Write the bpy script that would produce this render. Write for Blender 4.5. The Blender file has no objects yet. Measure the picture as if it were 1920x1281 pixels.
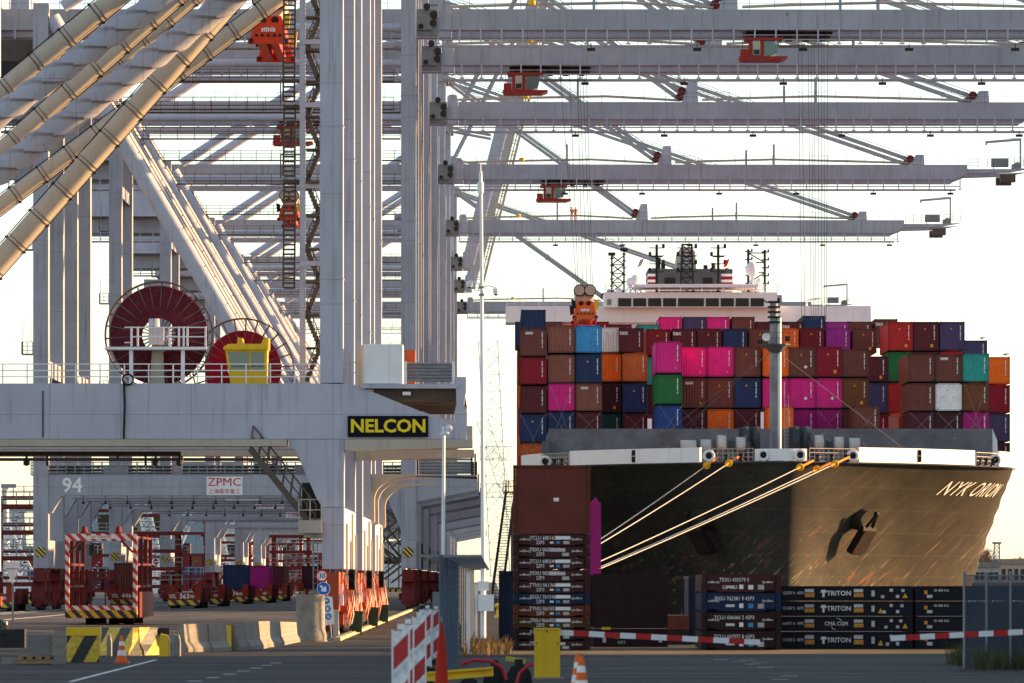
import bpy, math, random
from mathutils import Vector, Matrix
random.seed(7)
R = math.radians
sc = bpy.context.scene
col = sc.collection

# ---------------------------------------------------------------- camera, sky, sun, exposure
F = 10666.7            # focal length in photo pixels (200 mm lens, 36 mm wide sensor, 1920 px)
VX, VY, CH = 928.0, 1085.0, 2.75   # vanishing point of the quay and eye height
cam = bpy.data.cameras.new('camera'); camo = bpy.data.objects.new('camera', cam); col.objects.link(camo)
camo.location = (0, 0, CH); camo.rotation_euler = (R(90), 0, 0)
cam.lens = 200.0; cam.sensor_width = 36.0; cam.sensor_fit = 'HORIZONTAL'
cam.shift_x = (960 - VX) / 1920.0; cam.shift_y = (VY - 640.5) / 1920.0
cam.clip_start = 1.0; cam.clip_end = 12000.0
cam.dof.use_dof = True; cam.dof.focus_distance = 430.0; cam.dof.aperture_fstop = 5.0
sc.camera = camo
SUN_EL, SUN_AZ = 11.0, 74.0          # azimuth clockwise from +Y (view direction): the sun stands low on the right
w = bpy.data.worlds.new('World'); sc.world = w; w.use_nodes = True
nt = w.node_tree; nt.nodes.clear()
sky = nt.nodes.new('ShaderNodeTexSky'); sky.sky_type = 'NISHITA'; sky.sun_disc = False
sky.sun_elevation = R(SUN_EL); sky.sun_rotation = R(SUN_AZ); sky.air_density = 1.0; sky.dust_density = 0.35; sky.ozone_density = 1.5
bg = nt.nodes.new('ShaderNodeBackground'); bg.inputs['Strength'].default_value = 0.06
wo = nt.nodes.new('ShaderNodeOutputWorld')
hs = nt.nodes.new('ShaderNodeHueSaturation'); hs.inputs['Saturation'].default_value = 0.74
nt.links.new(sky.outputs[0], hs.inputs['Color']); nt.links.new(hs.outputs[0], bg.inputs['Color']); nt.links.new(bg.outputs[0], wo.inputs['Surface'])
sl = bpy.data.lights.new('sun', 'SUN'); sl.energy = 3.1; sl.angle = R(0.6); sl.color = (1.0, 0.60, 0.27)
slo = bpy.data.objects.new('sun', sl); col.objects.link(slo)
sd = Vector((math.sin(R(SUN_AZ)) * math.cos(R(SUN_EL)), math.cos(R(SUN_AZ)) * math.cos(R(SUN_EL)), math.sin(R(SUN_EL))))
slo.rotation_euler = sd.to_track_quat('Z', 'Y').to_euler(); slo.location = (60, 0, 60)
vs = sc.view_settings; vs.view_transform = 'Standard'; vs.look = 'None'; vs.gamma = 1.0; vs.exposure = 2.45; vs.use_curve_mapping = False
sc.cycles.max_bounces = 6; sc.cycles.diffuse_bounces = 3; sc.cycles.glossy_bounces = 3; sc.cycles.transmission_bounces = 4
sc.cycles.transparent_max_bounces = 8; sc.cycles.caustics_reflective = False; sc.cycles.caustics_refractive = False
sc.cycles.use_denoising = True

# ---------------------------------------------------------------- helpers
def gz(d):                                   # ground height along the view: the near yard lies half a metre above the quay
    if d <= 188: return 0.48
    if d >= 245: return 0.0
    return 0.48 * (245 - d) / 57.0
def X(px, d): return (px - VX) * d / F
def Z(py, d): return CH + (VY - py) * d / F
def at(px, py, d): return Vector((X(px, d), d, Z(py, d)))
def G(px, py):                               # the point of the ground seen at a photo pixel
    d = 100.0
    for _ in range(60): d = F * (CH - gz(d)) / (py - VY) * 0.5 + d * 0.5
    return Vector((X(px, d), d, gz(d)))

KIDS = {}
def tag(o, label=None, cat=None, group=None, kind=None):
    if label: o['label'] = label
    if cat: o['category'] = cat
    if group: o['group'] = group
    if kind: o['kind'] = kind
    return o
def thing(name, loc, label=None, cat=None, group=None):
    o = bpy.data.objects.new(name, None); col.objects.link(o); o.location = loc; o.empty_display_size = 0.3
    KIDS[o.name] = []
    return tag(o, label, cat, group)
def rootof(o):
    while o.parent: o = o.parent
    return o
def copy_tree(o, loc=None, label=None, parent=None, skip=()):
    c = o.copy(); col.objects.link(c); c.parent = parent; KIDS[c.name] = []
    if loc is not None: c.location = loc
    if label: c['label'] = label
    for k in KIDS.get(o.name, []):
        if k.name.split('.')[0] in skip: continue
        KIDS[c.name].append(copy_tree(k, parent=c, skip=skip))
    return c

class MB:
    def __init__(s): s.v = []; s.f = []; s.m = []; s.cur = 0
    def add(s, vs, fs):
        b = len(s.v); s.v.extend([tuple(p) for p in vs])
        for f in fs: s.f.append(tuple(b + i for i in f)); s.m.append(s.cur)
        return s
    def box(s, x0, x1, y0, y1, z0, z1):
        if x0 > x1: x0, x1 = x1, x0
        if y0 > y1: y0, y1 = y1, y0
        if z0 > z1: z0, z1 = z1, z0
        return s.add([(x0,y0,z0),(x1,y0,z0),(x1,y1,z0),(x0,y1,z0),(x0,y0,z1),(x1,y0,z1),(x1,y1,z1),(x0,y1,z1)],
              [(0,3,2,1),(4,5,6,7),(0,1,5,4),(1,2,6,5),(2,3,7,6),(3,0,4,7)])
    def cbox(s, c, sx, sy, sz): return s.box(c[0]-sx/2, c[0]+sx/2, c[1]-sy/2, c[1]+sy/2, c[2]-sz/2, c[2]+sz/2)
    def bar(s, p, q, w, h=None, up=(0,0,1)):
        p, q = Vector(p), Vector(q); h = h or w; t = (q - p)
        if t.length < 1e-6: return s
        t.normalize(); u = Vector(up)
        if abs(t.dot(u)) > 0.95: u = Vector((0,1,0)) if abs(t.y) < 0.9 else Vector((1,0,0))
        a = t.cross(u).normalized() * (w / 2); b = a.cross(t).normalized() * (h / 2)
        vs = [p-a-b, p+a-b, p+a+b, p-a+b, q-a-b, q+a-b, q+a+b, q-a+b]
        return s.add(vs, [(0,3,2,1),(4,5,6,7),(0,1,5,4),(1,2,6,5),(2,3,7,6),(3,0,4,7)])
    def tube(s, p, q, r, r2=None, n=10, caps=True):
        p, q = Vector(p), Vector(q); r2 = r if r2 is None else r2; t = q - p
        if t.length < 1e-6: return s
        t.normalize(); u = Vector((0,0,1)) if abs(t.z) < 0.9 else Vector((0,1,0))
        a = t.cross(u).normalized(); b = a.cross(t).normalized()
        vs = []
        for c, rr in ((p, r), (q, r2)):
            for i in range(n):
                an = 2*math.pi*i/n; vs.append(c + a*(math.cos(an)*rr) + b*(math.sin(an)*rr))
        fs = [(i, (i+1) % n, n + (i+1) % n, n + i) for i in range(n)]
        if caps: fs += [tuple(reversed(range(n))), tuple(range(n, 2*n))]
        return s.add(vs, fs)
    def path(s, pts, r, n=6, closed=False):
        pts = [Vector(p) for p in pts]; m = len(pts); vs = []; ref = None
        for k, p in enumerate(pts):
            if closed: t = pts[(k+1) % m] - pts[k-1]
            else: t = pts[min(k+1, m-1)] - pts[max(k-1, 0)]
            t.normalize()
            if ref is None:
                ref = Vector((0,0,1)) if abs(t.z) < 0.9 else Vector((0,1,0))
            a = t.cross(ref)
            if a.length < 1e-4: a = t.cross(Vector((1,0,0)))
            a.normalize(); b = a.cross(t).normalized()
            for i in range(n):
                an = 2*math.pi*i/n; vs.append(p + a*(math.cos(an)*r) + b*(math.sin(an)*r))
        fs = []
        for k in range(m if closed else m-1):
            k2 = (k+1) % m
            for i in range(n): fs.append((k*n+i, k*n+(i+1) % n, k2*n+(i+1) % n, k2*n+i))
        return s.add(vs, fs)
    def prism(s, poly, y0, y1):               # polygon in XZ pushed along Y
        n = len(poly); vs = [(p[0], y0, p[1]) for p in poly] + [(p[0], y1, p[1]) for p in poly]
        ar = sum(poly[i][0]*poly[(i+1) % n][1] - poly[(i+1) % n][0]*poly[i][1] for i in range(n))
        fr = tuple(range(n)); bk = tuple(reversed(range(n, 2*n)))
        if ar < 0: fr = tuple(reversed(fr)); bk = tuple(reversed(bk))
        fs = [fr, bk]
        for i in range(n):
            j = (i+1) % n
            fs.append((i, n+i, n+j, j) if ar > 0 else (i, j, n+j, n+i))
        return s.add(vs, fs)
    def prismx(s, poly, x0, x1):              # polygon in YZ pushed along X
        n = len(poly); vs = [(x0, p[0], p[1]) for p in poly] + [(x1, p[0], p[1]) for p in poly]
        fs = [tuple(range(n)), tuple(reversed(range(n, 2*n)))] + [(i, n+i, n+(i+1) % n, (i+1) % n) for i in range(n)]
        return s.add(vs, fs)
    def lathe(s, prof, c, n=16, axis='z'):
        vs = []
        for r, h in prof:
            for i in range(n):
                a = 2*math.pi*i/n; u, v_ = r*math.cos(a), r*math.sin(a)
                vs.append((c[0]+u, c[1]+v_, c[2]+h) if axis == 'z' else ((c[0]+u, c[1]+h, c[2]+v_) if axis == 'y' else (c[0]+h, c[1]+u, c[2]+v_)))
        fs = []
        for k in range(len(prof)-1):
            for i in range(n): fs.append((k*n+i, k*n+(i+1) % n, (k+1)*n+(i+1) % n, (k+1)*n+i))
        fs.append(tuple(reversed(range(n)))); fs.append(tuple(range((len(prof)-1)*n, len(prof)*n)))
        return s.add(vs, fs)
    def quad(s, a, b, c, d): return s.add([a, b, c, d], [(0,1,2,3)])
    def ring(s, c, r, t, n=32, sides=5):      # ring in the XZ plane
        return s.path([(c[0]+r*math.cos(2*math.pi*i/n), c[1], c[2]+r*math.sin(2*math.pi*i/n)) for i in range(n)], t, sides, True)
    def mesh(s, name, mats, off=(0,0,0), smooth=False):
        me = bpy.data.meshes.new(name)
        me.from_pydata([(p[0]-off[0], p[1]-off[1], p[2]-off[2]) for p in s.v], [], s.f)
        if not isinstance(mats, (list, tuple)): mats = [mats]
        for m in mats: me.materials.append(m)
        if len(mats) > 1: me.polygons.foreach_set('material_index', s.m)
        if smooth:
            me.polygons.foreach_set('use_smooth', [True]*len(me.polygons)); me.set_sharp_from_angle(angle=R(38))
        me.update(); return me
    def build(s, name, mats, parent=None, smooth=False, loc=None):
        if parent is not None:
            off = rootof(parent).location
        elif loc is not None: off = loc
        else:
            xs = [p[0] for p in s.v]; ys = [p[1] for p in s.v]; zs = [p[2] for p in s.v]
            off = ((min(xs)+max(xs))/2, (min(ys)+max(ys))/2, min(zs))
        o = bpy.data.objects.new(name, s.mesh(name, mats, off, smooth)); col.objects.link(o); KIDS[o.name] = []
        if parent is not None: o.parent = parent; KIDS[parent.name].append(o)
        else: o.location = off
        return o
def adopt(me, name, parent, loc=(0,0,0), rot=None, scale=None):     # another use of a mesh, local to its parent
    o = bpy.data.objects.new(name, me); col.objects.link(o); KIDS[o.name] = []
    o.parent = parent; o.location = loc
    if rot: o.rotation_euler = rot
    if scale: o.scale = scale
    if parent is not None: KIDS[parent.name].append(o)
    return o
def railing(mb, pts, h=1.1, sp=1.5, r=0.035, mids=1, plate=False):
    for a, b in zip(pts[:-1], pts[1:]):
        a, b = Vector(a), Vector(b); L = (b-a).length; n = max(1, int(round(L/sp)))
        for i in range(n+1):
            p = a.lerp(b, i/n); mb.bar(p, p + Vector((0,0,h)), r*2)
        for k in range(mids+1):
            dz = Vector((0,0,h*(k+1)/(mids+1))); mb.bar(a+dz, b+dz, r*1.7)
        if plate: mb.bar(a+Vector((0,0,.06)), b+Vector((0,0,.06)), 0.02, 0.12)
def text(body, size, loc, mat, parent, name='lettering', ext=0.006, bold=0.0, align='CENTER', xs=1.0, rotz=0.0, back=False):
    cu = bpy.data.curves.new('t', 'FONT'); cu.body = body; cu.size = size; cu.extrude = ext; cu.align_x = align; cu.align_y = 'CENTER'
    cu.offset = bold * size; cu.resolution_u = 2
    to = bpy.data.objects.new('t', cu); col.objects.link(to)
    dg = bpy.context.evaluated_depsgraph_get(); dg.update()
    me = bpy.data.meshes.new_from_object(to.evaluated_get(dg)); bpy.data.objects.remove(to); bpy.data.curves.remove(cu)
    me.materials.clear(); me.materials.append(mat)
    me.transform(Matrix.Rotation(rotz, 4, 'Z') @ Matrix.Rotation(R(90), 4, 'X') @ Matrix.Scale(xs, 4, (1,0,0)))
    o = bpy.data.objects.new(name, me); col.objects.link(o); KIDS[o.name] = []
    off = rootof(parent).location if parent else Vector((0,0,0))
    o.parent = parent; o.location = Vector(loc) - off
    if parent: KIDS[parent.name].append(o)
    return o

# ---------------------------------------------------------------- materials
MATS = {}
def pbr(name, c, rough=0.5, metal=0.0, var=0.18, scale=0.6, rust=0.0, streak=0.0, bump=0.0, emit=None, spec=None, seam=0, rustc=(0.16,0.055,0.02), dirt=None):
    if name in MATS: return MATS[name]
    m = bpy.data.materials.new(name); m.use_nodes = True; n = m.node_tree; N = n.nodes; L = n.links; N.clear()
    out = N.new('ShaderNodeOutputMaterial'); b = N.new('ShaderNodeBsdfPrincipled'); L.new(b.outputs[0], out.inputs[0])
    b.inputs['Roughness'].default_value = rough; b.inputs['Metallic'].default_value = metal
    b.inputs['Specular IOR Level'].default_value = .2 if spec is None else spec
    c4 = (*c, 1)
    b.inputs['Base Color'].default_value = c4
    if var or rust or streak:
        tc = N.new('ShaderNodeTexCoord'); oi = N.new('ShaderNodeObjectInfo')
        mul = N.new('ShaderNodeMath'); mul.operation = 'MULTIPLY'; mul.inputs[1].default_value = 71.3; L.new(oi.outputs['Random'], mul.inputs[0])
        va = N.new('ShaderNodeVectorMath'); va.operation = 'ADD'; L.new(tc.outputs['Object'], va.inputs[0]); L.new(mul.outputs[0], va.inputs[1])
        nz = N.new('ShaderNodeTexNoise'); nz.inputs['Scale'].default_value = scale; nz.inputs['Detail'].default_value = 7; nz.inputs['Roughness'].default_value = 0.62
        L.new(va.outputs[0], nz.inputs['Vector'])
        rp = N.new('ShaderNodeMapRange'); rp.inputs[1].default_value = 0.3; rp.inputs[2].default_value = 0.72
        rp.inputs[3].default_value = 1 - var; rp.inputs[4].default_value = 1 + var; L.new(nz.outputs[0], rp.inputs[0])
        mx = N.new('ShaderNodeVectorMath'); mx.operation = 'SCALE'; mx.inputs[0].default_value = c; L.new(rp.outputs[0], mx.inputs['Scale'])
        cur = mx.outputs[0]
        if streak:
            mp = N.new('ShaderNodeMapping'); mp.inputs['Scale'].default_value = (2.2, 2.2, 0.14); L.new(va.outputs[0], mp.inputs[0])
            n2 = N.new('ShaderNodeTexNoise'); n2.inputs['Scale'].default_value = 1.6; n2.inputs['Detail'].default_value = 5; L.new(mp.outputs[0], n2.inputs['Vector'])
            r2 = N.new('ShaderNodeMapRange'); r2.inputs[1].default_value = 0.55; r2.inputs[2].default_value = 0.8; r2.inputs[3].default_value = 0; r2.inputs[4].default_value = streak
            L.new(n2.outputs[0], r2.inputs[0])
            m2 = N.new('ShaderNodeMix'); m2.data_type = 'RGBA'; L.new(r2.outputs[0], m2.inputs[0]); L.new(cur, m2.inputs[6])
            m2.inputs[7].default_value = (*(dirt or (c[0]*.42, c[1]*.36, c[2]*.30)), 1); cur = m2.outputs[2]
        if seam:
            sx_ = N.new('ShaderNodeSeparateXYZ'); L.new(tc.outputs['Object'], sx_.inputs[0]); prev = None
            for ch, per in ((0, 3.4), (2, 5.3)):
                dv = N.new('ShaderNodeMath'); dv.operation = 'DIVIDE'; dv.inputs[1].default_value = per; L.new(sx_.outputs[ch], dv.inputs[0])
                fr_ = N.new('ShaderNodeMath'); fr_.operation = 'FRACT'; L.new(dv.outputs[0], fr_.inputs[0])
                lt = N.new('ShaderNodeMath'); lt.operation = 'LESS_THAN'; lt.inputs[1].default_value = .05/per; L.new(fr_.outputs[0], lt.inputs[0])
                if prev is None: prev = lt
                else:
                    mx_ = N.new('ShaderNodeMath'); mx_.operation = 'MAXIMUM'; L.new(prev.outputs[0], mx_.inputs[0]); L.new(lt.outputs[0], mx_.inputs[1]); prev = mx_
            sm = N.new('ShaderNodeMath'); sm.operation = 'MULTIPLY'; sm.inputs[1].default_value = seam; L.new(prev.outputs[0], sm.inputs[0])
            ms = N.new('ShaderNodeMix'); ms.data_type = 'RGBA'; L.new(sm.outputs[0], ms.inputs[0]); L.new(cur, ms.inputs[6]); ms.inputs[7].default_value = (c[0]*.45, c[1]*.42, c[2]*.38, 1); cur = ms.outputs[2]
        if rust:
            n3 = N.new('ShaderNodeTexNoise'); n3.inputs['Scale'].default_value = scale*4.3; n3.inputs['Detail'].default_value = 9; n3.inputs['Roughness'].default_value = 0.7
            L.new(va.outputs[0], n3.inputs['Vector'])
            r3 = N.new('ShaderNodeMapRange'); r3.inputs[1].default_value = 0.70 - 0.22*rust; r3.inputs[2].default_value = 0.74 - 0.15*rust; r3.inputs[4].default_value = min(1, .55+rust)
            L.new(n3.outputs[0], r3.inputs[0])
            m3 = N.new('ShaderNodeMix'); m3.data_type = 'RGBA'; L.new(r3.outputs[0], m3.inputs[0]); L.new(cur, m3.inputs[6])
            m3.inputs[7].default_value = (*rustc, 1); cur = m3.outputs[2]
        L.new(cur, b.inputs['Base Color'])
        rr = N.new('ShaderNodeMapRange'); rr.inputs[3].default_value = max(0.05, rough-0.12); rr.inputs[4].default_value = min(1, rough+0.14); L.new(nz.outputs[0], rr.inputs[0]); L.new(rr.outputs[0], b.inputs['Roughness'])
        if bump:
            bp = N.new('ShaderNodeBump'); bp.inputs['Strength'].default_value = bump; bp.inputs['Distance'].default_value = 0.05; L.new(nz.outputs[0], bp.inputs['Height']); L.new(bp.outputs[0], b.inputs['Normal'])
    if emit: b.inputs['Emission Color'].default_value = (*emit[:3], 1); b.inputs['Emission Strength'].default_value = emit[3]
    MATS[name] = m; return m
def stripes(name, c1, c2, period, vec, rough=0.55):      # painted hazard stripes across a plate; vec gives the direction that crosses them
    m = bpy.data.materials.new(name); m.use_nodes = True; n = m.node_tree; N = n.nodes; L = n.links; b = N['Principled BSDF']; b.inputs['Roughness'].default_value = rough
    tc = N.new('ShaderNodeTexCoord'); dp = N.new('ShaderNodeVectorMath'); dp.operation = 'DOT_PRODUCT'; dp.inputs[1].default_value = Vector(vec).normalized() / period
    L.new(tc.outputs['Object'], dp.inputs[0]); fr = N.new('ShaderNodeMath'); fr.operation = 'FRACT'; L.new(dp.outputs['Value'], fr.inputs[0])
    gt = N.new('ShaderNodeMath'); gt.operation = 'GREATER_THAN'; gt.inputs[1].default_value = 0.5; L.new(fr.outputs[0], gt.inputs[0])
    nz = N.new('ShaderNodeTexNoise'); nz.inputs['Scale'].default_value = 9; nz.inputs['Detail'].default_value = 6; L.new(tc.outputs['Object'], nz.inputs['Vector'])
    mr = N.new('ShaderNodeMapRange'); mr.inputs[1].default_value = .35; mr.inputs[2].default_value = .7; mr.inputs[3].default_value = 1.05; mr.inputs[4].default_value = 0.6; L.new(nz.outputs[0], mr.inputs[0])
    mx = N.new('ShaderNodeMix'); mx.data_type = 'RGBA'; L.new(gt.outputs[0], mx.inputs[0]); mx.inputs[6].default_value = (*c1, 1); mx.inputs[7].default_value = (*c2, 1)
    sv = N.new('ShaderNodeVectorMath'); sv.operation = 'SCALE'; L.new(mx.outputs[2], sv.inputs[0]); L.new(mr.outputs[0], sv.inputs['Scale'])
    L.new(sv.outputs[0], b.inputs['Base Color']); return m

M_grey = pbr('crane_grey_paint', (.335,.33,.375), .5, streak=.6, var=.14, scale=.25, rust=.14, seam=.45)
M_grey2 = pbr('crane_pale_paint', (.415,.415,.49), .5, streak=.6, var=.13, scale=.25, rust=.14, seam=.4)
M_beige = pbr('beige_tube_paint', (.42,.365,.30), .55, streak=.3, var=.10, scale=.4, rust=.08)
M_white = pbr('white_paint', (.74,.74,.75), .45, var=.07, streak=.25)
M_steel = pbr('galvanised_steel', (.22,.22,.235), .55, metal=.2, var=.2, scale=2)
M_dark = pbr('dark_machinery', (.026,.024,.023), .6, var=.4, scale=2, rust=.2)
M_black = pbr('black_rubber', (.015,.015,.016), .7, var=.3)
M_brown = pbr('brown_oily_steel', (.10,.075,.06), .6, var=.3, rust=.3)
M_red = pbr('red_machine_paint', (.28,.026,.013), .5, var=.2, rust=.12, streak=.4)
M_redd = pbr('dark_red_paint', (.115,.013,.011), .55, var=.2, rust=.15, streak=.3)
M_orange = pbr('orange_machine_paint', (.34,.06,.02), .5, var=.2, rust=.1, streak=.3)
M_yellow = pbr('yellow_paint', (.72,.44,.02), .45, var=.12, streak=.25, rust=.03)
M_glass = pbr('dark_glass', (.05,.11,.10), .06, var=0, spec=.8)
M_glassd = pbr('window_glass_dark', (.010,.010,.012), .15, var=0, spec=.25)
M_conc = pbr('concrete', (.23,.205,.175), .9, var=.25, scale=2.5, bump=.3, streak=.3)
M_wtext = pbr('white_lettering', (.78,.78,.76), .6, var=.08)
M_rope = pbr('mooring_rope', (.36,.36,.36), .9, var=.2, scale=8)
M_wire = pbr('wire_rope', (.16,.14,.12), .5, metal=.4, var=.2)
# ---------------------------------------------------------------- ground, water, far shore
def ground_mat(name, c1, c2, scale, rough, bump=.4, crack=0.0):
    m = bpy.data.materials.new(name); m.use_nodes = True; n = m.node_tree; N = n.nodes; L = n.links; b = N['Principled BSDF']
    tc = N.new('ShaderNodeTexCoord')
    a = N.new('ShaderNodeTexNoise'); a.inputs['Scale'].default_value = scale; a.inputs['Detail'].default_value = 8; a.inputs['Roughness'].default_value = .65; L.new(tc.outputs['Object'], a.inputs['Vector'])
    mp = N.new('ShaderNodeMapping'); mp.inputs['Scale'].default_value = (1.0, .25, 1); L.new(tc.outputs['Object'], mp.inputs[0])
    c = N.new('ShaderNodeTexNoise'); c.inputs['Scale'].default_value = scale*.22; c.inputs['Detail'].default_value = 4; L.new(mp.outputs[0], c.inputs['Vector'])
    g = N.new('ShaderNodeTexNoise'); g.inputs['Scale'].default_value = 14; g.inputs['Detail'].default_value = 4; L.new(tc.outputs['Object'], g.inputs['Vector'])
    ad = N.new('ShaderNodeMath'); ad.operation = 'ADD'; L.new(a.outputs[0], ad.inputs[0]); L.new(c.outputs[0], ad.inputs[1])
    ad2 = N.new('ShaderNodeMath'); ad2.operation = 'MULTIPLY_ADD'; ad2.inputs[1].default_value = .5; L.new(g.outputs[0], ad2.inputs[0]); L.new(ad.outputs[0], ad2.inputs[2])
    r = N.new('ShaderNodeMapRange'); r.inputs[1].default_value = .95; r.inputs[2].default_value = 1.55; L.new(ad2.outputs[0], r.inputs[0])
    mx = N.new('ShaderNodeMix'); mx.data_type = 'RGBA'; L.new(r.outputs[0], mx.inputs[0]); mx.inputs[6].default_value = (*c1,1); mx.inputs[7].default_value = (*c2,1)
    L.new(mx.outputs[2], b.inputs['Base Color']); b.inputs['Specular IOR Level'].default_value = .06
    mp3 = N.new('ShaderNodeMapping'); mp3.inputs['Scale'].default_value = (.05, .55, 1); L.new(tc.outputs['Object'], mp3.inputs[0])
    tn = N.new('ShaderNodeTexNoise'); tn.inputs['Scale'].default_value = 1.1; tn.inputs['Detail'].default_value = 7; tn.inputs['Roughness'].default_value = .7; L.new(mp3.outputs[0], tn.inputs['Vector'])
    tr = N.new('ShaderNodeMapRange'); tr.inputs[1].default_value = .38; tr.inputs[2].default_value = .64; tr.inputs[3].default_value = .45; tr.inputs[4].default_value = 1.35; L.new(tn.outputs[0], tr.inputs[0])
    sv = N.new('ShaderNodeVectorMath'); sv.operation = 'SCALE'; L.new(mx.outputs[2], sv.inputs[0]); L.new(tr.outputs[0], sv.inputs['Scale']); L.new(sv.outputs[0], b.inputs['Base Color'])
    rr = N.new('ShaderNodeMapRange'); rr.inputs[3].default_value = rough-.22; rr.inputs[4].default_value = rough+.15; L.new(c.outputs[0], rr.inputs[0]); L.new(rr.outputs[0], b.inputs['Roughness'])
    bp = N.new('ShaderNodeBump'); bp.inputs['Strength'].default_value = bump; bp.inputs['Distance'].default_value = .03; L.new(g.outputs[0], bp.inputs['Height']); L.new(bp.outputs[0], b.inputs['Normal'])
    return m
M_asph = ground_mat('asphalt', (.028,.027,.027), (.10,.085,.072), .9, .78)
M_apron = ground_mat('concrete_apron', (.045,.042,.040), (.185,.16,.135), .35, .66)
M_dirt = ground_mat('sandy_verge', (.12,.09,.055), (.26,.20,.13), 1.2, .95)
QX = 0.9      # x of the quay edge beside the ship
YQ = 430.0    # the quay turns right here, in front of the bow
m = MB()
ys = [-80, 60, 120, 160, 188, 200, 216, 230, 245, 300, YQ]
for a, b in zip(ys[:-1], ys[1:]):
    m.quad((-2200, a, gz(a)), (900, a, gz(a)), (900, b, gz(b)), (-2200, b, gz(b)))
m.quad((-2200, YQ, 0), (QX, YQ, 0), (QX, 4200, 0), (-2200, 4200, 0))
m.quad((QX, YQ, 0), (900, YQ, 0), (900, YQ, -9), (QX, YQ, -9))          # quay walls
m.quad((QX, 4200, 0), (QX, YQ, 0), (QX, YQ, -9), (QX, 4200, -9))
tag(m.build('ground', M_apron, loc=(0,0,0)), kind='structure')
m = MB(); e = .004                                                       # asphalt sheet of the near yard and the quay road
for a, b in zip(ys[:-1], ys[1:]):
    if a >= 245: continue
    m.quad((-300, a, gz(a)+e), (300, a, gz(a)+e), (300, b, gz(b)+e), (-300, b, gz(b)+e))
m.quad((-7.0, 245, e), (QX-.6, 245, e), (QX-.6, YQ+900, e), (-7.0, YQ+900, e))
tag(m.build('road', M_asph, loc=(0,0,0)), kind='structure')
def strip(name, x0, x1, y0, y1, mat, n=8):
    m = MB(); e2 = .009
    for i in range(n):
        a, b = y0+(y1-y0)*i/n, y0+(y1-y0)*(i+1)/n
        m.quad((x0, a, gz(a)+e2), (x1, a, gz(a)+e2), (x1, b, gz(b)+e2), (x0, b, gz(b)+e2))
    return tag(m.build(name, mat, loc=(0,0,0)), kind='structure')
strip('verge', X(950,176)-1.2, 60, 169.5, 186, M_dirt)
M_line = pbr('road_paint', (.62,.61,.58), .8, var=.35, scale=3)
mk = MB()
def mark(p, q, wd):
    p, q = Vector(p), Vector(q); p.z += .009; q.z += .009; t = (q-p).normalized(); a = Vector((-t.y, t.x, 0))*wd/2
    k = max(1, int((q-p).length/6))
    for i in range(k):
        u, v = p.lerp(q, i/k), p.lerp(q, (i+1)/k); u.z = gz(u.y)+.009; v.z = gz(v.y)+.009
        mk.quad(u-a, u+a, v+a, v-a)
mark(G(132,1279), G(292,1238), .13)
for px, py in ((365,1278),(400,1271.5),(430,1265),(456,1259),(480,1253.5),(500,1248.5),(517,1244)):
    g = G(px, py); mk.quad(g+Vector((-.18,-.25,.009)), g+Vector((.12,-.25,.009)), g+Vector((.18,.25,.009)), g+Vector((-.12,.25,.009)))
for px, py in ((1352,1237),(1385,1241),(1412,1246),(1436,1252),(1400,1238),(1425,1243),(1462,1275),(1480,1268)):
    g = G(px, py); mk.quad(g+Vector((-.2,-.15,.009)), g+Vector((.2,-.15,.009)), g+Vector((.2,.15,.009)), g+Vector((-.2,.15,.009)))
mark(G(0,1153), G(150,1140), .25); mark(G(30,1160), G(560,1148), .3)
tag(mk.build('road_markings', M_line, loc=(0,0,0)), kind='structure')
# crane rails
for xr in (-7.45, -39.1, -32.6):
    m = MB()
    for dx in (-.06, .06): m.box(xr+dx-.03, xr+dx+.03, 246, 1700, .005, .03)
    tag(m.build('crane_rail', M_steel, loc=(0,0,0)), kind='structure')
# water
mw = bpy.data.materials.new('harbour_water'); mw.use_nodes = True; n = mw.node_tree; b = n.nodes['Principled BSDF']
b.inputs['Base Color'].default_value = (.03,.05,.055,1); b.inputs['Roughness'].default_value = .12
tc = n.nodes.new('ShaderNodeTexCoord'); nz = n.nodes.new('ShaderNodeTexNoise'); nz.inputs['Scale'].default_value = .5; nz.inputs['Detail'].default_value = 6
n.links.new(tc.outputs['Object'], nz.inputs['Vector']); bp = n.nodes.new('ShaderNodeBump'); bp.inputs['Strength'].default_value = .5; bp.inputs['Distance'].default_value = .4
n.links.new(nz.outputs[0], bp.inputs['Height']); n.links.new(bp.outputs[0], b.inputs['Normal'])
m = MB(); m.quad((QX-.2, YQ-.2, -4), (6000, YQ-.2, -4), (6000, 9000, -4), (QX-.2, 9000, -4))
tag(m.build('water', mw, loc=(0,0,0)), kind='structure')
# far shore with low buildings and bare trees
m = MB(); m.box(150, 3000, 2300, 2800, -4.5, 1.2); tag(m.build('far_shore', M_dirt, loc=(0,0,0)), kind='structure')
M_far = pbr('far_shed_wall', (.34,.31,.30), .8, var=.15)
M_farr = pbr('far_shed_roof', (.20,.18,.17), .8, var=.15)
for i, (x0, x1, h, lab) in enumerate(((1828,1872,1064,'low pale shed with dark flat roof on the far shore left'), (1876,1935,1058,'long low brown shed on the far shore at the right edge'))):
    d = 2320+i*30; r = thing('shore_shed', (X((x0+x1)/2,d), d, 1.2), lab, 'shed')
    zt = Z(h, d); m = MB(); m.box(X(x0,d), X(x1,d), d, d+25, 1.2, zt); m.build('wall', M_far, r)
    m = MB(); m.box(X(x0,d)-1, X(x1,d)+1, d-1, d+26, zt+.01, zt+2.2); m.build('roof', M_farr, r)
    for k in range(5):
        m = MB(); xx = X(x0,d)+(X(x1,d)-X(x0,d))*(k+.5)/5; m.box(xx-.8, xx+.8, d-.15, d+.1, 2.2, zt-2.0); m.build('window', M_glassd, r)
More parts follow.
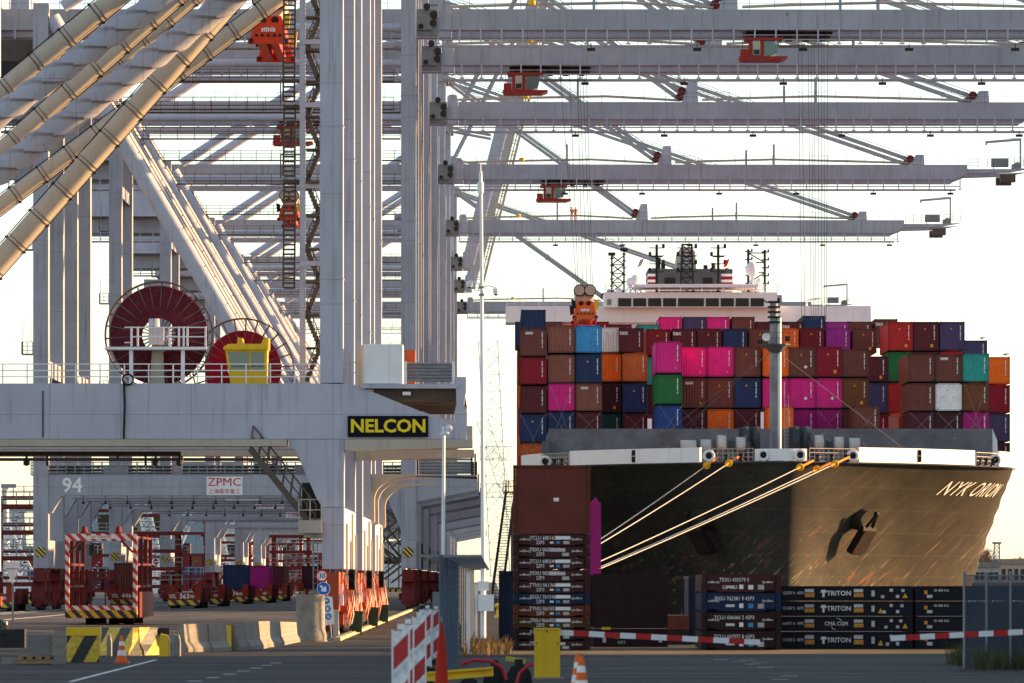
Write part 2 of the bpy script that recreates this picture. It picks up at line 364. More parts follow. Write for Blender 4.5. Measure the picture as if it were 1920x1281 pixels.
def lattice(mb, base, h, w0, w1, n, r=.1):
    bx, by, bz = base
    for k in range(n):
        za, zb = bz+h*k/n, bz+h*(k+1)/n; wa = w0+(w1-w0)*k/n; wb = w0+(w1-w0)*(k+1)/n
        ca = [(bx+sx*wa/2, by+sy*wa/2, za) for sx, sy in ((-1,-1),(1,-1),(1,1),(-1,1))]
        cb = [(bx+sx*wb/2, by+sy*wb/2, zb) for sx, sy in ((-1,-1),(1,-1),(1,1),(-1,1))]
        for i in range(4):
            j = (i+1) % 4; mb.bar(ca[i], cb[i], r*2); mb.bar(ca[i], cb[j], r*1.3); mb.bar(cb[i], cb[j], r*1.3)
m = MB(); d = 2360; lattice(m, (X(1869,d), d, 1.2), Z(1020,d)-1.2, 2.8, 2.0, 9, .16); m.box(X(1869,d)-1.8, X(1869,d)+1.8, d-1.8, d+1.8, Z(1020,d), Z(1020,d)+.8)
tag(m.build('lattice_mast', M_steel), 'thin lattice mast rising beyond the far shore sheds', 'mast')
M_twig = pbr('bare_twigs', (.16,.11,.085), .9, var=.3)
def bare_tree(px, d, h, wd, lab):
    r = thing('bare_tree', (X(px,d), d, 1.2), lab, 'tree', 'bare trees on the far shore')
    rnd = random.Random(px); t = MB(); c = MB(); b0 = Vector((X(px,d), d, 1.2))
    t.tube(b0, b0+Vector((0,0,h*.45)), h*.03, h*.018, 6); t.build('trunk', M_twig, r)
    for k in range(90):
        a = rnd.uniform(0, 6.28); el = rnd.uniform(.15, 1.45); s = b0+Vector((0,0,h*rnd.uniform(.25,.5)))
        L = h*rnd.uniform(.3,.52); v = Vector((math.cos(a)*math.cos(el)*wd/h*1.6, math.sin(a)*math.cos(el), math.sin(el))); e_ = s+v*L
        c.tube(s, e_, h*.008, h*.003, 3, False)
        for j in range(4):
            u = s.lerp(e_, rnd.uniform(.4,1)); c.tube(u, u+Vector((rnd.uniform(-1,1),rnd.uniform(-1,1),rnd.uniform(.1,1)))*h*.13, h*.005, h*.002, 3, False)
    c.build('crown', M_twig, r)
for px, d, h, wd, lab in ((1838,2420,14,5,'leftmost bare tree on the far shore beside the bow'), (1848,2440,17,6,'tallest bare tree on the far shore beside the lattice mast'), (1858,2420,13,5,'small bare tree just left of the lattice mast'),
                       (1908,2420,13,9,'bare round tree on the far shore at the right edge'), (1928,2420,12,9,'bare tree cut by the right edge of the picture')): bare_tree(px, d, h, wd, lab)

# ---------------------------------------------------------------- ship-to-shore cranes with grey booms (built once, then copied along the quay)
def wheel_bogie(parent, x, y0, y1, zt, mat, n=4, det=None, rw=.36):
    """rail bogie below a sill beam: equaliser, two trucks, wheels"""
    b = MB(); yc = (y0+y1)/2; L = y1-y0
    b.prismx([(y0+L*.1, zt-1.15), (y1-L*.1, zt-1.15), (y1-L*.28, zt-.1), (y0+L*.28, zt-.1)], x-.45, x+.45)
    for k in (0, 1):
        c = y0+L*(.25+.5*k)
        b.prismx([(c-L*.21, .55), (c+L*.21, .55), (c+L*.2, 1.0), (c+L*.07, zt-1.0), (c-L*.07, zt-1.0), (c-L*.2, 1.0)], x-.55, x+.55)
        b.box(x+.56, x+.85, c-.5, c+.5, 1.0, 1.6); b.box(x-.8, x-.56, c-.35, c+.35, .9, 1.5)
    b.box(x-.3, x+.3, y0-.25, y0, .35, 1.0); b.box(x-.3, x+.3, y1, y1+.25, .35, 1.0)
    o = b.build('bogie', mat, parent)
    for k in range(n):
        c = y0+L*(k+.5)/n; wmb = MB(); wmb.tube((x-.14, c, rw+.03), (x+.14, c, rw+.03), rw, n=14); wmb.build('wheel', M_dark, o, smooth=True)
    return o
BX0, BX1 = -8.07, -6.79           # water-side leg
LX0, LX1 = -39.7, -38.4           # land-side leg
GZ0, GZ1 = 50.5, 52.2             # girder bottom and top
D1 = 489.0
def leg_mesh(b, x0, x1, y0, y1, z0, z1, rings):
    b.box(x0, x1, y0, y1, z0, z1)
    for z in rings: b.box(x0-.03, x1+.03, y0-.03, y1+.03, z-.03, z+.03)
def make_sts():
    d = D1; r = thing('quay_crane', (-7.4, d, 0))
    Y2 = d+17.0
    for y in (d, Y2):
        m = MB(); leg_mesh(m, BX0, BX1, y, y+1.7, 6.06, GZ0+6, (11.7, 22, 33.5, 44.3)); m.build('leg', M_grey, r)
        m = MB(); leg_mesh(m, LX0, LX1, y, y+1.7, 6.06, GZ0+1.7, (11.7, 22, 33.5, 44.3)); m.build('leg', M_grey, r)
        # portal beam with haunches
        m = MB(); zb, zt = 9.9, 11.62
        m.prism([(LX1, zb-1.6), (LX1+.3, zb-1.5), (LX1+1.1, zb-.1), (LX1+1.4, zb), (BX0-1.6, zb), (BX0-1.2, zb-.2), (BX0, zb-3.0), (BX0, zt), (LX1, zt)], y+.12, y+1.58); m.build('portal_beam', M_grey, r)
        # hanging service hooks below the portal beam
        for k in range(14):
            if y == d:
                m = MB(); xx = LX1+3+k*1.9; m.tube((xx, y+.2, zb), (xx, y+.2, zb-.55), .04, n=5); m.box(xx-.12, xx+.12, y+.08, y+.3, zb-.75, zb-.55); m.build('lamp', M_dark, r)
        m = MB(); m.tube((LX1+2, y-.05, zb-.25), (BX0-2, y-.05, zb-.25), .07, n=6); m.build('conduit', M_steel, r)
        # cantilever toward the water that carries the hatch-cover rack
        m = MB(); m.prism([(BX1, 9.35), (-1.5, 10.35), (-1.5, 11.3), (BX1, 11.5)], y+.15, y+1.4); m.build('cantilever', M_grey, r)
        m = MB(); m.tube((LX1+.6, y+.85, 50.2), (BX0-.2, y+.85, 50.2), .36, n=14); m.tube((LX1-.05, y+.85, 50.2), (LX1+.7, y+.85, 50.2), .5, .38, n=14); m.tube((BX0-.9, y+.85, 50.2), (BX0+.05, y+.85, 50.2), .38, .5, n=14); m.build('tie_tube', M_grey2, r, smooth=True)
        # long diagonal brace from the land-side leg head down to the portal beam
        m = MB(); m.tube((-38.2, y+.85, 51.0), (-15.0, y+.85, 11.3), .78, n=18)
        o = m.build('brace', M_grey2, r, smooth=True)
        m = MB(); pp = Vector((-36.5, y-.2, 49.2)); qq = Vector((-15.6, y-.2, 13.4)); m.path([pp.lerp(qq, i/22)+Vector((0.25,0,0)) for i in range(23)], .035, 4)
        for i in range(0, 23, 2): p = pp.lerp(qq, i/22); m.bar(p+Vector((.25,0,0)), p+Vector((.1,.45,-.1)), .05)
        m.build('cable_line', M_dark, o)
        m = MB(); m.tube((-37.2, y+.9, 52.0), (-8.2, y+3.2, 71.0), .52, n=14); m.build('backstay', M_grey2, r, smooth=True)
        m = MB(); m.tube((BX0-.6, y+.85, 33.9), (BX0+.3, y+.85, 33.9), .3, n=10); m.build('lug', M_grey, r, smooth=True)
    for x0, x1 in ((BX0, BX1), (LX0, LX1)):
        m = MB(); m.box(x0+.02, x1-.02, d+.02, Y2+1.68, 3.65, 6.04); m.build('sill_beam', M_grey, r)
        for za, zb_ in ((20.2, 21.6), (42.2, 43.4)): m = MB(); m.box(x0+.2, x1-.2, d+1.72, Y2-.02, za, zb_); m.build('cross_beam', M_grey, r)
        for y in (d, Y2): wheel_bogie(r, (x0+x1)/2, y-3.2, y+5.0, 3.64, M_redd)
        m = MB(); m.box(x0+.1, x1-.1, d-.45, d-.02, 1.7, 3.5); m.build('bogie_end_plate', M_red, r)
        m = MB(); m.box(x0+.35, x0+.95, d-.52, d-.46, 2.2, 2.75); m.build('number_plate', M_white, r)
    for x in ((BX0+BX1)/2-.05, (LX0+LX1)/2):
        m = MB(); m.tube((x, d-.05, 5.02), (x, d-.005, 5.02), .46, n=20); o = m.build('hazard_disc', M_hazdisc, r)
    # twin box girders (land side) and booms (water side)
    for y in (d+5.0, d+12.2):
        m = MB(); m.box(-58, -5.0, y, y+1.3, GZ0, GZ1); m.box(-58, -5.0, y-.14, y+1.44, GZ0-.12, GZ0-.003); m.build('girder', M_grey, r)
        m = MB(); m.prism([(-3.8, GZ0), (55.0, GZ0), (56.4, GZ0+.55), (56.4, GZ1-.05), (-3.8, GZ1)], y, y+1.3); m.box(-3.8, 55, y-.14, y+1.44, GZ0-.12, GZ0-.003); m.build('boom', M_grey, r)
        m = MB(); m.prism([(-4.95, GZ0-.1), (-3.83, GZ0-.1), (-3.83, GZ1+.05), (-4.0, GZ1+.75), (-4.75, GZ1+.75), (-4.95, GZ1+.5)], y-.06, y+1.36); m.build('boom_hinge', M_grey2, r)
        m = MB(); m.prism([(56.41, GZ0+.6), (61.5, GZ0+.75), (64.4, GZ0+1.3), (61.5, GZ0+1.15), (56.41, GZ0+1.15)], y+.2, y+1.1); m.build('boom_tip', M_grey, r)
        # bracket pedestals for the stays
        for xb, hgt in ((19.6, 1.7), (49.8, .9)):
            m = MB(); m.prism([(xb, GZ1), (xb+1.5, GZ1), (xb+1.4, GZ1+hgt*1.3), (xb+.5, GZ1+hgt*1.3), (xb, GZ1+.6)], y+.2, y+1.1); p = m.build('stay_bracket', M_grey2, r)
            m = MB(); m.tube((xb-.2, y+.1, GZ1+.55*hgt+.2), (xb-.2, y+1.2, GZ1+.55*hgt+.2), .42, n=14); m.build('sheave', M_redd, p, smooth=True)
        # stays
        ap = Vector((-7.0, y+.65, 72.0))
        for xb, zb in ((19.4, GZ1+.9), (49.6, GZ1+.55)):
            m = MB(); q = Vector((xb, y+.65, zb)); m.bar(ap, q, .12, .42); k = .5; mid = ap.lerp(q, .62); m.tube(mid+Vector((0,-.12,0)), mid+Vector((0,.12,0)), .36, n=12); m.build('forestay', M_grey, r)
            m = MB(); m.bar(ap+Vector((0,.5,.9)), q+Vector((0,.5,.55)), .06); m.bar(ap+Vector((0,.7,.6)), q+Vector((0,.7,.3)), .06); m.build('stay_rope', M_wire, r)
    # walkway and hangers under the boom, lamps, second rail
    for xa, xb in ((-58, -9), (-4.9, 55.5)):
        m = MB(); n = int((xb-xa)/1.8); y = d+4.8
        for k in range(n+1):
            xx = xa+(xb-xa)*k/n; m.bar((xx, y, GZ0), (xx, y, GZ0-1.25), .13, .13); m.box(xx-.2, xx+.2, y-.05, y+.05, GZ0-1.38, GZ0-1.25)
        m.box(xa, xb, y+.1, y+.75, GZ0-.98, GZ0-.90); m.box(xa, xb, y-.06, y+.02, GZ0-.60, GZ0-.55); m.box(xa, xb, y+6.2, y+6.4, GZ0-1.1, GZ0-.85)
        m.build('hanging_walkway' if xa < -10 else 'boom_gangway', M_grey2, r)
        m = MB(); y = d+4.9; railing(m, [(xa+.5, y, GZ1), (xb-.3, y, GZ1)], 1.0, 2.2, .022); m.build('handrail' if xa < -10 else 'boom_handrail', M_steel, r)
    for k in range(6):
        m = MB(); xx = 8+k*9.2; m.box(xx, xx+.7, d+4.6, d+5.0, GZ0-1.95, GZ0-1.7); m.bar((xx+.35, d+4.8, GZ0-1.3), (xx+.35, d+4.8, GZ0-1.7), .08); m.build('floodlight', M_dark, r)
    # forestay rods lying along the boom, propped in the middle
    for y in (d+5.6,):
        m = MB()
        for xa, xm, xb in ((-4.2, 11.5, 19), (21.5, 33.5, 49.4)):
            m.path([(xa, y, GZ1+.25), (xa+.35*(xm-xa), y, GZ1+.42), (xm, y, GZ1+.62), (xm+.3*(xb-xm), y, GZ1+.5), (xb, y, GZ1+.2)], .13, 8)
        m.build('folded_stay', M_beige, r, smooth=True)
        for xx in (8.6, 30, 33.3): m = MB(); m.box(xx-.12, xx+.12, y-.4, y-.1, GZ1, GZ1+(2.4 if xx != 30 else 1.7)); m.build('prop_post', M_grey, r)
    m = MB(); m.lathe([(.05,-.25),(.32,-.2),(.36,0),(.32,.2),(.05,.25)], (7.2-4, d+5.0, GZ1+.55), 12); m.build('beacon', M_yellow, r, smooth=True)
    # tip equipment: rail, davit, cabinets
    m = MB(); y = d+5.2; railing(m, [(56.6, y, GZ0+1.2), (64.2, y, GZ0+1.4)], 1.1, 1.1, .03, 2); m.build('tip_handrail', M_steel, r)
    m = MB(); m.bar((63.0, d+8, GZ0+1.2), (63.0, d+8, GZ0+5.0), .22); m.bar((63.1, d+8, GZ0+4.9), (58.8, d+8, GZ0+4.55), .24, .3); m.bar((58.9, d+8, GZ0+4.5), (58.9, d+8, GZ0+4.2), .2); m.bar((63, d+8, GZ0+5.0), (59.5, d+8, GZ0+5.1), .05); m.build('davit', M_grey, r)
    m = MB(); m.box(59.4, 61.4, d+6, d+7.2, GZ0+1.5, GZ0+2.5); m.bar((59.6,d+6.2,GZ0+1.1),(59.6,d+6.2,GZ0+1.5),.1); m.box(61.9, 62.9, d+6, d+8, GZ0+1.1, GZ0+1.8); m.lathe([(.1,-.4),(.5,-.35),(.5,.35),(.1,.4)], (62.4, d+5.6, GZ0+1.5), 12, 'y'); m.build('tip_machinery', M_steel, r)
    m = MB(); m.box(60.4, 62.2, d+5.5, d+7, GZ0-.35, GZ0+.55); m.box(60.4, 62.2, d+11, d+12.5, GZ0-.35, GZ0+.55); m.box(61, 61.4, d+7, d+11, GZ0, GZ0+.4); m.build('tip_buffer', M_brown, r)
    # boom hinge machinery with sheaves
    m = MB(); m.box(-7.0, -4.97, d+4.2, d+5.0, GZ0-.6, GZ1-.1); m.box(-6.8, -5.4, d+3.9, d+4.2, GZ0-.2, GZ1-.6); o = m.build('hinge_machinery', M_steel, r)
    for xx, zz, rr in ((-5.9, GZ1+.1, .3), (-5.3, GZ1-.6, .34), (-5.35, GZ0+.4, .3), (-6.4, GZ0+.1, .22)):
        m = MB(); m.tube((xx, d+3.7, zz), (xx, d+4.15, zz), rr, n=16); m.build('sheave', M_dark, o, smooth=True)
    # apex frame
    for y in (d+.3, Y2+.3):
        m = MB(); yc = d+9.2; ya = yc-3.2 if y < yc else yc+2.6
        m.bar((-7.4, y+.5, GZ1+4.2), (-7.3, ya+.4, 72.2), 1.0, 1.0); m.build('apex_leg', M_grey, r)
    m = MB(); m.box(-8.0, -6.4, d+5.2, d+13.2, 71.3, 72.6); m.build('apex_beam', M_grey, r)
    m = MB(); m.box(-56, -43, d+2.2, d+16.0, GZ1+.3, GZ1+5.2); o = m.build('machinery_house', M_grey2, r)
    # portal handrail and hatch-cover rack
    for yy in (d+.2, d+1.5, Y2+.2, Y2+1.5):
        m = MB(); railing(m, [(LX0-.2, yy, 11.62), (BX0, yy, 11.62)], 1.15, .75, .035, 3, plate=True); m.build('portal_handrail', M_steel, r)
    rnd_ = random.Random(9)
    for k in range(9):
        xx = LX1+1.5+k*3.2+rnd_.uniform(-.6,.6); ww = rnd_.uniform(.7,2.2); hh = rnd_.uniform(.7,1.35); yy = rnd_.choice((d+.5, Y2+.4)); m = MB(); m.box(xx, xx+ww, yy, yy+.8, 11.63, 11.63+hh); m.build('portal_cabinet', rnd_.choice((M_steel, M_dark, M_grey)), r)
    for k in range(3): m = MB(); m.tube((LX1, d+1.0, 11.75+.3*k), (BX0, d+1.0, 11.75+.3*k), .09, n=6); m.build('portal_pipe', M_dark, r)
    m = MB(); m.box(BX1+.02, -1.55, d+.2, d+16, 11.55, 11.68); o = m.build('platform', M_grey, r)
    for k in range(6):
        m = MB(); zz = 11.95+k*.26; m.tube((BX1+.25, d+.1, zz), (-1.9, d+.1, zz), .1, n=8); m.build('rack_pipe', M_steel, o, smooth=True)
    for xx in (BX1+.15, -2.0, -1.7): m = MB(); m.box(xx-.07, xx+.07, d-.02, d+.3, 11.68, 13.5); m.build('rack_post', M_dark, o)
    # platforms and cages on the land side, stair tower by the water-side leg
    for zz in (16.0, 22.0, 31, 38.5):
        m = MB(); m.box(LX0-1.0, LX0-.02, d+.2, d+1.6, zz, zz+.1); railing(m, [(LX0-1.0, d+.2, zz), (LX0-1.0, d+1.6, zz)], 1.1, .7, .03, 2); railing(m, [(LX0-1.0, d+.2, zz), (LX0-.05, d+.2, zz)], 1.1, .5, .03, 2)
        m.bar((LX0-.9, d+.3, zz+1.1), (LX0-.9, d+.3, zz+2.6), .05); m.bar((LX0-.2, d+.3, zz+1.1), (LX0-.2, d+.3, zz+2.6), .05); m.build('leg_platform', M_steel, r)
    for zz in (34.0, 35.8, 44.5, 47.0):
        m = MB(); m.box(-38.3, -9, d+17.4, d+18.3, zz, zz+.09); railing(m, [(-38.3, d+17.4, zz), (-9, d+17.4, zz)], 1.1, 1.6, .03, 2)
        if zz > 44: m.build('girder_walkway', M_brown, r)
    m = MB(); x0, x1 = BX0-2.6, BX0-.3                                  # zig-zag stair
    z = 2.3; k = 0
    while z < 9.5:
        a, b = ((x0, x1) if k % 2 == 0 else (x1, x0))
        for s in range(8):
            t = s/8; xx = a+(b-a)*t; m.box(xx-.16, xx+.16, d+.3, d+1.1, z+1.8*t, z+1.8*t+.05)
        m.bar((a, d+.3, z), (b, d+.3, z+1.8), .06, .18); m.bar((a, d+.3, z+1), (b, d+.3, z+2.8), .05)
        z += 1.8; k += 1
    for xx in (x0-.3, x1+.1):
        for yy in (d+.25, d+1.15): m.bar((xx, yy, 1.8), (xx, yy, 10.5), .09)
    m.box(x0-.4, x1+.2, d+.2, d+1.2, 1.75, 1.83); o = m.build('stair_tower', M_brown, r)
    m = MB(); m.box(x0-.4, x1+.2, d+.14, d+.19, 1.6, 1.84); m.build('hazard_edge', M_hazyb, o)
    m = MB()                                                            # stair from the portal beam down the land side of the water-side leg
    for s in range(16):
        t = s/16; m.box(BX0-5.2+3.9*t-.16, BX0-5.2+3.9*t+.16, d-.6, d-.1, 9.6-5.2*t, 9.64-5.2*t)
    m.bar((BX0-5.3, d-.6, 9.7), (BX0-1.2, d-.6, 4.3), .06, .22); m.bar((BX0-5.3, d-.6, 10.8), (BX0-1.2, d-.6, 5.4), .05); m.bar((BX0-5.3, d-.6, 10.2), (BX0-1.2, d-.6, 4.9), .04); m.build('stair_flight', M_brown, r)
    return r
M_hazdisc = stripes('hazard_disc_paint', (.72,.46,.03), (.02,.02,.02), .3, (1,0,1))
M_hazyb = stripes('hazard_edge_paint', (.72,.46,.03), (.02,.02,.02), .5, (1,0,0))
sts = make_sts()
SD = [489.0, 523.0, 585.0, 674.0, 779.0]
GRP = 'row of grey quay cranes with lowered booms'
LAB = ['grey quay crane numbered 94, its lowered boom topmost in the picture', 'grey quay crane whose boom is second from the top', 'grey quay crane whose boom is third from the top',
       'grey quay crane whose boom is fourth from the top', 'grey quay crane whose boom is fifth from the top, two workers on it']
CR = [sts]; tag(sts, LAB[0], 'crane', GRP)
for d, lab in zip(SD[1:], LAB[1:]): CR.append(copy_tree(sts, (-7.4, d, 0), lab, skip=('lamp',) if d > 600 else ()))
for d, lab in ((1010.0, 'distant grey quay crane whose lowered boom passes behind the bridge'),): CR.append(copy_tree(sts, (-7.4, d, 0), lab, skip=('lamp', 'conduit', 'stair_flight')))
# cranes with the boom hoisted
BOOMPARTS = ('boom', 'boom_gangway', 'boom_handrail', 'boom_tip', 'stay_bracket', 'forestay', 'stay_rope', 'folded_stay', 'prop_post', 'beacon', 'tip_handrail', 'davit', 'tip_machinery', 'tip_buffer', 'floodlight', 'lamp', 'conduit')
for d, ang, lab in ((868.0, 76, 'quay crane with hoisted boom, nearer of the two leaning booms'), (935.0, 76, 'quay crane with hoisted boom, farther of the two leaning booms')):
    c = copy_tree(sts, (-7.4, d, 0), lab, skip=BOOMPARTS); c['group'] = 'cranes with hoisted booms'; CR.append(c)
    hp = Vector((-4.2, 0, GZ0+.6)); u = Vector((math.cos(R(ang)), 0, math.sin(R(ang)))); v = Vector((-u.z, 0, u.x))
    for y in (d+5.0, d+12.2):
        m = MB(); p = Vector((hp.x, y+.65, hp.z)); m.bar(p, p+u*60, 1.3, 1.8, up=(-u.z, 0, u.x))
        m.build('hoisted_boom', M_grey2, c)
        m = MB()
        for k in range(34): q = p+u*(k*1.8)-v*.9; m.bar(q, q-v*1.2, .12)
        m.bar(p-v*2.0, p+u*60-v*2.0, .3, .2); m.bar(p-v*1.5, p+u*60-v*1.5, .1, .1); m.build('boom_walkway', M_beige, c)
        m = MB(); m.bar(Vector((-7, y+.65, 72)), p+u*20+v*1.3, .12, .4); m.bar(Vector((-7, y+.65, 72)), p+u*48+v*1.3, .12, .4); m.build('forestay', M_grey, c)
m = MB(); m.box(-58, -39.95, D1+2.0, D1+15, 47.4, 49.3); m.build('land_side_platform', M_brown, sts)
m = MB(); m.box(-58, -39.95, D1+1.9, D1+2.1, 45.6, 47.3); m.build('platform_screen', M_dark, sts)
# numbers and maker's boards
M_wsign = pbr('white_board', (.75,.74,.74), .5, var=.05)
M_rsign = pbr('red_lettering', (.55,.02,.035), .5, var=.05)
for c, d, num in zip(CR, SD+[1010.0, 868.0, 935.0], ('94','92','91','97','95','','98','99')):
    if num: text(num, 1.75, ((-36.35), d+.10, 10.72), M_wtext, c, 'crane_number', bold=.02)
    m = MB(); m.box(-24.8, -21.7, d+.05, d+.11, 9.92, 11.5); b_ = m.build('maker_board', M_wsign, c)
    if d < 700:
        text('ZPMC', .98, (-23.25, d+.04, 11.02), M_rsign, b_, 'maker_name', bold=0, xs=1.12)
        text('上海振华重工', .46, (-23.25, d+.04, 10.22), M_rsign, b_, 'maker_name_small', bold=0)
text('SAFETY FIRST', 1.0, (-15.0, 674+.09, 10.7), M_wtext, CR[3], 'safety_lettering', bold=.02)
# two workers in orange on the fifth boom
M_hivis = pbr('orange_workwear', (.75,.12,.05), .8, var=.2); M_skin = pbr('skin', (.5,.28,.2), .6, var=.1); M_helm = pbr('white_helmet', (.8,.75,.7), .4, var=0)
def worker(x, y, z, lab, armup, rz=0):
    bm_v = [(0,0,.92),(0,0,1.15),(0,0,1.42),(0,0,1.52),(0,0,1.66),(-.11,0,.88),(-.13,.03,.5),(-.14,0,.08),(-.14,-.14,.04),(.11,0,.88),(.13,-.04,.5),(.15,.05,.08),(.15,-.09,.04),
            (-.2,0,1.42),(-.34,-.05,1.2),(-.5,-.12,1.25 if armup else 1.0),(.2,0,1.42),(.28,-.02,1.16),(.3,-.14,.95)]
    ed = [(0,1),(1,2),(2,3),(3,4),(0,5),(5,6),(6,7),(7,8),(0,9),(9,10),(10,11),(11,12),(2,13),(13,14),(14,15),(2,16),(16,17),(17,18)]
    ra = [.15,.15,.17,.06,.1,.09,.07,.055,.05,.09,.07,.055,.05,.08,.055,.045,.08,.055,.045]
    me = bpy.data.meshes.new('person'); me.from_pydata(bm_v, ed, []); o = bpy.data.objects.new('person', me); col.objects.link(o); KIDS[o.name] = []
    o.location = (x, y, z); o.rotation_euler = (0,0,rz)
    o.modifiers.new('skin', 'SKIN'); o.modifiers.new('sub', 'SUBSURF').levels = 1
    for i, s_ in enumerate(me.skin_vertices[0].data): s_.radius = (ra[i], ra[i]); s_.use_root = (i == 0)
    me.materials.append(M_hivis); tag(o, lab, 'person', 'workers on the boom')
    h = MB(); h.lathe([(.02,-.13),(.085,-.08),(.1,.0),(.09,.08),(.02,.11)], (x, y-.02, z+1.68), 12); hd = h.build('head', M_skin, o, smooth=True)
    h = MB(); h.lathe([(.14,0),(.12,.02),(.11,.08),(.06,.13),(.01,.14)], (x, y-.02, z+1.74), 12); h.build('helmet', M_helm, o, smooth=True)
zb5 = GZ1
worker(X(1072,785), 785, zb5, 'person in orange workwear pointing left on the fifth boom', True, .3)
worker(X(1079,785), 785, zb5, 'person in orange workwear standing right of a pointing colleague on the boom', False, -.2)
# ---------------------------------------------------------------- near quay cranes with the NELCON board
DN = 273.0
def nx(px): return X(px, DN)
def nz(py): return Z(py, DN)
def helix_tube(p, q, r, turns, rs, mat, parent):
    """round tube with a helical fin wound round it"""
    p, q = Vector(p), Vector(q); t = (q-p).normalized(); a = t.cross(Vector((0,0,1))).normalized(); b = a.cross(t).normalized()
    m = MB(); L = (q-p).length; nL, nA = int(turns*40), 45; vs = []
    for i in range(nL+1):
        c = p+t*(L*i/nL)
        for k in range(nA):
            an = 2*math.pi*k/nA; ph = (3*an/(2*math.pi) + 3*turns*i/nL) % 1.0
            rr = r*(1+rs*(1-ph)**1.6)                       # wrapped sheet: a step along the helix
            vs.append(c+a*(math.cos(an)*rr)+b*(math.sin(an)*rr))
    fs = [(i*nA+k, i*nA+(k+1) % nA, (i+1)*nA+(k+1) % nA, (i+1)*nA+k) for i in range(nL) for k in range(nA)]
    m.add(vs, fs); return m.build('straked_tube', mat, parent, smooth=True)
def banded_tube(p, q, r, mat, parent, step=1.9):
    p, q = Vector(p), Vector(q); t = (q-p).normalized(); m = MB(); m.tube(p, q, r, n=20); o = m.build('diagonal_tube', mat, parent, smooth=True)
    n = int((q-p).length/step); up = Vector((-t.z, 0, t.x))
    for k in range(1, n):
        c = p+t*(k*step); m = MB(); m.tube(c-t*.03, c+t*.03, r+.022, n=20); m.tube(c+t*.22-t*.02, c+t*.22+t*.02, r+.02, n=20); b_ = m.build('band_clamp', M_brown, o)
    for sgn in (1, -1):
        m = MB(); m.path([p+t*(k*step*.5)+up*sgn*(r+.05)+Vector((0,-.12,0)) for k in range(1, 2*n)], .03, 5)
        for k in range(1, n): c = p+t*(k*step)+up*sgn*(r+.05); m.cbox(c, .16, .25, .12)
        m.build('cable_run', M_dark, o)
    return o
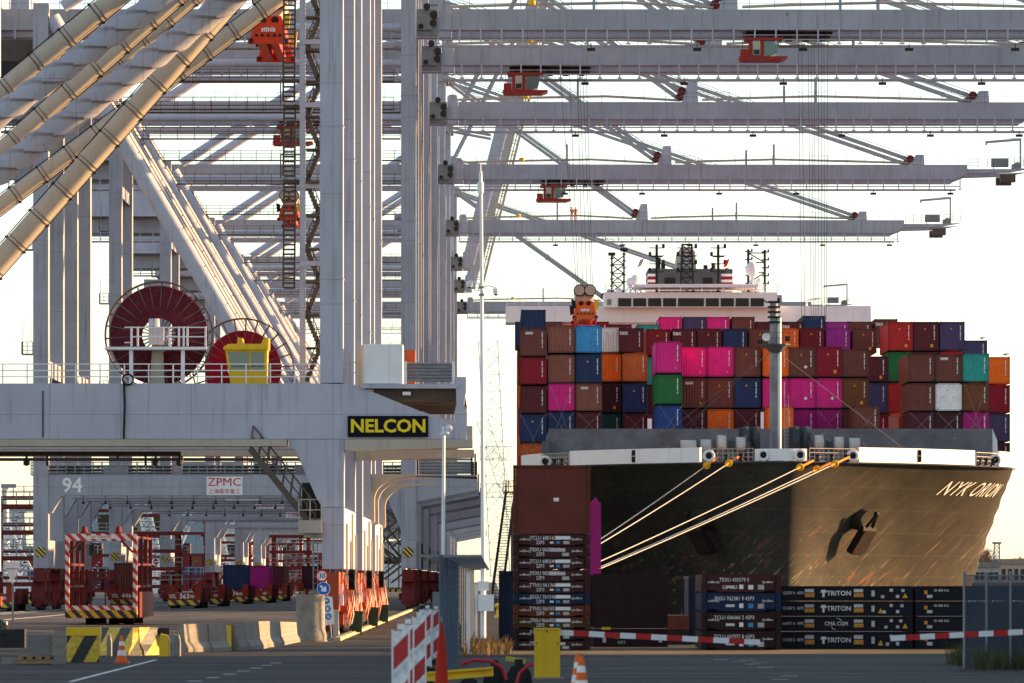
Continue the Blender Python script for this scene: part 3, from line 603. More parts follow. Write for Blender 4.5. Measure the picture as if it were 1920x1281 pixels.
def make_near():
    d = DN; r = thing('near_quay_crane', (-7.8, d, 0)); LXa, LXb = -33.0, -31.9
    for y, first in ((d, True), (d+21.7, False)):
        m = MB(); leg_mesh(m, nx(600), nx(643), y, y+1.6, nz(718), 46, (nz(600)+2.0, 24.5)); m.build('leg', M_grey2, r)
        m = MB(); leg_mesh(m, LXa, LXb, y, y+1.6, nz(718), 46, (24.5,)); m.build('leg', M_grey2, r)
        m = MB()
        m.prism([(LXa, nz(823)), (LXa, nz(719)), (nx(600), nz(719)), (nx(664), nz(721)), (nx(800), nz(776)), (nx(853), nz(797)), (nx(853), nz(823))], y+.02, y+1.5); m.build('portal_beam', M_grey2, r)
        m = MB(); m.box(LXa, nx(538), y-.25, y+1.75, nz(837), nz(824)); m.build('beam_flange', M_beige, r)
        m = MB(); m.prism([(nx(646), nz(824)), (nx(886), nz(824)), (nx(886), nz(839)), (nx(700), nz(845)), (nx(646), nz(845))], y-.25, y+1.75); m.build('beam_flange', M_beige, r)
        m = MB(); m.prism([(nx(538), nz(824)), (nx(645), nz(824)), (nx(645), nz(951)), (nx(604), nz(951)), (nx(592), nz(931)), (nx(572), nz(885)), (nx(557), nz(850)), (nx(548), nz(836))], y-.04, y+1.64); m.build('leg_foot', M_grey2, r)
        m = MB(); m.box(LXa, LXb, y-.04, y+1.64, nz(951), nz(824)); m.build('leg_foot', M_grey2, r)
    for x0, x1 in ((nx(604), nx(645)), (LXa, LXb)):
        m = MB(); m.box(x0, x1, d-.1, d+23.4, nz(1067), nz(952)); m.build('sill_beam', M_grey2, r)
        xc = (x0+x1)/2
        for y in (d+2.2, d+18.0): wheel_bogie(r, xc, y-4.6, y+4.6, 3.15, M_orange, 4)
    # upper structure above the picture: twin girders and ties
    for y in (d+7.0, d+14.0): m = MB(); m.box(-46, -4, y, y+1.4, 43.5, 45.5); m.build('girder', M_grey2, r)
    for x0, x1 in ((nx(600), nx(643)), (LXa, LXb)): m = MB(); m.box(x0, x1, d+1.62, d+21.68, 44, 45.8); m.build('cross_beam', M_grey2, r)
    # overhang platform, sea-side bracket
    m = MB(); m.box(nx(677), nx(858), d-.2, d+23, nz(728.5), nz(720.5)); m.build('platform', M_grey2, r)
    for k in range(4): m = MB(); m.box(nx(700+k*3), nx(858), d+.4+k*5.5, d+.7+k*5.5, nz(752), nz(729)); m.build('platform_joist', M_brown, r)
    m = MB(); m.box(nx(755), nx(770), d-.1, d+.3, nz(741), nz(735)); m.build('lamp', M_white, r)
    m = MB(); m.prism([(nx(853), nz(823)), (nx(875), nz(823)), (nx(876), nz(775)), (nx(870), nz(757)), (nx(874), nz(735)), (nx(874), nz(707)), (nx(854), nz(707)), (nx(856), nz(757)), (nx(852), nz(775))], d-.12, d+.5); m.build('sea_side_post', M_grey2, r)
    m = MB(); m.box(nx(875.5), nx(886), d-.1, d+1.4, nz(838), nz(799)); m.build('end_box', M_beige, r)
    # access stair under the beam with a dark landing box
    m = MB(); A, B = at(470,842,d+.5), at(588,990,d+.5)
    for off in (0, .95):
        yy = Vector((0, off-.6, 0)); m.bar(A+yy, B+yy, .08, .28); m.bar(A+yy+Vector((.15,0,1.1)), B+yy+Vector((.15,0,1.1)), .07); m.bar(A+yy+Vector((.1,0,.6)), B+yy+Vector((.1,0,.6)), .05)
        for k in range(9): c = A.lerp(B, k/8)+yy; m.bar(c, c+Vector((.15,0,1.1)), .06)
    for k in range(18): c = A.lerp(B, (k+.5)/18); m.box(c.x-.16, c.x+.16, c.y-.55, c.y+.3, c.z, c.z+.05)
    m.build('access_stair', M_brown, r)
    m = MB(); m.box(nx(566), nx(600), d+.3, d+1.6, nz(972), nz(905)); m.build('landing_box', M_dark, r)
    m = MB(); m.box(nx(560), nx(604), d-.6, d+1.6, nz(1000), nz(976)); m.box(nx(570), nx(604), d-.3, d+1.4, nz(1008), nz(1000.3)); railing(m, [(nx(561), d-.55, nz(976)), (nx(603), d-.55, nz(976))], 1.0, .5, .025); m.build('landing', M_beige, r)
    m = MB(); m.bar((nx(588), d-.4, nz(1000)), (nx(588), d-.4, .3), .07); m.bar((nx(596), d-.4, nz(1000)), (nx(596), d-.4, .3), .05)
    for k in range(14): zz = .6+k*.32; m.bar((nx(588), d-.4, zz), (nx(596), d-.4, zz), .035)
    m.build('ladder', M_steel, r)
    # cable tray and hanging lamps below the beam
    m = MB(); m.box(-33, nx(335), d+1.9, d+2.4, nz(853), nz(845)); m.build('cable_tray', M_dark, r)
    m = MB(); m.box(-33, nx(560), d+3.2, d+3.5, nz(862), nz(856)); m.build('cable_tray', M_brown, r)
    for k, px in enumerate((43, 82, 215, 268, 287, 332, 337)):
        m = MB(); m.tube((nx(px), d+2.1, nz(853)), (nx(px), d+2.1, nz(872 if k % 2 else 862)), .06, n=6)
        if px in (43, 287, 332): m.lathe([(.05,.2),(.16,.1),(.16,-.1),(.05,-.16)], (nx(px), d+2.1, nz(866)), 10)
        m.build('hanging_lamp', M_dark, r)
    # drive gear, cabinets and pipes along the sill, on the sunlit side
    rnd = random.Random(5); xs = nx(645)
    for k in range(30):
        y = d-4+k*1.05; c = rnd.choice((M_orange, M_orange, M_red, M_beige, M_white)); w_, h_ = rnd.uniform(.2,.5), rnd.uniform(.3,.9); z0 = rnd.uniform(.3,2.0)
        m = MB(); m.box(xs-.12, xs-.12+w_*.7, y, y+w_*1.7, z0, z0+h_); m.build('drive_box', c, r)
    for k in range(16):
        y = d-3+k*1.75; m = MB(); z0 = rnd.uniform(.4,1.2); m.path([(xs+.2, y, z0), (xs+.3, y+.3, z0+.5), (xs+.2, y+.4, z0+1.2), (xs+.05, y+.7, 2.7)], .045, 5); m.build('hose', rnd.choice((M_red, M_orange, M_beige)), r)
    for k in range(7):
        y = d-1+k*3.6; m = MB(); m.box(xs+.02, xs+.12, y, y+.2, .4, (3.0, 5.4, 3.0, 4.6, 6.0, 3.0, 5.0)[k]); m.build('cable_channel', M_beige, r)
    m = MB(); m.box(nx(606), nx(640), d-4.2, d-.2, 1.2, 3.05); m.build('bogie_end_plate', M_orange, r)
    m = MB(); m.box(nx(604), nx(628), d-5.2, d-4.6, .25, 1.5); m.build('rail_clamp', M_redd, r)
    m = MB(); m.prismx([(d-6.6,.05),(d-5.0,.05),(d-5.0,.25),(d-6.2,.3),(d-6.4,1.3),(d-6.6,1.3)], nx(632), nx(642)); m.build('rail_guard', M_beige, r)
    # traffic signal on a bracket
    m = MB(); m.bar((xs, d+.6, 2.95), (xs+.5, d+.6, 2.95), .06); m.box(xs+.22, xs+.52, d+.2, d+.5, 2.2, 3.2); o = m.build('signal_light', M_black, r)
    for k in range(2): m = MB(); m.tube((xs+.37, d+.02, 2.48+k*.45), (xs+.37, d+.2, 2.48+k*.45), .13, n=12, caps=False); m.build('visor', M_black, o)
    return r
near = make_near(); NGRP = 'near row of pale quay cranes'
tag(near, 'nearest pale grey quay crane with the yellow on black NELCON board', 'crane', NGRP)
near2 = copy_tree(near, (-7.8, 311.0, 0), 'second pale quay crane right behind the crane with the NELCON board', skip=('access_stair', 'landing_box', 'beam_flange', 'cable_tray', 'hanging_lamp', 'landing', 'sea_side_post', 'end_box'))
near3 = copy_tree(near, (-7.8, 344.0, 0), 'third and farthest pale quay crane of the near row, beside the sunlit quay road', skip=('access_stair', 'landing_box', 'beam_flange', 'cable_tray', 'hanging_lamp', 'landing', 'sea_side_post', 'end_box'))
near2['group'] = near3['group'] = NGRP
for c_, up_, yy_ in ((near2, .95, 311.0), (near3, 1.9, 344.0)):            # these two carry their portal beams higher
    for k_ in KIDS[c_.name]:
        if k_.name.startswith(('portal_beam', 'platform', 'lamp')): k_.location.z += up_
    for y_ in (yy_, yy_+21.7):
        for xa_, xb_ in ((nx(600), nx(645)), (-33.0, -31.9)): m = MB(); m.box(xa_, xb_, y_-.03, y_+1.63, nz(824)+.002, nz(824)+up_+.4); m.build('leg_spacer', M_grey2, c_)
def haunch(parent, d):
    k = d/DN; m = MB(); x0 = nx(644.5); pts = [(x0, nz(960)), (x0+.22, nz(955))]
    for i in range(9):
        a = R(180-10*i); pts.append((x0+2.1+1.9*math.cos(a), nz(905)+1.35*math.sin(a)))
    pts += [(nx(800), nz(846)), (x0, nz(846))]; m.prism(pts, d+.1, d+1.4); m.build('haunch', M_beige, parent)
haunch(near2, 311+21.7); haunch(near3, 344); haunch(near3, 344+21.7)
# --- fittings only on the nearest crane
d = DN; r = near
m = MB(); m.box(nx(652), nx(803), d-.14, d-.03, nz(819.5), nz(780)); sg = m.build('sign_board', pbr('sign_black', (.008,.009,.016), .5, var=.2, spec=.05), r)
text('NELCON', .86, (nx(728), d-.15, nz(800)), pbr('sign_yellow', (.80,.60,.02), .5, var=.06), sg, 'sign_lettering', bold=.03, xs=1.04)
m = MB(); m.box(nx(681), nx(755), d+.3, d+3.2, nz(719), nz(645)); m.build('electrical_house', M_white, r)
m = MB(); m.box(nx(667), nx(680), d+4, d+7, nz(719), nz(641)); m.build('switch_cabinet', M_beige, r)
m = MB(); m.box(nx(757), nx(776), d+4.0, d+5.4, nz(716), nz(650)); m.build('orange_cabinet', M_orange, r)
for k in range(6): m = MB(); zz = nz(682.5+k*6.2); m.tube((nx(763), d+.1, zz), (nx(849), d+.1, zz), .075, n=8); m.build('pipe', M_steel, r, smooth=True)
for px in (760, 850): m = MB(); m.box(nx(px-2.5), nx(px+2.5), d-.05, d+.25, nz(720), nz(678)); m.build('pipe_rack_post', M_white, r)
m = MB(); railing(m, [(-31.8, d+.1, nz(718.5)), (nx(598), d+.1, nz(718.5))], .92, 1.15, .03, 2); m.build('handrail', M_white, r)
m = MB(); railing(m, [(nx(648), d+.2, nz(718.5)), (nx(676), d+.2, nz(718.5))], 1.0, .6, .03, 1); m.build('handrail', M_beige, r)
m = MB(); m.path([at(232,718,d-.05)+Vector((0,0,.1)), at(234,760,d-.06), at(232,815,d-.06), at(233,836,d-.1)], .05, 6); m.ring((nx(240), d-.1, nz(712)), .26, .05, 16); m.build('loose_cable', M_black, r)
m = MB(); m.box(nx(79), nx(82), d-.01, d+.015, nz(820), nz(733)); m.build('weld_seam', M_brown, r)
# stair tower and ladders beside the water-side leg
dy = d+4.0
m = MB(); m.box(X(562,dy), X(573,dy), dy-.2, dy+.2, nz(718), 46); m.build('stair_post', M_grey2, r)
for py in (-60, 75, 193, 345, 490):
    m = MB(); m.box(X(562,dy), X(601,dy), dy-.25, dy+.25, Z(py+9,dy), Z(py,dy)); m.build('stair_bracket', M_grey2, r)
py = 715; k = 0
while py > -80:
    m = MB(); h = 62; a, b_ = (575, 600) if k % 2 == 0 else (600, 575)
    for s_ in range(9): q = at(a+(b_-a)*s_/9, py-h*s_/9, dy+.4); m.box(q.x-.14, q.x+.14, q.y-.5, q.y+.5, q.z, q.z+.06)
    m.bar(at(a,py,dy-.1), at(b_,py-h,dy-.1), .05, .2); m.bar(at(a,py-25,dy-.1), at(b_,py-h-25,dy-.1), .05)
    for s_ in range(4): q = at(a+(b_-a)*s_/4, py-h*s_/4, dy-.1); m.bar(q, q+Vector((0,0,.65)), .04)
    q0 = at(b_, py-h, dy); m.box(X(574,dy), X(600,dy), dy-.5, dy+.9, q0.z-.04, q0.z+.03)
    m.build('stair_flight', M_brown, r); py -= h; k += 1
for y0, y1 in ((540, 335), (330, 195), (190, -60)):
    m = MB()
    for px in (533, 554): m.bar(at(px-2,y0,dy+1), at(px,y1,dy+1), .09)
    n_ = int((y0-y1)/9)
    for s_ in range(n_): m.bar(at(532,y0-9*s_,dy+1), at(554,y0-9*s_,dy+1), .07, .09)
    m.box(X(530,dy), X(562,dy), dy+.5, dy+1.6, Z(y1+6,dy), Z(y1,dy)); m.bar(at(526,y1,dy+.5), at(526,y1-45,dy+.5), .06); m.bar(at(526,y1-45,dy+.5), at(565,y1-45,dy+.5), .06); m.bar(at(526,y1-22,dy+.5), at(565,y1-22,dy+.5), .05)
    m.build('caged_ladder', M_brown, r)
# cable reels
M_reel = pbr('maroon_cable', (.15,.022,.038), .6, var=.25, scale=1.5); M_reel2 = pbr('crimson_cable', (.38,.012,.03), .6, var=.2, scale=1.5); M_spoke = pbr('rusty_spoke', (.16,.10,.07), .6, var=.3, rust=.4)
def reel(c, rim, ro, ri, mat, n=26):
    o_ = thing('cable_reel', (c.x, c.y, c.z-rim)); m = MB(); prof = []
    k = 17
    for i in range(k): rr = ri+(ro-ri)*i/k; prof += [(rr, -.22), (rr+(ro-ri)/k*.55, -.27), (rr+(ro-ri)/k*.8, -.22)]
    prof = [(ri, .22)] + prof + [(ro, -.2), (ro, .22)]
    m.lathe(prof, c, 64, 'y'); m.f = [f for f in m.f if len(f) == 4]; m.m = m.m[:len(m.f)]
    nb = 64; L_ = len(prof); m.add([], [])
    for i in range(nb): m.f.append(((L_-1)*nb+i, (L_-1)*nb+(i+1) % nb, (i+1) % nb, i)); m.m.append(0)
    m.build('cable_pack', mat, o_, smooth=True)
    m = MB(); m.ring((c.x, c.y-.32, c.z), rim, .035, 56); m.ring((c.x, c.y+.32, c.z), rim, .035, 56); m.build('rim', M_spoke, o_)
    for i in range(n):
        a = 2*math.pi*i/n+.06; u = Vector((math.cos(a), 0, math.sin(a))); m = MB()
        for s_ in (-1, 1): m.bar(c+u*.35+Vector((0,s_*.12,0)), c+u*rim+Vector((0,s_*.32,0)), .05, .05)
        m.bar(c+u*rim+Vector((0,-.32,0)), c+u*rim+Vector((0,.32,0)), .06); m.build('spoke', M_spoke, o_)
    m = MB(); m.tube(c+Vector((0,-.45,0)), c+Vector((0,.45,0)), .42, n=16); m.build('hub', M_grey2, o_, smooth=True)
    return o_
c1 = at(298,629,276.0); r1 = reel(c1, 2.60, 2.40, .82, M_reel); tag(r1, 'large maroon cable reel with spoked rim behind a white maintenance platform', 'cable reel', 'cable reels on the crane beam')
m = MB(); m.prism([(c1.x-.38,nz(718.6)), (c1.x+.32,nz(718.6)), (c1.x+.24,c1.z-.5), (c1.x+.2,c1.z+.3), (c1.x-.2,c1.z+.3), (c1.x-.26,c1.z-.5)], c1.y-1.0, c1.y-.55); m.build('pedestal', M_beige, r1)
m = MB(); m.box(c1.x-.42, c1.x+.32, c1.y-1.5, c1.y-1.02, c1.z-.5, c1.z+.35); m.tube((c1.x-.15, c1.y-1.2, c1.z+.36), (c1.x-.15, c1.y-1.2, c1.z+.75), .28, n=14); m.build('gear_motor', M_grey2, r1)
c2 = at(456,692,294.0); r2 = reel(c2, 2.60, 1.98, .8, M_reel2); tag(r2, 'crimson cable reel partly hidden behind the yellow cabin', 'cable reel', 'cable reels on the crane beam')
m = MB(); m.box(c2.x-.3, c2.x+.3, c2.y-.9, c2.y-.5, nz(719)+.7, c2.z); m.build('pedestal', M_beige, r2)
# reel platform
yp = 274.2; pl = thing('maintenance_platform', (c1.x, yp, nz(718)), 'white railed maintenance platform in front of the maroon reel', 'platform')
m = MB(); m.box(X(197,yp), X(388,yp), yp-.35, yp+.9, Z(656,yp), Z(651,yp)); m.build('deck', M_white, pl)
for px in (246, 343): m = MB(); m.box(X(px-3.5,yp), X(px+3.5,yp), yp-.1, yp+.12, nz(718), Z(656,yp)-.003); m.build('leg', M_white, pl)
m = MB(); zt, zb = Z(613,yp), Z(650,yp)
for px in (247, 259, 318, 336, 345, 352, 386): m.box(X(px-1.8,yp), X(px+1.8,yp), yp-.36, yp-.26, zb, zt)
for py in (613.5, 631): m.box(X(234 if py < 620 else 246,yp), X(387,yp), yp-.38, yp-.28, Z(py+2.2,yp), Z(py,yp))
m.box(X(234,yp), X(246,yp), yp-.36, yp-.3, Z(644,yp), Z(642,yp)); m.build('handrail', M_white, pl)
# yellow cabin
yc = 274.6; cb = thing('yellow_cabin', (X(465,yc), yc, nz(718)), 'yellow operator cabin with two dark windows on the crane beam', 'cabin')
m = MB(); m.prism([(X(432,yc), nz(718)), (X(500,yc), nz(718)), (X(501,yc), Z(656,yc)), (X(422,yc), Z(656,yc))], yc, yc+2.0); m.build('body', M_yellow, cb)
m = MB(); m.prism([(X(419,yc), Z(655.9,yc)), (X(503,yc), Z(655.9,yc)), (X(503,yc), Z(650,yc)), (X(498,yc), Z(645,yc)), (X(428,yc), Z(645,yc)), (X(419,yc), Z(651,yc))], yc-.15, yc+2.2); rf = m.build('roof', M_yellow, cb)
m = MB(); m.prism([(X(444,yc), Z(645,yc)), (X(457,yc), Z(645,yc)), (X(454,yc), Z(634,yc)), (X(446,yc), Z(632,yc))], yc, yc+1.5); m.build('roof_bracket', M_yellow, rf)
m = MB(); m.prism([(X(489,yc), Z(645,yc)), (X(504,yc), Z(654,yc)), (X(504,yc), Z(634,yc)), (X(495,yc), Z(633,yc))], yc, yc+1.5); m.build('roof_bracket', M_yellow, rf)
m = MB(); m.prism([(X(427,yc), Z(660,yc)), (X(466.5,yc), Z(660,yc)), (X(466.5,yc), Z(693,yc)), (X(433,yc), Z(693,yc))], yc-.03, yc-.004); m.build('window', M_glass, cb)
m = MB(); m.box(X(470.5,yc), X(494,yc), yc-.03, yc-.004, Z(693,yc), Z(660,yc)); m.build('window', M_glass, cb)
# diagonal tubes of the three near cranes
def seg(p1, p2, dd, x_a=-330, x_b=560):
    (xa, ya), (xb, yb) = p1, p2; k = (yb-ya)/(xb-xa); f = lambda x: ya+k*(x-xa)
    ylim = 1085-(1085-719)*DN/dd
    if f(x_a) > ylim: x_a = xa+(ylim-ya)/k
    return at(x_a, f(x_a), dd), at(x_b, f(x_b), dd)
for p1, p2, dd, wd, kind, par in (((20,158),(188,20),276,39,'b',near), ((0,215),(285,10),271.0,42,'h',near), ((0,285),(302,20),300,34,'b',near2), ((278,67),(352,3),334,30,'b',near2),
        ((0,322),(386,33),291.0,44,'h',near2), ((0,386),(134,286),318,31,'b',near3), ((54,430),(434,0),305,41,'b',near3)):
    p, q = seg(p1, p2, dd); rr = wd/2*dd/F
    if kind == 'b': banded_tube(p, q, rr, M_beige, par)
    else: helix_tube(p, q, rr*.92, (q-p).length/4.3, .30, M_grey, par)

# ---------------------------------------------------------------- trolleys with driver cabs, spreaders
M_cabred = pbr('cab_red', (.30,.022,.015), .45, var=.15, streak=.2)
def trolley(cr, d, x, lab):
    y0 = d+4.3; r = thing('crane_trolley', (x, d+9, GZ0-1.2), lab, 'trolley', 'driver cabs under the booms')
    m = MB(); m.box(x+.5, x+8.6, d+6.4, d+12.1, GZ0-.1, GZ0+1.0)
    for k in range(5): m.box(x+1+k*1.6, x+1.6+k*1.6, d+6.35, d+6.9, GZ0-.9, GZ0+1.2)
    m.build('trolley_frame', M_dark, r)
    zb = GZ0-3.15
    m = MB(); m.prism([(x-.1, zb), (x+3.7, zb), (x+4.3, zb+.25), (x+4.3, zb+.42), (x-.2, zb+.42)], d+4.6, d+7.4); m.build('cab_base', M_cabred, r)
    m = MB(); m.prism([(x+.75, zb+.43), (x+2.1, zb+.43), (x+2.1, zb+2.15), (x+.75, zb+2.15)], d+4.75, d+7.0); m.build('cab_body', M_cabred, r)
    m = MB(); m.box(x+1.05, x+1.75, d+4.7, d+4.745, zb+.55, zb+2.1); dr = m.build('cab_door', M_beige, r)
    m = MB(); m.box(x+1.12, x+1.68, d+4.66, d+4.695, zb+.62, zb+1.15); m.build('door_window', M_glassd, dr)
    m = MB(); m.prism([(x+2.12, zb+.43), (x+3.3, zb+.7), (x+3.55, zb+1.7), (x+3.5, zb+2.1), (x+2.12, zb+2.1)], d+4.8, d+6.9); m.build('cab_glass', M_glass, r)
    m = MB(); m.box(x+.3, x+3.8, d+4.65, d+7.1, zb+2.16, zb+2.45); m.build('cab_roof', M_cabred, r)
    m = MB(); m.box(x-.1, x+.7, d+4.7, d+5.6, zb+.45, zb+1.2); m.bar((x+.1, d+4.7, zb+1.2), (x+.1, d+4.7, zb+2.1), .06); m.bar((x-.3, d+4.7, zb+.1), (x+.4, d+4.7, zb-.2), .1); m.build('cab_balcony', M_cabred, r)
    for xx in (x+1, x+3): m = MB(); m.box(xx, xx+.2, d+6.6, d+6.9, zb+2.45, GZ0-.11); m.build('cab_hanger', M_dark, r)
    r.scale = (.93, 1, .80)
    return r
trolley(CR[0], 489, 21.4, 'dark red driver cab under the topmost boom, at upper right')
trolley(CR[1], 523, 0.9, 'dark red driver cab under the second boom from the top')
trolley(CR[3], 674, 5.1, 'dark red driver cab under the fourth boom from the top')
trolley(CR[2], 585, -22.9, 'dark red driver cab behind the caged ladder of the nearest crane')
M_spr = pbr('spreader_red', (.62,.05,.012), .45, var=.2, rust=.1, streak=.3); M_spo = pbr('spreader_orange', (.72,.12,.015), .45, var=.2, rust=.1, streak=.3)
def spreader(x, d, z, lab, mat, ropes=None, sheave=True):
    """container spreader seen end-on; z is the underside"""
    r = thing('container_spreader', (x, d+6, z), lab, 'spreader', 'container spreaders hanging from the cranes')
    for y in (d, d+11.7):
        m = MB(); m.box(x-1.2, x+1.2, y, y+.4, z, z+.32); m.prism([(x-1.05, z+.33), (x+1.05, z+.33), (x+.85, z+1.25), (x-.85, z+1.25)], y+.05, y+.4); e_ = m.build('end_beam', mat, r)
        for s_ in (-1, 1):
            m = MB(); m.prism([(x+s_*1.22, z+.9), (x+s_*.86, z+1.0), (x+s_*.86, z+1.7), (x+s_*1.3, z+1.85)], y+.0, y+.35); m.build('corner_guide', M_yellow if s_ > 0 else M_black, r)
            m = MB(); m.box(x+s_*1.02-.12, x+s_*1.02+.12, y-.12, y-.01, z+.05, z+.3); m.build('twist_lock', M_dark, e_)
        for k in range(5): m = MB(); m.tube((x-.7+k*.35, y-.02, z+.5), (x-.7+k*.35, y+.049, z+.5), .09, n=10); m.build('hole', M_black, e_)
        if y == d: text('stinis', .42, (x, d-.0, z+.85), M_wtext, e_, 'spreader_lettering', bold=.03)
    m = MB(); m.box(x-.6, x-.15, d+.4, d+11.7, z+.05, z+.5); m.build('telescopic_beam', mat, r)
    m = MB(); m.box(x+.15, x+.6, d+.4, d+11.7, z+.05, z+.5); m.build('telescopic_beam', mat, r)
    m = MB(); m.box(x-.9, x+.9, d+1.4, d+9.5, z+.55, z+1.3); m.prism([(x-.9, z+1.3), (x+.9, z+1.3), (x+.7, z+1.75), (x-.7, z+1.75)], d+1.2, d+9); m.build('main_frame', mat, r)
    for s_ in (-1, 1): m = MB(); m.tube((x+s_*.35, d+1.1, z+1.5), (x+s_*.35, d+1.19, z+1.5), .22, n=14); m.build('lifting_eye', M_black, r)
    if sheave:
        m = MB(); m.prism([(x-.5, z+1.76), (x+.5, z+1.76), (x+.85, z+2.2), (x+.95, z+2.9), (x+.5, z+3.35), (x-.5, z+3.35), (x-.95, z+2.9), (x-.85, z+2.2)], d+2, d+8.5); h = m.build('head_block', M_beige, r)
        for s_ in (-1, 1): m = MB(); m.tube((x+s_*.5, d+1.6, z+2.75), (x+s_*.5, d+1.98, z+2.75), .56, n=18); m.build('sheave', M_dark, h, smooth=True); m = MB(); m.tube((x+s_*.5, d+1.52, z+2.75), (x+s_*.5, d+1.59, z+2.75), .47, n=18); m.build('sheave_cover', M_beige, h, smooth=True)
    if ropes:
        for dx, tx in ropes: m = MB(); m.bar((x+dx, d+2.0+abs(dx), z+3.2), (tx, d+2.0+abs(dx), GZ0+.2), .05); m.build('hoist_rope', M_wire, r)
    return r
s2 = 531; xs_ = X(1097,s2)
spreader(xs_, s2, Z(598,s2), 'orange spreader gripping a pink container on the left of the ship', M_spo, [(-.75, X(1050,s2)), (-.6, X(1068,s2)), (-.2, X(1083,s2)), (.2, X(1087,s2)), (.6, X(1093,s2)), (.75, X(1100,s2))])
spreader(X(503,335), 335, Z(82,335), 'red spreader high up left of the tall pale leg, cut by the top edge', M_spr, [(-.8, X(485,335)), (.8, X(520,335))])
spreader(X(541,594), 594, Z(414,594), 'orange red spreader hanging behind the caged ladder', M_spr, [(-.7, X(520,594)), (-.3, X(530,594)), (.3, X(545,594)), (.7, X(552,594))])
# bare hoist ropes of the first crane, running down behind the deck containers
hr = thing('hoist_ropes', (X(1525,570), 497, Z(640,570)), 'bundle of thin hoist ropes hanging from the topmost boom down to the ship', 'ropes')
for px0, px1 in ((1497,1503), (1503,1509), (1515,1521), (1521,1526), (1526,1530), (1535,1534), (1541,1540), (1545,1546), (1552,1549)):
    m = MB(); m.bar(at(px0,78,495), at(px1,600,495), .045); m.build('rope', M_wire, hr)
# ---------------------------------------------------------------- container ship
SXC, SYB, HB = 25.2, 490.0, 22.9       # centre line, stem, half breadth
ZD, ZW = 14.1, -4.0                    # bulwark top, waterline
def stem(z): return 3.6*max(0.0, min(1.0, (13.5-z)/10.0))**1.2
def hb(s, z):
    t = max(0.0, min(1.0, (z-ZW)/(ZD-ZW)))**1.5; L = 95+(36-95)*t; p = 1.25+(2.7-1.25)*t
    q = max(0.0, min(1.0, (s-stem(z))/(L-stem(z)))); s1 = max(0.0, s-stem(z)); return min(HB, HB*(1-(1-q)**p)+1.0*math.sqrt(min(s1, 8.0))*math.exp(-s1/5.0))
ship = thing('container_ship', (SXC, SYB, ZW), 'black hulled container ship NYK ORION moored at the quay, bow towards the viewer', 'ship')
def hull_mat():
    m = bpy.data.materials.new('dusty_black_hull'); m.use_nodes = True; n = m.node_tree; N = n.nodes; L = n.links; b = N['Principled BSDF']
    tc = N.new('ShaderNodeTexCoord')
    def noise(scale, rot, sc_, det=6):
        mp = N.new('ShaderNodeMapping'); mp.inputs['Rotation'].default_value = rot; L.new(tc.outputs['Object'], mp.inputs[0])
        mp2 = N.new('ShaderNodeMapping'); mp2.inputs['Scale'].default_value = sc_; L.new(mp.outputs[0], mp2.inputs[0])
        z = N.new('ShaderNodeTexNoise'); z.inputs['Scale'].default_value = scale; z.inputs['Detail'].default_value = det; z.inputs['Roughness'].default_value = .65; L.new(mp2.outputs[0], z.inputs['Vector']); return z
    def ramp(src, a, b_, hi=1.0):
        r = N.new('ShaderNodeMapRange'); r.inputs[1].default_value = a; r.inputs[2].default_value = b_; r.inputs[4].default_value = hi; L.new(src, r.inputs[0]); return r.outputs[0]
    def mix(f, a, c):
        x = N.new('ShaderNodeMix'); x.data_type = 'RGBA'; L.new(f, x.inputs[0]); L.new(a, x.inputs[6]); x.inputs[7].default_value = (*c, 1); return x.outputs[2]
    base = N.new('ShaderNodeRGB'); base.outputs[0].default_value = (.030,.027,.024,1); cur = base.outputs[0]
    cur = mix(ramp(noise(.35, (0,0,0), (1,.3,1)).outputs[0], .3, .85, .8), cur, (.072,.061,.048))
    dg = (0, R(38), 0)
    cur = mix(ramp(noise(1.2, dg, (.10,.3,2.6), 8).outputs[0], .54, .86, .5), cur, (.14,.118,.085))          # grey chafe marks along the flare
    sp = N.new('ShaderNodeSeparateXYZ'); L.new(tc.outputs['Object'], sp.inputs[0]); low = ramp(sp.outputs[2], 12.5, 6.5)
    f2 = N.new('ShaderNodeMath'); f2.operation = 'MULTIPLY'; L.new(low, f2.inputs[0]); L.new(ramp(noise(.8, dg, (.09,.3,2.2), 9).outputs[0], .59, .68), f2.inputs[1])
    cur = mix(f2.outputs[0], cur, (.26,.085,.022))                                                     # rust scratches
    f3 = N.new('ShaderNodeMath'); f3.operation = 'MULTIPLY'; L.new(low, f3.inputs[0]); L.new(ramp(noise(1.5, (0,R(44),0), (.14,.3,1.8), 9).outputs[0], .585, .68, .85), f3.inputs[1])
    cur = mix(f3.outputs[0], cur, (.27,.23,.17))
    wl = N.new('ShaderNodeTexWave'); wl.wave_type = 'BANDS'; wl.bands_direction = 'Z'; wl.inputs['Scale'].default_value = .16; L.new(tc.outputs['Object'], wl.inputs['Vector'])
    cur = mix(ramp(wl.outputs[0], .994, .999, .2), cur, (.12,.10,.08))
    L.new(cur, b.inputs['Base Color']); b.inputs['Roughness'].default_value = .7; b.inputs['Specular IOR Level'].default_value = .06
    nb = noise(.25, (0,0,0), (1,1,1), 3); bp = N.new('ShaderNodeBump'); bp.inputs['Strength'].default_value = .25; bp.inputs['Distance'].default_value = .12; L.new(nb.outputs[0], bp.inputs['Height']); L.new(bp.outputs[0], b.inputs['Normal'])
    return m
M_hull = hull_mat()
M_bul = pbr('white_bulwark', (.72,.72,.74), .45, var=.05, streak=.35, dirt=(.35,.24,.15))
M_slate = pbr('slate_grey_deck_paint', (.085,.095,.115), .6, var=.2, scale=.7, streak=.3, dirt=(.2,.2,.2))
M_deck = pbr('deck_red', (.16,.06,.045), .8, var=.2)
def bulwz(s): return 0.0
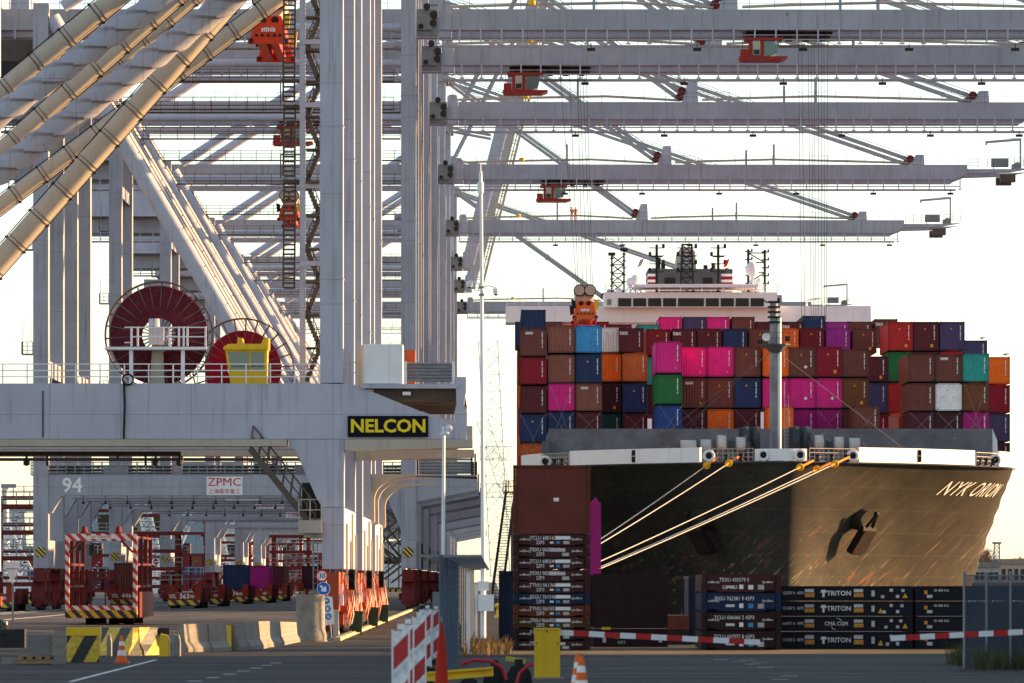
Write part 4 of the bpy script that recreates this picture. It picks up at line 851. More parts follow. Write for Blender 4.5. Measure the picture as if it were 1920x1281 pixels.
zs = [ZW-2, ZW, -2, 0, 2, 4, 6, 8, 9.5, 11, 12, 12.85]
ss = [0, .02, .06, .14, .25, .4, .6, .8, 1.3, 2, 3, 4, 5.5, 7, 9, 11, 13.5, 16, 19, 22, 26, 30, 34, 38, 42, 48, 55, 63, 72, 82, 95, 140, 338]
m = MB()
for side in (1, -1):
    vs = [(SXC+side*hb(stem(z)+s*(1-stem(z)/400), z), SYB+stem(z)+s*(1-stem(z)/400), z) for s in ss for z in zs]
    nzs = len(zs)
    fs = [(i*nzs+j, (i+1)*nzs+j, (i+1)*nzs+j+1, i*nzs+j+1) for i in range(len(ss)-1) for j in range(nzs-1)]
    if side < 0: fs = [tuple(reversed(f)) for f in fs]
    m.add(vs, fs)
yE = SYB+338
m.box(SXC-HB, SXC+HB, yE-.1, yE, ZW-2, 12.85)
hull = m.build('hull', M_hull, ship, smooth=True)
# deck plating
m = MB(); dk = [(SXC+hb(s, 12.7), SYB+s) for s in ss]; dl = [(SXC-hb(s, 12.7), SYB+s) for s in ss]
for i in range(len(ss)-1): m.quad((dl[i][0], dl[i][1], 12.75), (dk[i][0], dk[i][1], 12.75), (dk[i+1][0], dk[i+1][1], 12.75), (dl[i+1][0], dl[i+1][1], 12.75))
m.build('deck', M_deck, ship)
# deck line as a function of the sideways offset
def s_of(off, z=13.4):
    lo, hi = 0.0, 60.0
    for _ in range(40):
        mid = (lo+hi)/2
        if hb(mid, z) < abs(off): lo = mid
        else: hi = mid
    return lo
def deckpt(px, z):                       # deck-edge point seen at photo column px
    dd = 510.0
    for _ in range(30):
        xx = X(px, dd); o_ = max(-22.8, min(22.8, xx-SXC)); dd = .5*dd+.5*(SYB+s_of(o_, z))
    return SXC+o_, dd
def bulwark(pa, pb, zlo=12.86, zhi=14.15, name='bulwark', n=16):
    m = MB(); pts = []
    for i in range(n+1):
        px = pa+(pb-pa)*i/n; x, y = deckpt(px, 13.4); pts.append((x, y))
    for i in range(n):
        (xa, ya), (xb, yb) = pts[i], pts[i+1]; t = Vector((xb-xa, yb-ya, 0)).normalized(); nn = Vector((-t.y, t.x, 0))*.25
        a, b_ = Vector((xa, ya-.06, 0)), Vector((xb, yb-.06, 0))
        m.add([(a.x,a.y,zlo),(b_.x,b_.y,zlo),(b_.x,b_.y,zhi),(a.x,a.y,zhi),(a.x+nn.x,a.y+nn.y,zlo),(b_.x+nn.x,b_.y+nn.y,zlo),(b_.x+nn.x,b_.y+nn.y,zhi),(a.x+nn.x,a.y+nn.y,zhi)],
              [(0,1,2,3),(5,4,7,6),(3,2,6,7),(1,0,4,5)]+([(0,3,7,4)] if i == 0 else [])+([(2,1,5,6)] if i == n-1 else []))
    return m.build(name, M_bul, ship)
bl1 = bulwark(1068, 1312); bl2 = bulwark(1415, 1513, 12.86, 13.95); bl3 = bulwark(1611, 1828); bl4 = bulwark(966, 1014, 12.86, 14.05); bl5 = bulwark(1873, 1904, 12.86, 14.2)
# rubbing line just under the bulwark
m = MB(); pts = []
for i in range(61):
    x, y = deckpt(966+938*i/60, 13.2); pts.append((x, y-.1, 12.83))
m.path(pts, .09, 5); m.build('gunwale', M_slate, ship)
def fairlead(px, z=13.4, r_=.42, mat=None, parent=ship):
    x, y = deckpt(px, 13.4); m = MB(); m.path([(x+r_*math.cos(a*math.pi/9), y-.34, z+r_*math.sin(a*math.pi/9)) for a in range(18)], .14, 7, True); o = m.build('fairlead', M_bul, parent, smooth=True)
    m = MB(); m.tube((x, y-.33, z), (x, y-.28, z), r_-.04, n=16); m.build('opening', M_black, o); return (x, y-.35, z)
fl = {px: fairlead(px) for px in (1431, 1500, 1329, 1599)}; fairlead(1022, 13.3); fairlead(1866, 13.4)
for px in (1190, 1722):
    x, y = deckpt(px, 13.4); m = MB(); m.prism([(x-.22,12.95),(x+.22,12.95),(x+.28,13.1),(x+.28,13.9),(x+.22,14.05),(x-.22,14.05),(x-.28,13.9),(x-.28,13.1)], y-.12, y-.075); p_ = m.build('panama_chock', M_black, ship)
    m = MB(); m.box(x-.3, x+.3, y-.18, y-.125, 13.46, 13.56); m.build('roller', M_beige, p_)
# open railings between the bulwark lengths, roller fairleads
for pa, pb in ((1318, 1412), (1518, 1608), (1016, 1066), (1831, 1871)):
    m = MB(); a = deckpt(pa, 13.4); b_ = deckpt(pb, 13.4); railing(m, [(a[0], a[1]+.1, 12.9), (b_[0], b_[1]+.1, 12.9)], 1.1, .55, .03, 2); m.build('bow_railing', M_beige, ship)
    for k in range(3):
        x, y = deckpt(pa+(pb-pa)*(k+.6)/3.4, 13.4); m = MB(); m.lathe([(.3,0),(.3,.1),(.16,.14),(.16,.45),(.28,.5),(.28,.58)], (x, y+.1, 12.9), 12); m.build('roller_fairlead', M_dark, ship, smooth=True)
# breakwater
yb = 519.0; m = MB(); m.prism([(X(1020,yb), 12.76), (X(1860,yb), 12.76), (X(1860,yb), Z(804,yb)), (X(1030,yb), Z(804,yb)), (X(1024,yb), Z(818,yb))], yb, yb+.3)
for k in range(9): xx = X(1060+k*95,yb); m.box(xx-.06, xx+.06, yb+.3, yb+2.0, 12.76, Z(815,yb))
bw = m.build('breakwater', pbr('breakwater_paint', (.13,.14,.165), .6, var=.3, scale=.5, rust=.28, rustc=(.28,.28,.29)), ship)
m = MB(); m.prism([(X(1861,yb), 12.76), (X(1872,yb), 12.76), (X(1870,yb), Z(826,yb)), (X(1861,yb), Z(804,yb))], yb+.1, yb+4); m.build('breakwater_wing', M_bul, ship)
m = MB(); m.box(X(1016,yb), X(1030,yb), yb-1.5, yb-.01, 12.76, Z(828,yb)); m.build('breakwater_wing', M_slate, ship)
# fore mast
ym = 506.0
m = MB(); xm = X(1451,ym); m.tube((xm, ym, 12.76), (xm, ym, Z(566,ym)), .40, .35, n=14); mast = m.build('fore_mast', pbr('mast_paint', (.2,.21,.23), .6, var=.25, rust=.3, rustc=(.45,.45,.44), scale=.8), ship, smooth=True)
m = MB(); m.tube((xm+.47, ym-.1, 12.9), (xm+.47, ym-.1, Z(596,ym)), .19, n=10); m.build('mast_pipe', M_bul, mast, smooth=True)
m = MB(); zp = Z(647,ym); m.lathe([(.42,-.75),(1.15,-.05),(1.3,0),(1.3,.08),(.4,.09)], (xm+.15, ym, zp), 14); railing(m, [(xm-1.05, ym-.9, zp+.08), (xm+1.4, ym-.9, zp+.08)], 1.0, .6, .025); m.build('mast_platform', M_slate, mast)
m = MB(); m.lathe([(.06,.3),(.11,0),(.32,-.2),(.36,-.25),(.26,-.23),(.04,-.1)], (xm-.75, ym-1.0, zp+.65), 14, 'y'); m.build('horn', M_bul, mast, smooth=True)
m = MB(); m.box(xm+.95, xm+1.35, ym-.9, ym-.5, zp+.3, zp+.75); m.box(xm-1.5, xm-1.0, ym-.7, ym-.3, zp+.1, zp+.4); m.build('mast_lamp', M_dark, mast)
zt = Z(566,ym); m = MB()
for k in range(5): m.box(xm-.55, xm+.55, ym-.5, ym+.3, zt-1.9+k*.45, zt-1.75+k*.45)
m.bar((xm-.6,ym-.4,zt-.1),(xm-1.0,ym-.4,zt+.15), .1); m.box(xm+.3, xm+.5, ym-.2, ym, zt, zt+.35); m.build('mast_light_frame', M_black, mast)
m = MB()
for dx in (.95, 1.3): m.bar((xm+dx, ym-.2, 12.9), (xm+dx, ym-.2, Z(740,ym)), .05)
for k in range(16): m.bar((xm+.95, ym-.2, 13.2+k*.33), (xm+1.3, ym-.2, 13.2+k*.33), .04)
m.build('mast_ladder', M_beige, mast)
for px, py, y2 in ((1225,830,518), (1640,800,519), (1275,808,518), (1690,838,512)): m = MB(); m.bar((xm, ym, Z(655,ym)), at(px,py,y2), .035); m.build('mast_stay', M_wire, mast)
# mooring winches and windlasses
def winch(px, d, zc, r_, w_, parent=ship, rope=True, gears=True):
    c = at(px, 0, d); x = c.x; zc += .55; r_ *= 1.15
    m = MB(); m.tube((x-w_/2-.3, d, zc), (x+w_/2+.3, d, zc), r_*.3, n=10)
    for s_ in (-1, 1): m.tube((x+s_*w_/2-.07, d, zc), (x+s_*w_/2+.07, d, zc), r_, n=20)
    m.box(x-w_/2-.35, x-w_/2-.1, d-.5, d+.5, 12.78, zc+.2); m.box(x+w_/2+.1, x+w_/2+.35, d-.5, d+.5, 12.78, zc+.2)
    o = m.build('mooring_winch', M_slate, parent, smooth=True)
    if rope:
        m = MB()
        for k in range(int(w_/.085)): m.tube((x-w_/2+.1+k*.085, d, zc), (x-w_/2+.18+k*.085, d, zc), r_*.76+.03*(k % 2), n=14)
        m.build('rope_coil', M_ropew, o)
    return o
M_ropew = pbr('white_rope', (.62,.60,.56), .9, var=.2, scale=6)
for px, d, zc, r_, w_ in ((1290,508,13.9,.75,1.6), (1323,508,14.0,.7,1.2), (1352,500,14.1,.8,1.0), (1388,500,14.0,.72,1.0), (1535,500,14.1,.8,1.0), (1572,500,14.0,.75,1.0), (1602,506,14.0,.8,1.2)): winch(px, d, zc, r_, w_)
for px in (1398, 1418, 1492, 1512):
    d = 502; x = X(px,d); m = MB(); m.lathe([(.4,-.35),(1.4,-.3),(1.45,0),(1.4,.3),(.4,.35)], (x, d, 14.75), 20, 'x' if px in (1398,1512) else 'x'); m.prismx([(d-1.1,12.78),(d+1.1,12.78),(d+.9,14.9),(d+.4,16.1),(d-.4,16.1),(d-1.0,14.9)], x-.62, x-.3); m.box(x-.3, x+.6, d-1.4, d-.8, 12.78, 14.0); m.build('windlass', pbr('windlass_grey', (.045,.05,.058), .6, var=.3, rust=.15), ship)
for px in (1430, 1445, 1475, 1225, 1245, 1650, 1662, 1680):
    d = 508; x = X(px,d); m = MB()
    for dx in (-.35, .35): m.lathe([(.26,0),(.24,.1),(.2,.6),(.3,.72),(.28,.85)], (x+dx, d, 12.76), 12)
    m.build('bollard', M_beige if px > 1600 else M_slate, ship, smooth=True)
# anchors in their pockets
def anchor(side):
    s0, z0 = 10.5, 8.1; o_ = side; x = SXC+side*hb(s0, z0); y = SYB+s0; P = Vector((x, y, z0)); nrm = Vector((side*.72, -.62, -.32)).normalized()
    m = MB(); m.tube(P-nrm*1.5, P+nrm*1.05, 1.25, .95, n=18); hp = m.build('hawse_bolster', M_hull, ship, smooth=True)
    a = P+nrm*1.6; t = Vector((side*.45, -.35, .82)).normalized(); u = t.cross(nrm).normalized()
    m = MB(); top = a+t*1.0; bot = a-t*2.2
    for s_ in (-1, 1): m.bar(top, a+u*s_*.55-t*.8, .2, .25)
    m.add([], []); q = [a+u*sx*.85+t*tz+nrm*nn for nn in (-.35,.4) for sx, tz in ((-1,-.7),(1,-.7),(1.05,-3.0),(.6,-3.25),(-.6,-3.25),(-1.05,-3.0))]
    m.add(q, [tuple(reversed(range(6))), tuple(range(6,12))]+[(i,(i+1) % 6,6+(i+1) % 6,6+i) for i in range(6)])
    m.bar(a-t*.7-u*.95, a-t*.7+u*.95, .5, .5); m.tube(top-u*.2, top+u*.2, .22, n=10)
    m.build('anchor', pbr('rusty_anchor', (.022,.012,.010), .75, var=.3, rust=.2), ship)
anchor(1); anchor(-1)
# ship's name on the flare
def hull_text(body, size, s_mid, z_mid, side, slant=.18):
    cu = bpy.data.curves.new('t', 'FONT'); cu.body = body; cu.size = size; cu.align_x = 'CENTER'; cu.align_y = 'CENTER'; cu.space_character = 1.12; cu.shear = slant; cu.resolution_u = 3; cu.extrude = .004
    to = bpy.data.objects.new('t', cu); col.objects.link(to); dg = bpy.context.evaluated_depsgraph_get(); dg.update()
    me = bpy.data.meshes.new_from_object(to.evaluated_get(dg)); bpy.data.objects.remove(to)
    me.materials.clear(); me.materials.append(M_wtext)
    off = rootof(ship).location
    for v in me.vertices:
        s = s_mid+v.co.x*1.5*side; z = z_mid+v.co.y
        p = Vector((SXC+side*(hb(s, z)), SYB+s, z)); ds = Vector((side*(hb(s+.2,z)-hb(s-.2,z)), .4, 0)); dz = Vector((side*(hb(s,z+.2)-hb(s,z-.2)), 0, .4)); nn = ds.cross(dz).normalized()*side
        if nn.x*side < 0: nn = -nn
        v.co = p+nn*(.05+v.co.z) - off
    o = bpy.data.objects.new('ship_name', me); col.objects.link(o); KIDS[o.name] = []; o.parent = ship; KIDS[ship.name].append(o)
hull_text('NYK ORION', 1.75, 27.0, 10.8, 1, -.36)
# superstructure
dh = 711.0
def sx(px): return X(px, dh)
def sz(py): return Z(py, dh)
M_house = pbr('white_house_paint', (.88,.85,.88), .45, var=.05, streak=.2)
m = MB(); m.box(sx(1010), sx(1590), dh+2, dh+12, 12.8, sz(577)); sup = m.build('bridge_house', M_house, ship)
m = MB(); m.box(sx(948), sx(1634), dh+1, dh+9, sz(604), sz(573)); m.build('bridge_wing', M_house, sup)
m = MB(); m.prism([(sx(1133), sz(577)), (sx(1457), sz(577)), (sx(1457), sz(549)), (sx(1133), sz(549))], dh-1, dh+9); wh = m.build('wheelhouse', M_house, sup)
for pa, pb in ((1159,1183), (1187,1211), (1215,1239), (1243,1267), (1271,1319), (1323,1347), (1351,1375), (1379,1403), (1407,1431)):
    m = MB(); m.box(sx(pa), sx(pb), dh-1.08, dh-1.01, sz(575), sz(560.5)); m.build('window', M_glassd, wh)
    m = MB(); m.box(sx(pa)-.04, sx(pb)+.04, dh-1.06, dh-1.005, sz(575.8), sz(559.8)); m.build('window_frame', M_steel, wh)
for px in (1142,): m = MB(); m.box(sx(px-4), sx(px+4), dh-1.06, dh-1.005, sz(573), sz(562)); m.build('window', M_glass, wh)
m = MB(); m.box(sx(1190), sx(1420), dh-2, dh+6, sz(540.5), sz(535.5)); m.build('top_canopy', M_house, sup)
for px in (1195, 1235, 1275, 1315, 1355, 1395, 1415): m = MB(); m.box(sx(px-1), sx(px+1), dh-1.9, dh-1.7, sz(549), sz(540.6)); m.build('canopy_post', M_house, sup)
m = MB(); railing(m, [(sx(1135), dh-.9, sz(549)), (sx(1457), dh-.9, sz(549))], 1.0, 1.6, .04, 2); railing(m, [(sx(950), dh+1.1, sz(573)), (sx(1132), dh+1.1, sz(573))], .5, 2, .03, 1); m.build('roof_railing', M_house, sup)
m = MB(); m.path([(sx(1514), dh+2, sz(573)), (sx(1514), dh+2, sz(562)), (sx(1540), dh+2, sz(558)), (sx(1547), dh+2, sz(573))], .12, 6); m.build('wing_pipe', M_house, sup)
# funnel block
df = 735.0
def fx(px): return X(px, df)
def fz(py): return Z(py, df)
M_fun = pbr('funnel_slate', (.075,.075,.09), .55, var=.15); M_funr = pbr('funnel_red', (.30,.015,.03), .5, var=.1)
m = MB(); m.box(fx(1233), fx(1352), df, df+12, fz(549), fz(504)); fun = m.build('funnel', M_fun, ship)
for x0, x1 in ((1215, 1232.5), (1352.5, 1374)):
    for k, (ya, yb_, mt) in enumerate(((504,513,M_fun), (513,518,M_house), (518,524,M_funr), (524,529,M_house), (529,536,M_funr), (536,546,M_house))):
        m = MB(); m.box(fx(x0), fx(x1), df+.5, df+11, fz(yb_), fz(ya)-.01); m.build('funnel_band', mt, fun)
for x0, x1 in ((1246, 1266), (1318, 1336)): m = MB(); m.box(fx(x0), fx(x1), df-.1, df-.01, fz(536), fz(521)); m.build('vent_opening', M_black, fun)
m = MB(); m.prism([(fx(1269), fz(504)), (fx(1307), fz(504)), (fx(1305), fz(470)), (fx(1298), fz(461)), (fx(1279), fz(461)), (fx(1271), fz(472))], df+3, df+9); m.build('exhaust_casing', pbr('exhaust_steel', (.36,.34,.33), .4, metal=.4, var=.2), fun)
for px, pt in ((1236,480), (1245,492), (1228,500), (1340,490), (1365,500), (1325,494)): m = MB(); m.tube((fx(px), df+4, fz(504)), (fx(px), df+4, fz(pt)), .28, n=10); m.build('exhaust_pipe', M_dark, fun, smooth=True)
# radar and signal masts
def sigmast(px, top, w_, name='signal_mast', mat=M_dark, lat=False):
    m = MB(); x = sx(px); zb_ = sz(549); zt_ = sz(top); d_ = dh+4
    if lat:
        lattice(m, (x, d_, zb_), zt_-zb_, w_, w_*.75, 6, .10)
    else:
        m.bar((x, d_, zb_), (x, d_, zt_), .32)
    for k in range(4): z_ = zb_+(zt_-zb_)*(.45+.16*k); m.bar((x-w_*.8, d_, z_), (x+w_*.8, d_, z_), .12); m.cbox((x+w_*.7*(1 if k % 2 else -1), d_, z_+.25), .35, .35, .5)
    m.box(x-.7, x+.7, d_-.4, d_+.4, zt_-1.6, zt_-1.45); return m.build(name, mat, sup)
sigmast(1233, 455, 1.2); sigmast(1349, 455, 1.2); sigmast(1290, 455, 1.6, lat=True)
m = MB(); d_ = dh+3
for px, pt in ((1148,474), (1171,466)):
    m.bar((sx(px), d_, sz(549)), (sx(px), d_, sz(pt)), .22); m.cbox((sx(px), d_, sz(pt)), .9, .6, .4)
    for k in range(5): m.cbox((sx(px), d_, sz(pt+8+k*13)), .55, .3, .14)
for k in range(4): m.bar((sx(1148), d_, sz(545-k*17)), (sx(1171), d_, sz(545-k*17-17)), .14); m.bar((sx(1171), d_, sz(545-k*17)), (sx(1148), d_, sz(545-k*17-17)), .14); m.bar((sx(1148), d_, sz(545-k*17)), (sx(1171), d_, sz(545-k*17)), .12)
m.build('radar_mast', M_dark, sup)
m = MB()
for px, pt in ((1405,465), (1436,466)):
    m.bar((sx(px), d_, sz(549)), (sx(px), d_, sz(pt)), .3)
    for k in range(5): m.cbox((sx(px), d_, sz(pt+4+k*15)), .8, .25, .15); m.cbox((sx(px)+.45, d_, sz(pt+2+k*15)), .2, .2, .4)
for a, b_ in ((472,472), (490,490), (509,509), (472,490), (528,509)): m.bar((sx(1405), d_, sz(a)), (sx(1436), d_, sz(b_)), .14)
m.build('radar_mast', M_dark, sup)
for px, py, rr in ((1411,504,.85), (1182,528,.5), (1192,524,.6), (1424,527,.45), (1160,545,.35)):
    m = MB(); x = sx(px); d_ = dh+1; zc = sz(py); m.lathe([(.05,-rr*1.3),(rr*.8,-rr*.8),(rr,-.1),(rr*.85,rr*.6),(rr*.4,rr),(.02,rr*1.1)], (x, d_, zc), 14); m.build('radome', M_house, sup, smooth=True)
    m = MB()
    for s_ in (-1, 1): m.bar((x+s_*.8, d_, sz(549)), (x, d_, zc-rr), .15)
    m.bar((x, d_, sz(549)), (x, d_, zc-rr), .2); m.build('radome_stand', M_house, sup)
def flag(px, py, cols, lab):
    m = MB(); x, z, d_ = sx(px), sz(py), dh+2
    for k, c in enumerate(cols):
        m.cur = k; n = len(cols)
        for i in range(5): a, b_ = i/5, (i+1)/5; f = lambda t: (x+.5*t+.15*math.sin(5*t), d_+.25*math.sin(6*t), z-1.2*t)
        for i in range(5):
            p = []
            for t_, e_ in ((i/5, k/n), ((i+1)/5, k/n), ((i+1)/5, (k+1)/n), (i/5, (k+1)/n)): p.append((x+.5*e_-.35*t_, d_+.12*math.sin(6*t_+e_), z-.95*t_+.25*e_))
            m.quad(*p)
    m.build('flag', [pbr('flag_%02d%02d%02d' % tuple(int(q*99) for q in c), c, .8, var=0) for c in cols], sup)
flag(1201, 486, [(.02,.05,.3), (.7,.7,.7), (.55,.02,.02)], ''); flag(1362, 487, [(.65,.03,.02), (.6,.03,.02)], '')
# side of the ship: gangway ladder hanging over the quay
gw = thing('gangway', (X(946,560), 560, 0), 'dark accommodation ladder slanting down the ship side to the quay', 'gangway')
m = MB(); A = Vector((X(958,575), 575, 11.5)); B = Vector((X(931,505), 505, .6))
for s_ in (-.45, .45): m.bar(A+Vector((s_,0,0)), B+Vector((s_,0,0)), .1, .3); m.bar(A+Vector((s_,0,1.1)), B+Vector((s_,0,1.1)), .07); m.bar(A+Vector((s_,0,.6)), B+Vector((s_,0,.6)), .05)
for k in range(40): c = A.lerp(B, k/40); m.box(c.x-.45, c.x+.45, c.y-.2, c.y+.2, c.z, c.z+.06)
for k in range(20): c = A.lerp(B, k/20); m.bar(c+Vector((-.45,0,0)), c+Vector((-.45,0,1.1)), .06)
m.build('stair', M_dark, gw)
m = MB(); m.box(A.x-.8, A.x+.8, 574, 577, 11.4, 11.55); railing(m, [(A.x-.8, 574, 11.5), (A.x+.8, 574, 11.5)], 1.1, .5, .05); m.build('platform', M_yellow, gw)

# ---------------------------------------------------------------- mooring lines
bol = []
for i, (px, d_) in enumerate(((938,398), (940,412))):
    x = X(px,d_); m = MB(); m.lathe([(.45,0),(.42,.12),(.28,.25),(.26,.6),(.42,.8),(.4,.95),(.1,1.0)], (x, d_, 0), 16); o = m.build('quay_bollard', M_yellow, smooth=True)
    tag(o, ('quay bollard nearer the viewer', 'quay bollard farther from the viewer')[i]+' holding the bow lines, behind the stacked racks', 'bollard', 'bollards on the quay edge'); bol.append(Vector((x, d_, .62)))
ML = [((1341,861), (1128,1004), bol[0]), ((1384,857), (1128,1013), bol[0]), ((1524,864), (1128,1047), bol[1]), ((1556,868), (1128,1058), bol[1]), ((1592,857), (1128,1061), bol[1])]
LL = ['uppermost thin white bow mooring line', 'second bow mooring line from the top', 'third bow mooring line from the top', 'fourth bow mooring line, inner one of the low pair', 'lowest bow mooring line, starting at the rightmost fairlead']
M_orrope = pbr('orange_chafe_rope', (.75,.18,.02), .8, var=.15)
for (a, b_, bo), lab in zip(ML, LL):
    x, y = deckpt(a[0], 13.4); P0 = Vector((x, y-.3, Z(a[1], y-.3)))
    r = thing('mooring_line', P0, lab+' running down to the left', 'rope', 'bow mooring lines')
    # the lower end keeps the slope seen in the photo; it runs on behind the racks
    de = 404.0; k = (b_[1]-a[1])/(b_[0]-a[0]); px_e = 945; E = at(px_e, a[1]+k*(px_e-a[0]), de)
    pts = []
    for i in range(25):
        t = i/24; p = P0.lerp(E, t); p.z -= 4*.22*t*(1-t); pts.append(p)
    m = MB(); m.path(pts[1:],   .042, 6); m.build('line', M_rope, r, smooth=True)
    m = MB(); m.path(pts[:2]+[pts[0].lerp(pts[2], .8)], .10, 6); m.build('chafe_guard', M_orrope, r)
    m = MB(); c = pts[1].lerp(pts[2], .2); t = (pts[2]-pts[1]).normalized(); m.tube(c-t*.05, c+t*.05, .32, n=18); m.build('rat_guard', M_yellow, r)
    bp_ = bol[0] if bo is bol[0] else bol[1]
    m = MB(); m.path([E, E.lerp(bp_, .5), bp_], .058, 6); m.build('line_end', M_rope, r)
# ---------------------------------------------------------------- containers on the ship
def cmat(name, c, rust=.12): return pbr('container_'+name, tuple(min(.9, q*1.28) for q in c), .52, var=.14, scale=1.2, rust=rust, streak=.3)
CC = {'brown': cmat('brown', (.135,.045,.035)), 'light brown': cmat('light_brown', (.20,.075,.055)), 'maroon': cmat('maroon', (.085,.018,.026)), 'dark maroon': cmat('dark_maroon', (.05,.014,.022)),
      'crimson': cmat('crimson', (.22,.010,.025)), 'red': cmat('red', (.36,.022,.022)), 'pink': cmat('pink', (.56,.020,.20)), 'magenta': cmat('magenta', (.32,.012,.15)), 'navy': cmat('navy', (.018,.035,.10)),
      'purple navy': cmat('purple_navy', (.055,.048,.12)), 'light blue': cmat('light_blue', (.045,.24,.50)), 'blue': cmat('blue', (.018,.05,.20)), 'white': cmat('white', (.66,.66,.66), .45), 'orange': cmat('orange', (.72,.13,.012)),
      'rusty orange': cmat('rusty_orange', (.46,.11,.03), .4), 'green': cmat('green', (.018,.13,.04)), 'dark teal': cmat('dark_teal', (.012,.06,.055)), 'teal': cmat('teal', (.03,.27,.24)), 'purple': cmat('purple', (.30,.03,.24)),
      'rust brown': cmat('rust_brown', (.15,.05,.022), .3), 'salmon': cmat('salmon', (.48,.17,.12)), 'dark navy': cmat('dark_navy', (.005,.010,.028)), 'dark red': cmat('dark_red', (.15,.012,.02))}
M_frame = {k: pbr('frame_'+k.replace(' ','_'), tuple(min(1, q*.62) for q in CC[k].node_tree.nodes['Principled BSDF'].inputs['Base Color'].default_value[:3]), .55, var=.2, rust=.25, scale=3) for k in CC}
CW, CHH = 2.438, 2.72
def corr(m, p0, u, n_, L, H, ribs, dep):
    """corrugated wall: starts at p0, runs along u for L, height H, ribs folded along n_ (outward)"""
    pts = []; st = L/ribs
    for k in range(ribs):
        a = k*st; pts += [(a, 0), (a+st*.30, 0), (a+st*.5, -dep), (a+st*.80, -dep)]
    pts.append((L, 0)); vs = []
    for q, o in pts:
        b = p0+u*q+n_*o; vs += [b, b+Vector((0,0,H))]
    m.add(vs, [(2*i, 2*i+2, 2*i+3, 2*i+1) for i in range(len(pts)-1)])
CM = {}
def cmeshes(L):
    if L in CM: return CM[L]
    h = CW/2; H = CHH
    p = MB()
    corr(p, Vector((-h+.10, .05, .16)), Vector((1,0,0)), Vector((0,-1,0)), CW-.2, H-.28, 9, .045)
    corr(p, Vector((h-.10, L-.05, .16)), Vector((-1,0,0)), Vector((0,1,0)), CW-.2, H-.28, 9, .045)
    n = int(L/.42)
    corr(p, Vector((h-.04, .12, .16)), Vector((0,1,0)), Vector((1,0,0)), L-.24, H-.28, n, .04)
    corr(p, Vector((-h+.04, L-.12, .16)), Vector((0,-1,0)), Vector((-1,0,0)), L-.24, H-.28, n, .04)
    p.quad((-h+.06,.06,H-.05), (h-.06,.06,H-.05), (h-.06,L-.06,H-.05), (-h+.06,L-.06,H-.05)); p.quad((-h+.06,L-.06,.14), (h-.06,L-.06,.14), (h-.06,.06,.14), (-h+.06,.06,.14))
    f = MB()
    for x in (-h, h-.10):
        for y in (0, L-.12): f.box(x, x+.10, y, y+.12, .12, H-.11)
    for y in (.005, L-.085): f.box(-h+.101, h-.101, y, y+.08, H-.13, H-.02); f.box(-h+.101, h-.101, y, y+.08, .03, .17)
    for x in (-h+.003, h-.083): f.box(x, x+.08, .121, L-.121, H-.12, H-.02); f.box(x, x+.08, .121, L-.121, .03, .16)
    cst = MB(); cst.box(-.09, .09, -.012, .165, 0, .118)
    CM[L] = (p, f, cst.mesh('corner_casting', M_dark)); return CM[L]
# printed marks shared by many containers
M_warn = pbr('warning_yellow', (.75,.38,.02), .6, var=0); M_dull = pbr('faded_white_print', (.55,.54,.52), .7, var=.2)
def code_mesh(seed):
    rnd = random.Random(seed); m = MB(); x = CW/2-.42; z = CHH-.38
    for k in range(11):
        if k == 4 or (k == 9): z -= .09
        m.box(x-.05, x+.05, -.018, -.012, z-.09, z); z -= .115
    return m.mesh('number_code', M_wtext)
CODES = [code_mesh(i) for i in range(2)]
def tri_mesh():
    m = MB(); m.prism([(-.11,0),(.11,0),(0,.2)], -.02, -.012); return m.mesh('warning_triangle', M_warn)
TRI = tri_mesh()
def tag_mesh():
    m = MB(); m.box(-.13,.13,-.02,-.012,0,.3); return m.mesh('orange_label', M_warn)
TAGM = tag_mesh()
def hmm_mesh():
    m = MB()
    for k in range(3):
        x = k*.24
        for dx in (0,.09,.17): m.box(x+dx, x+dx+.045, -.02, -.012, 0, .26)
        m.box(x, x+.2, -.019, -.0125, .1, .16)
    return m.mesh('block_logo', M_wtext)
HMM = hmm_mesh()
CMESH = {}
def container(px0, px1, pyt, pyb, d, color, lab, L=12.19, marks='', group='containers stacked on the ship deck', nocode=False):
    H = (pyb-pyt)*d/F; xc = X((px0+px1)/2, d); zt = Z(pyt, d)
    H = max(2.3, min(2.95, H)) if pyb-pyt > 20 else 2.59
    r = thing('shipping_container', (xc, d, zt-H), lab, 'container', group)
    fillc(r, L, H, color, marks, nocode); return r
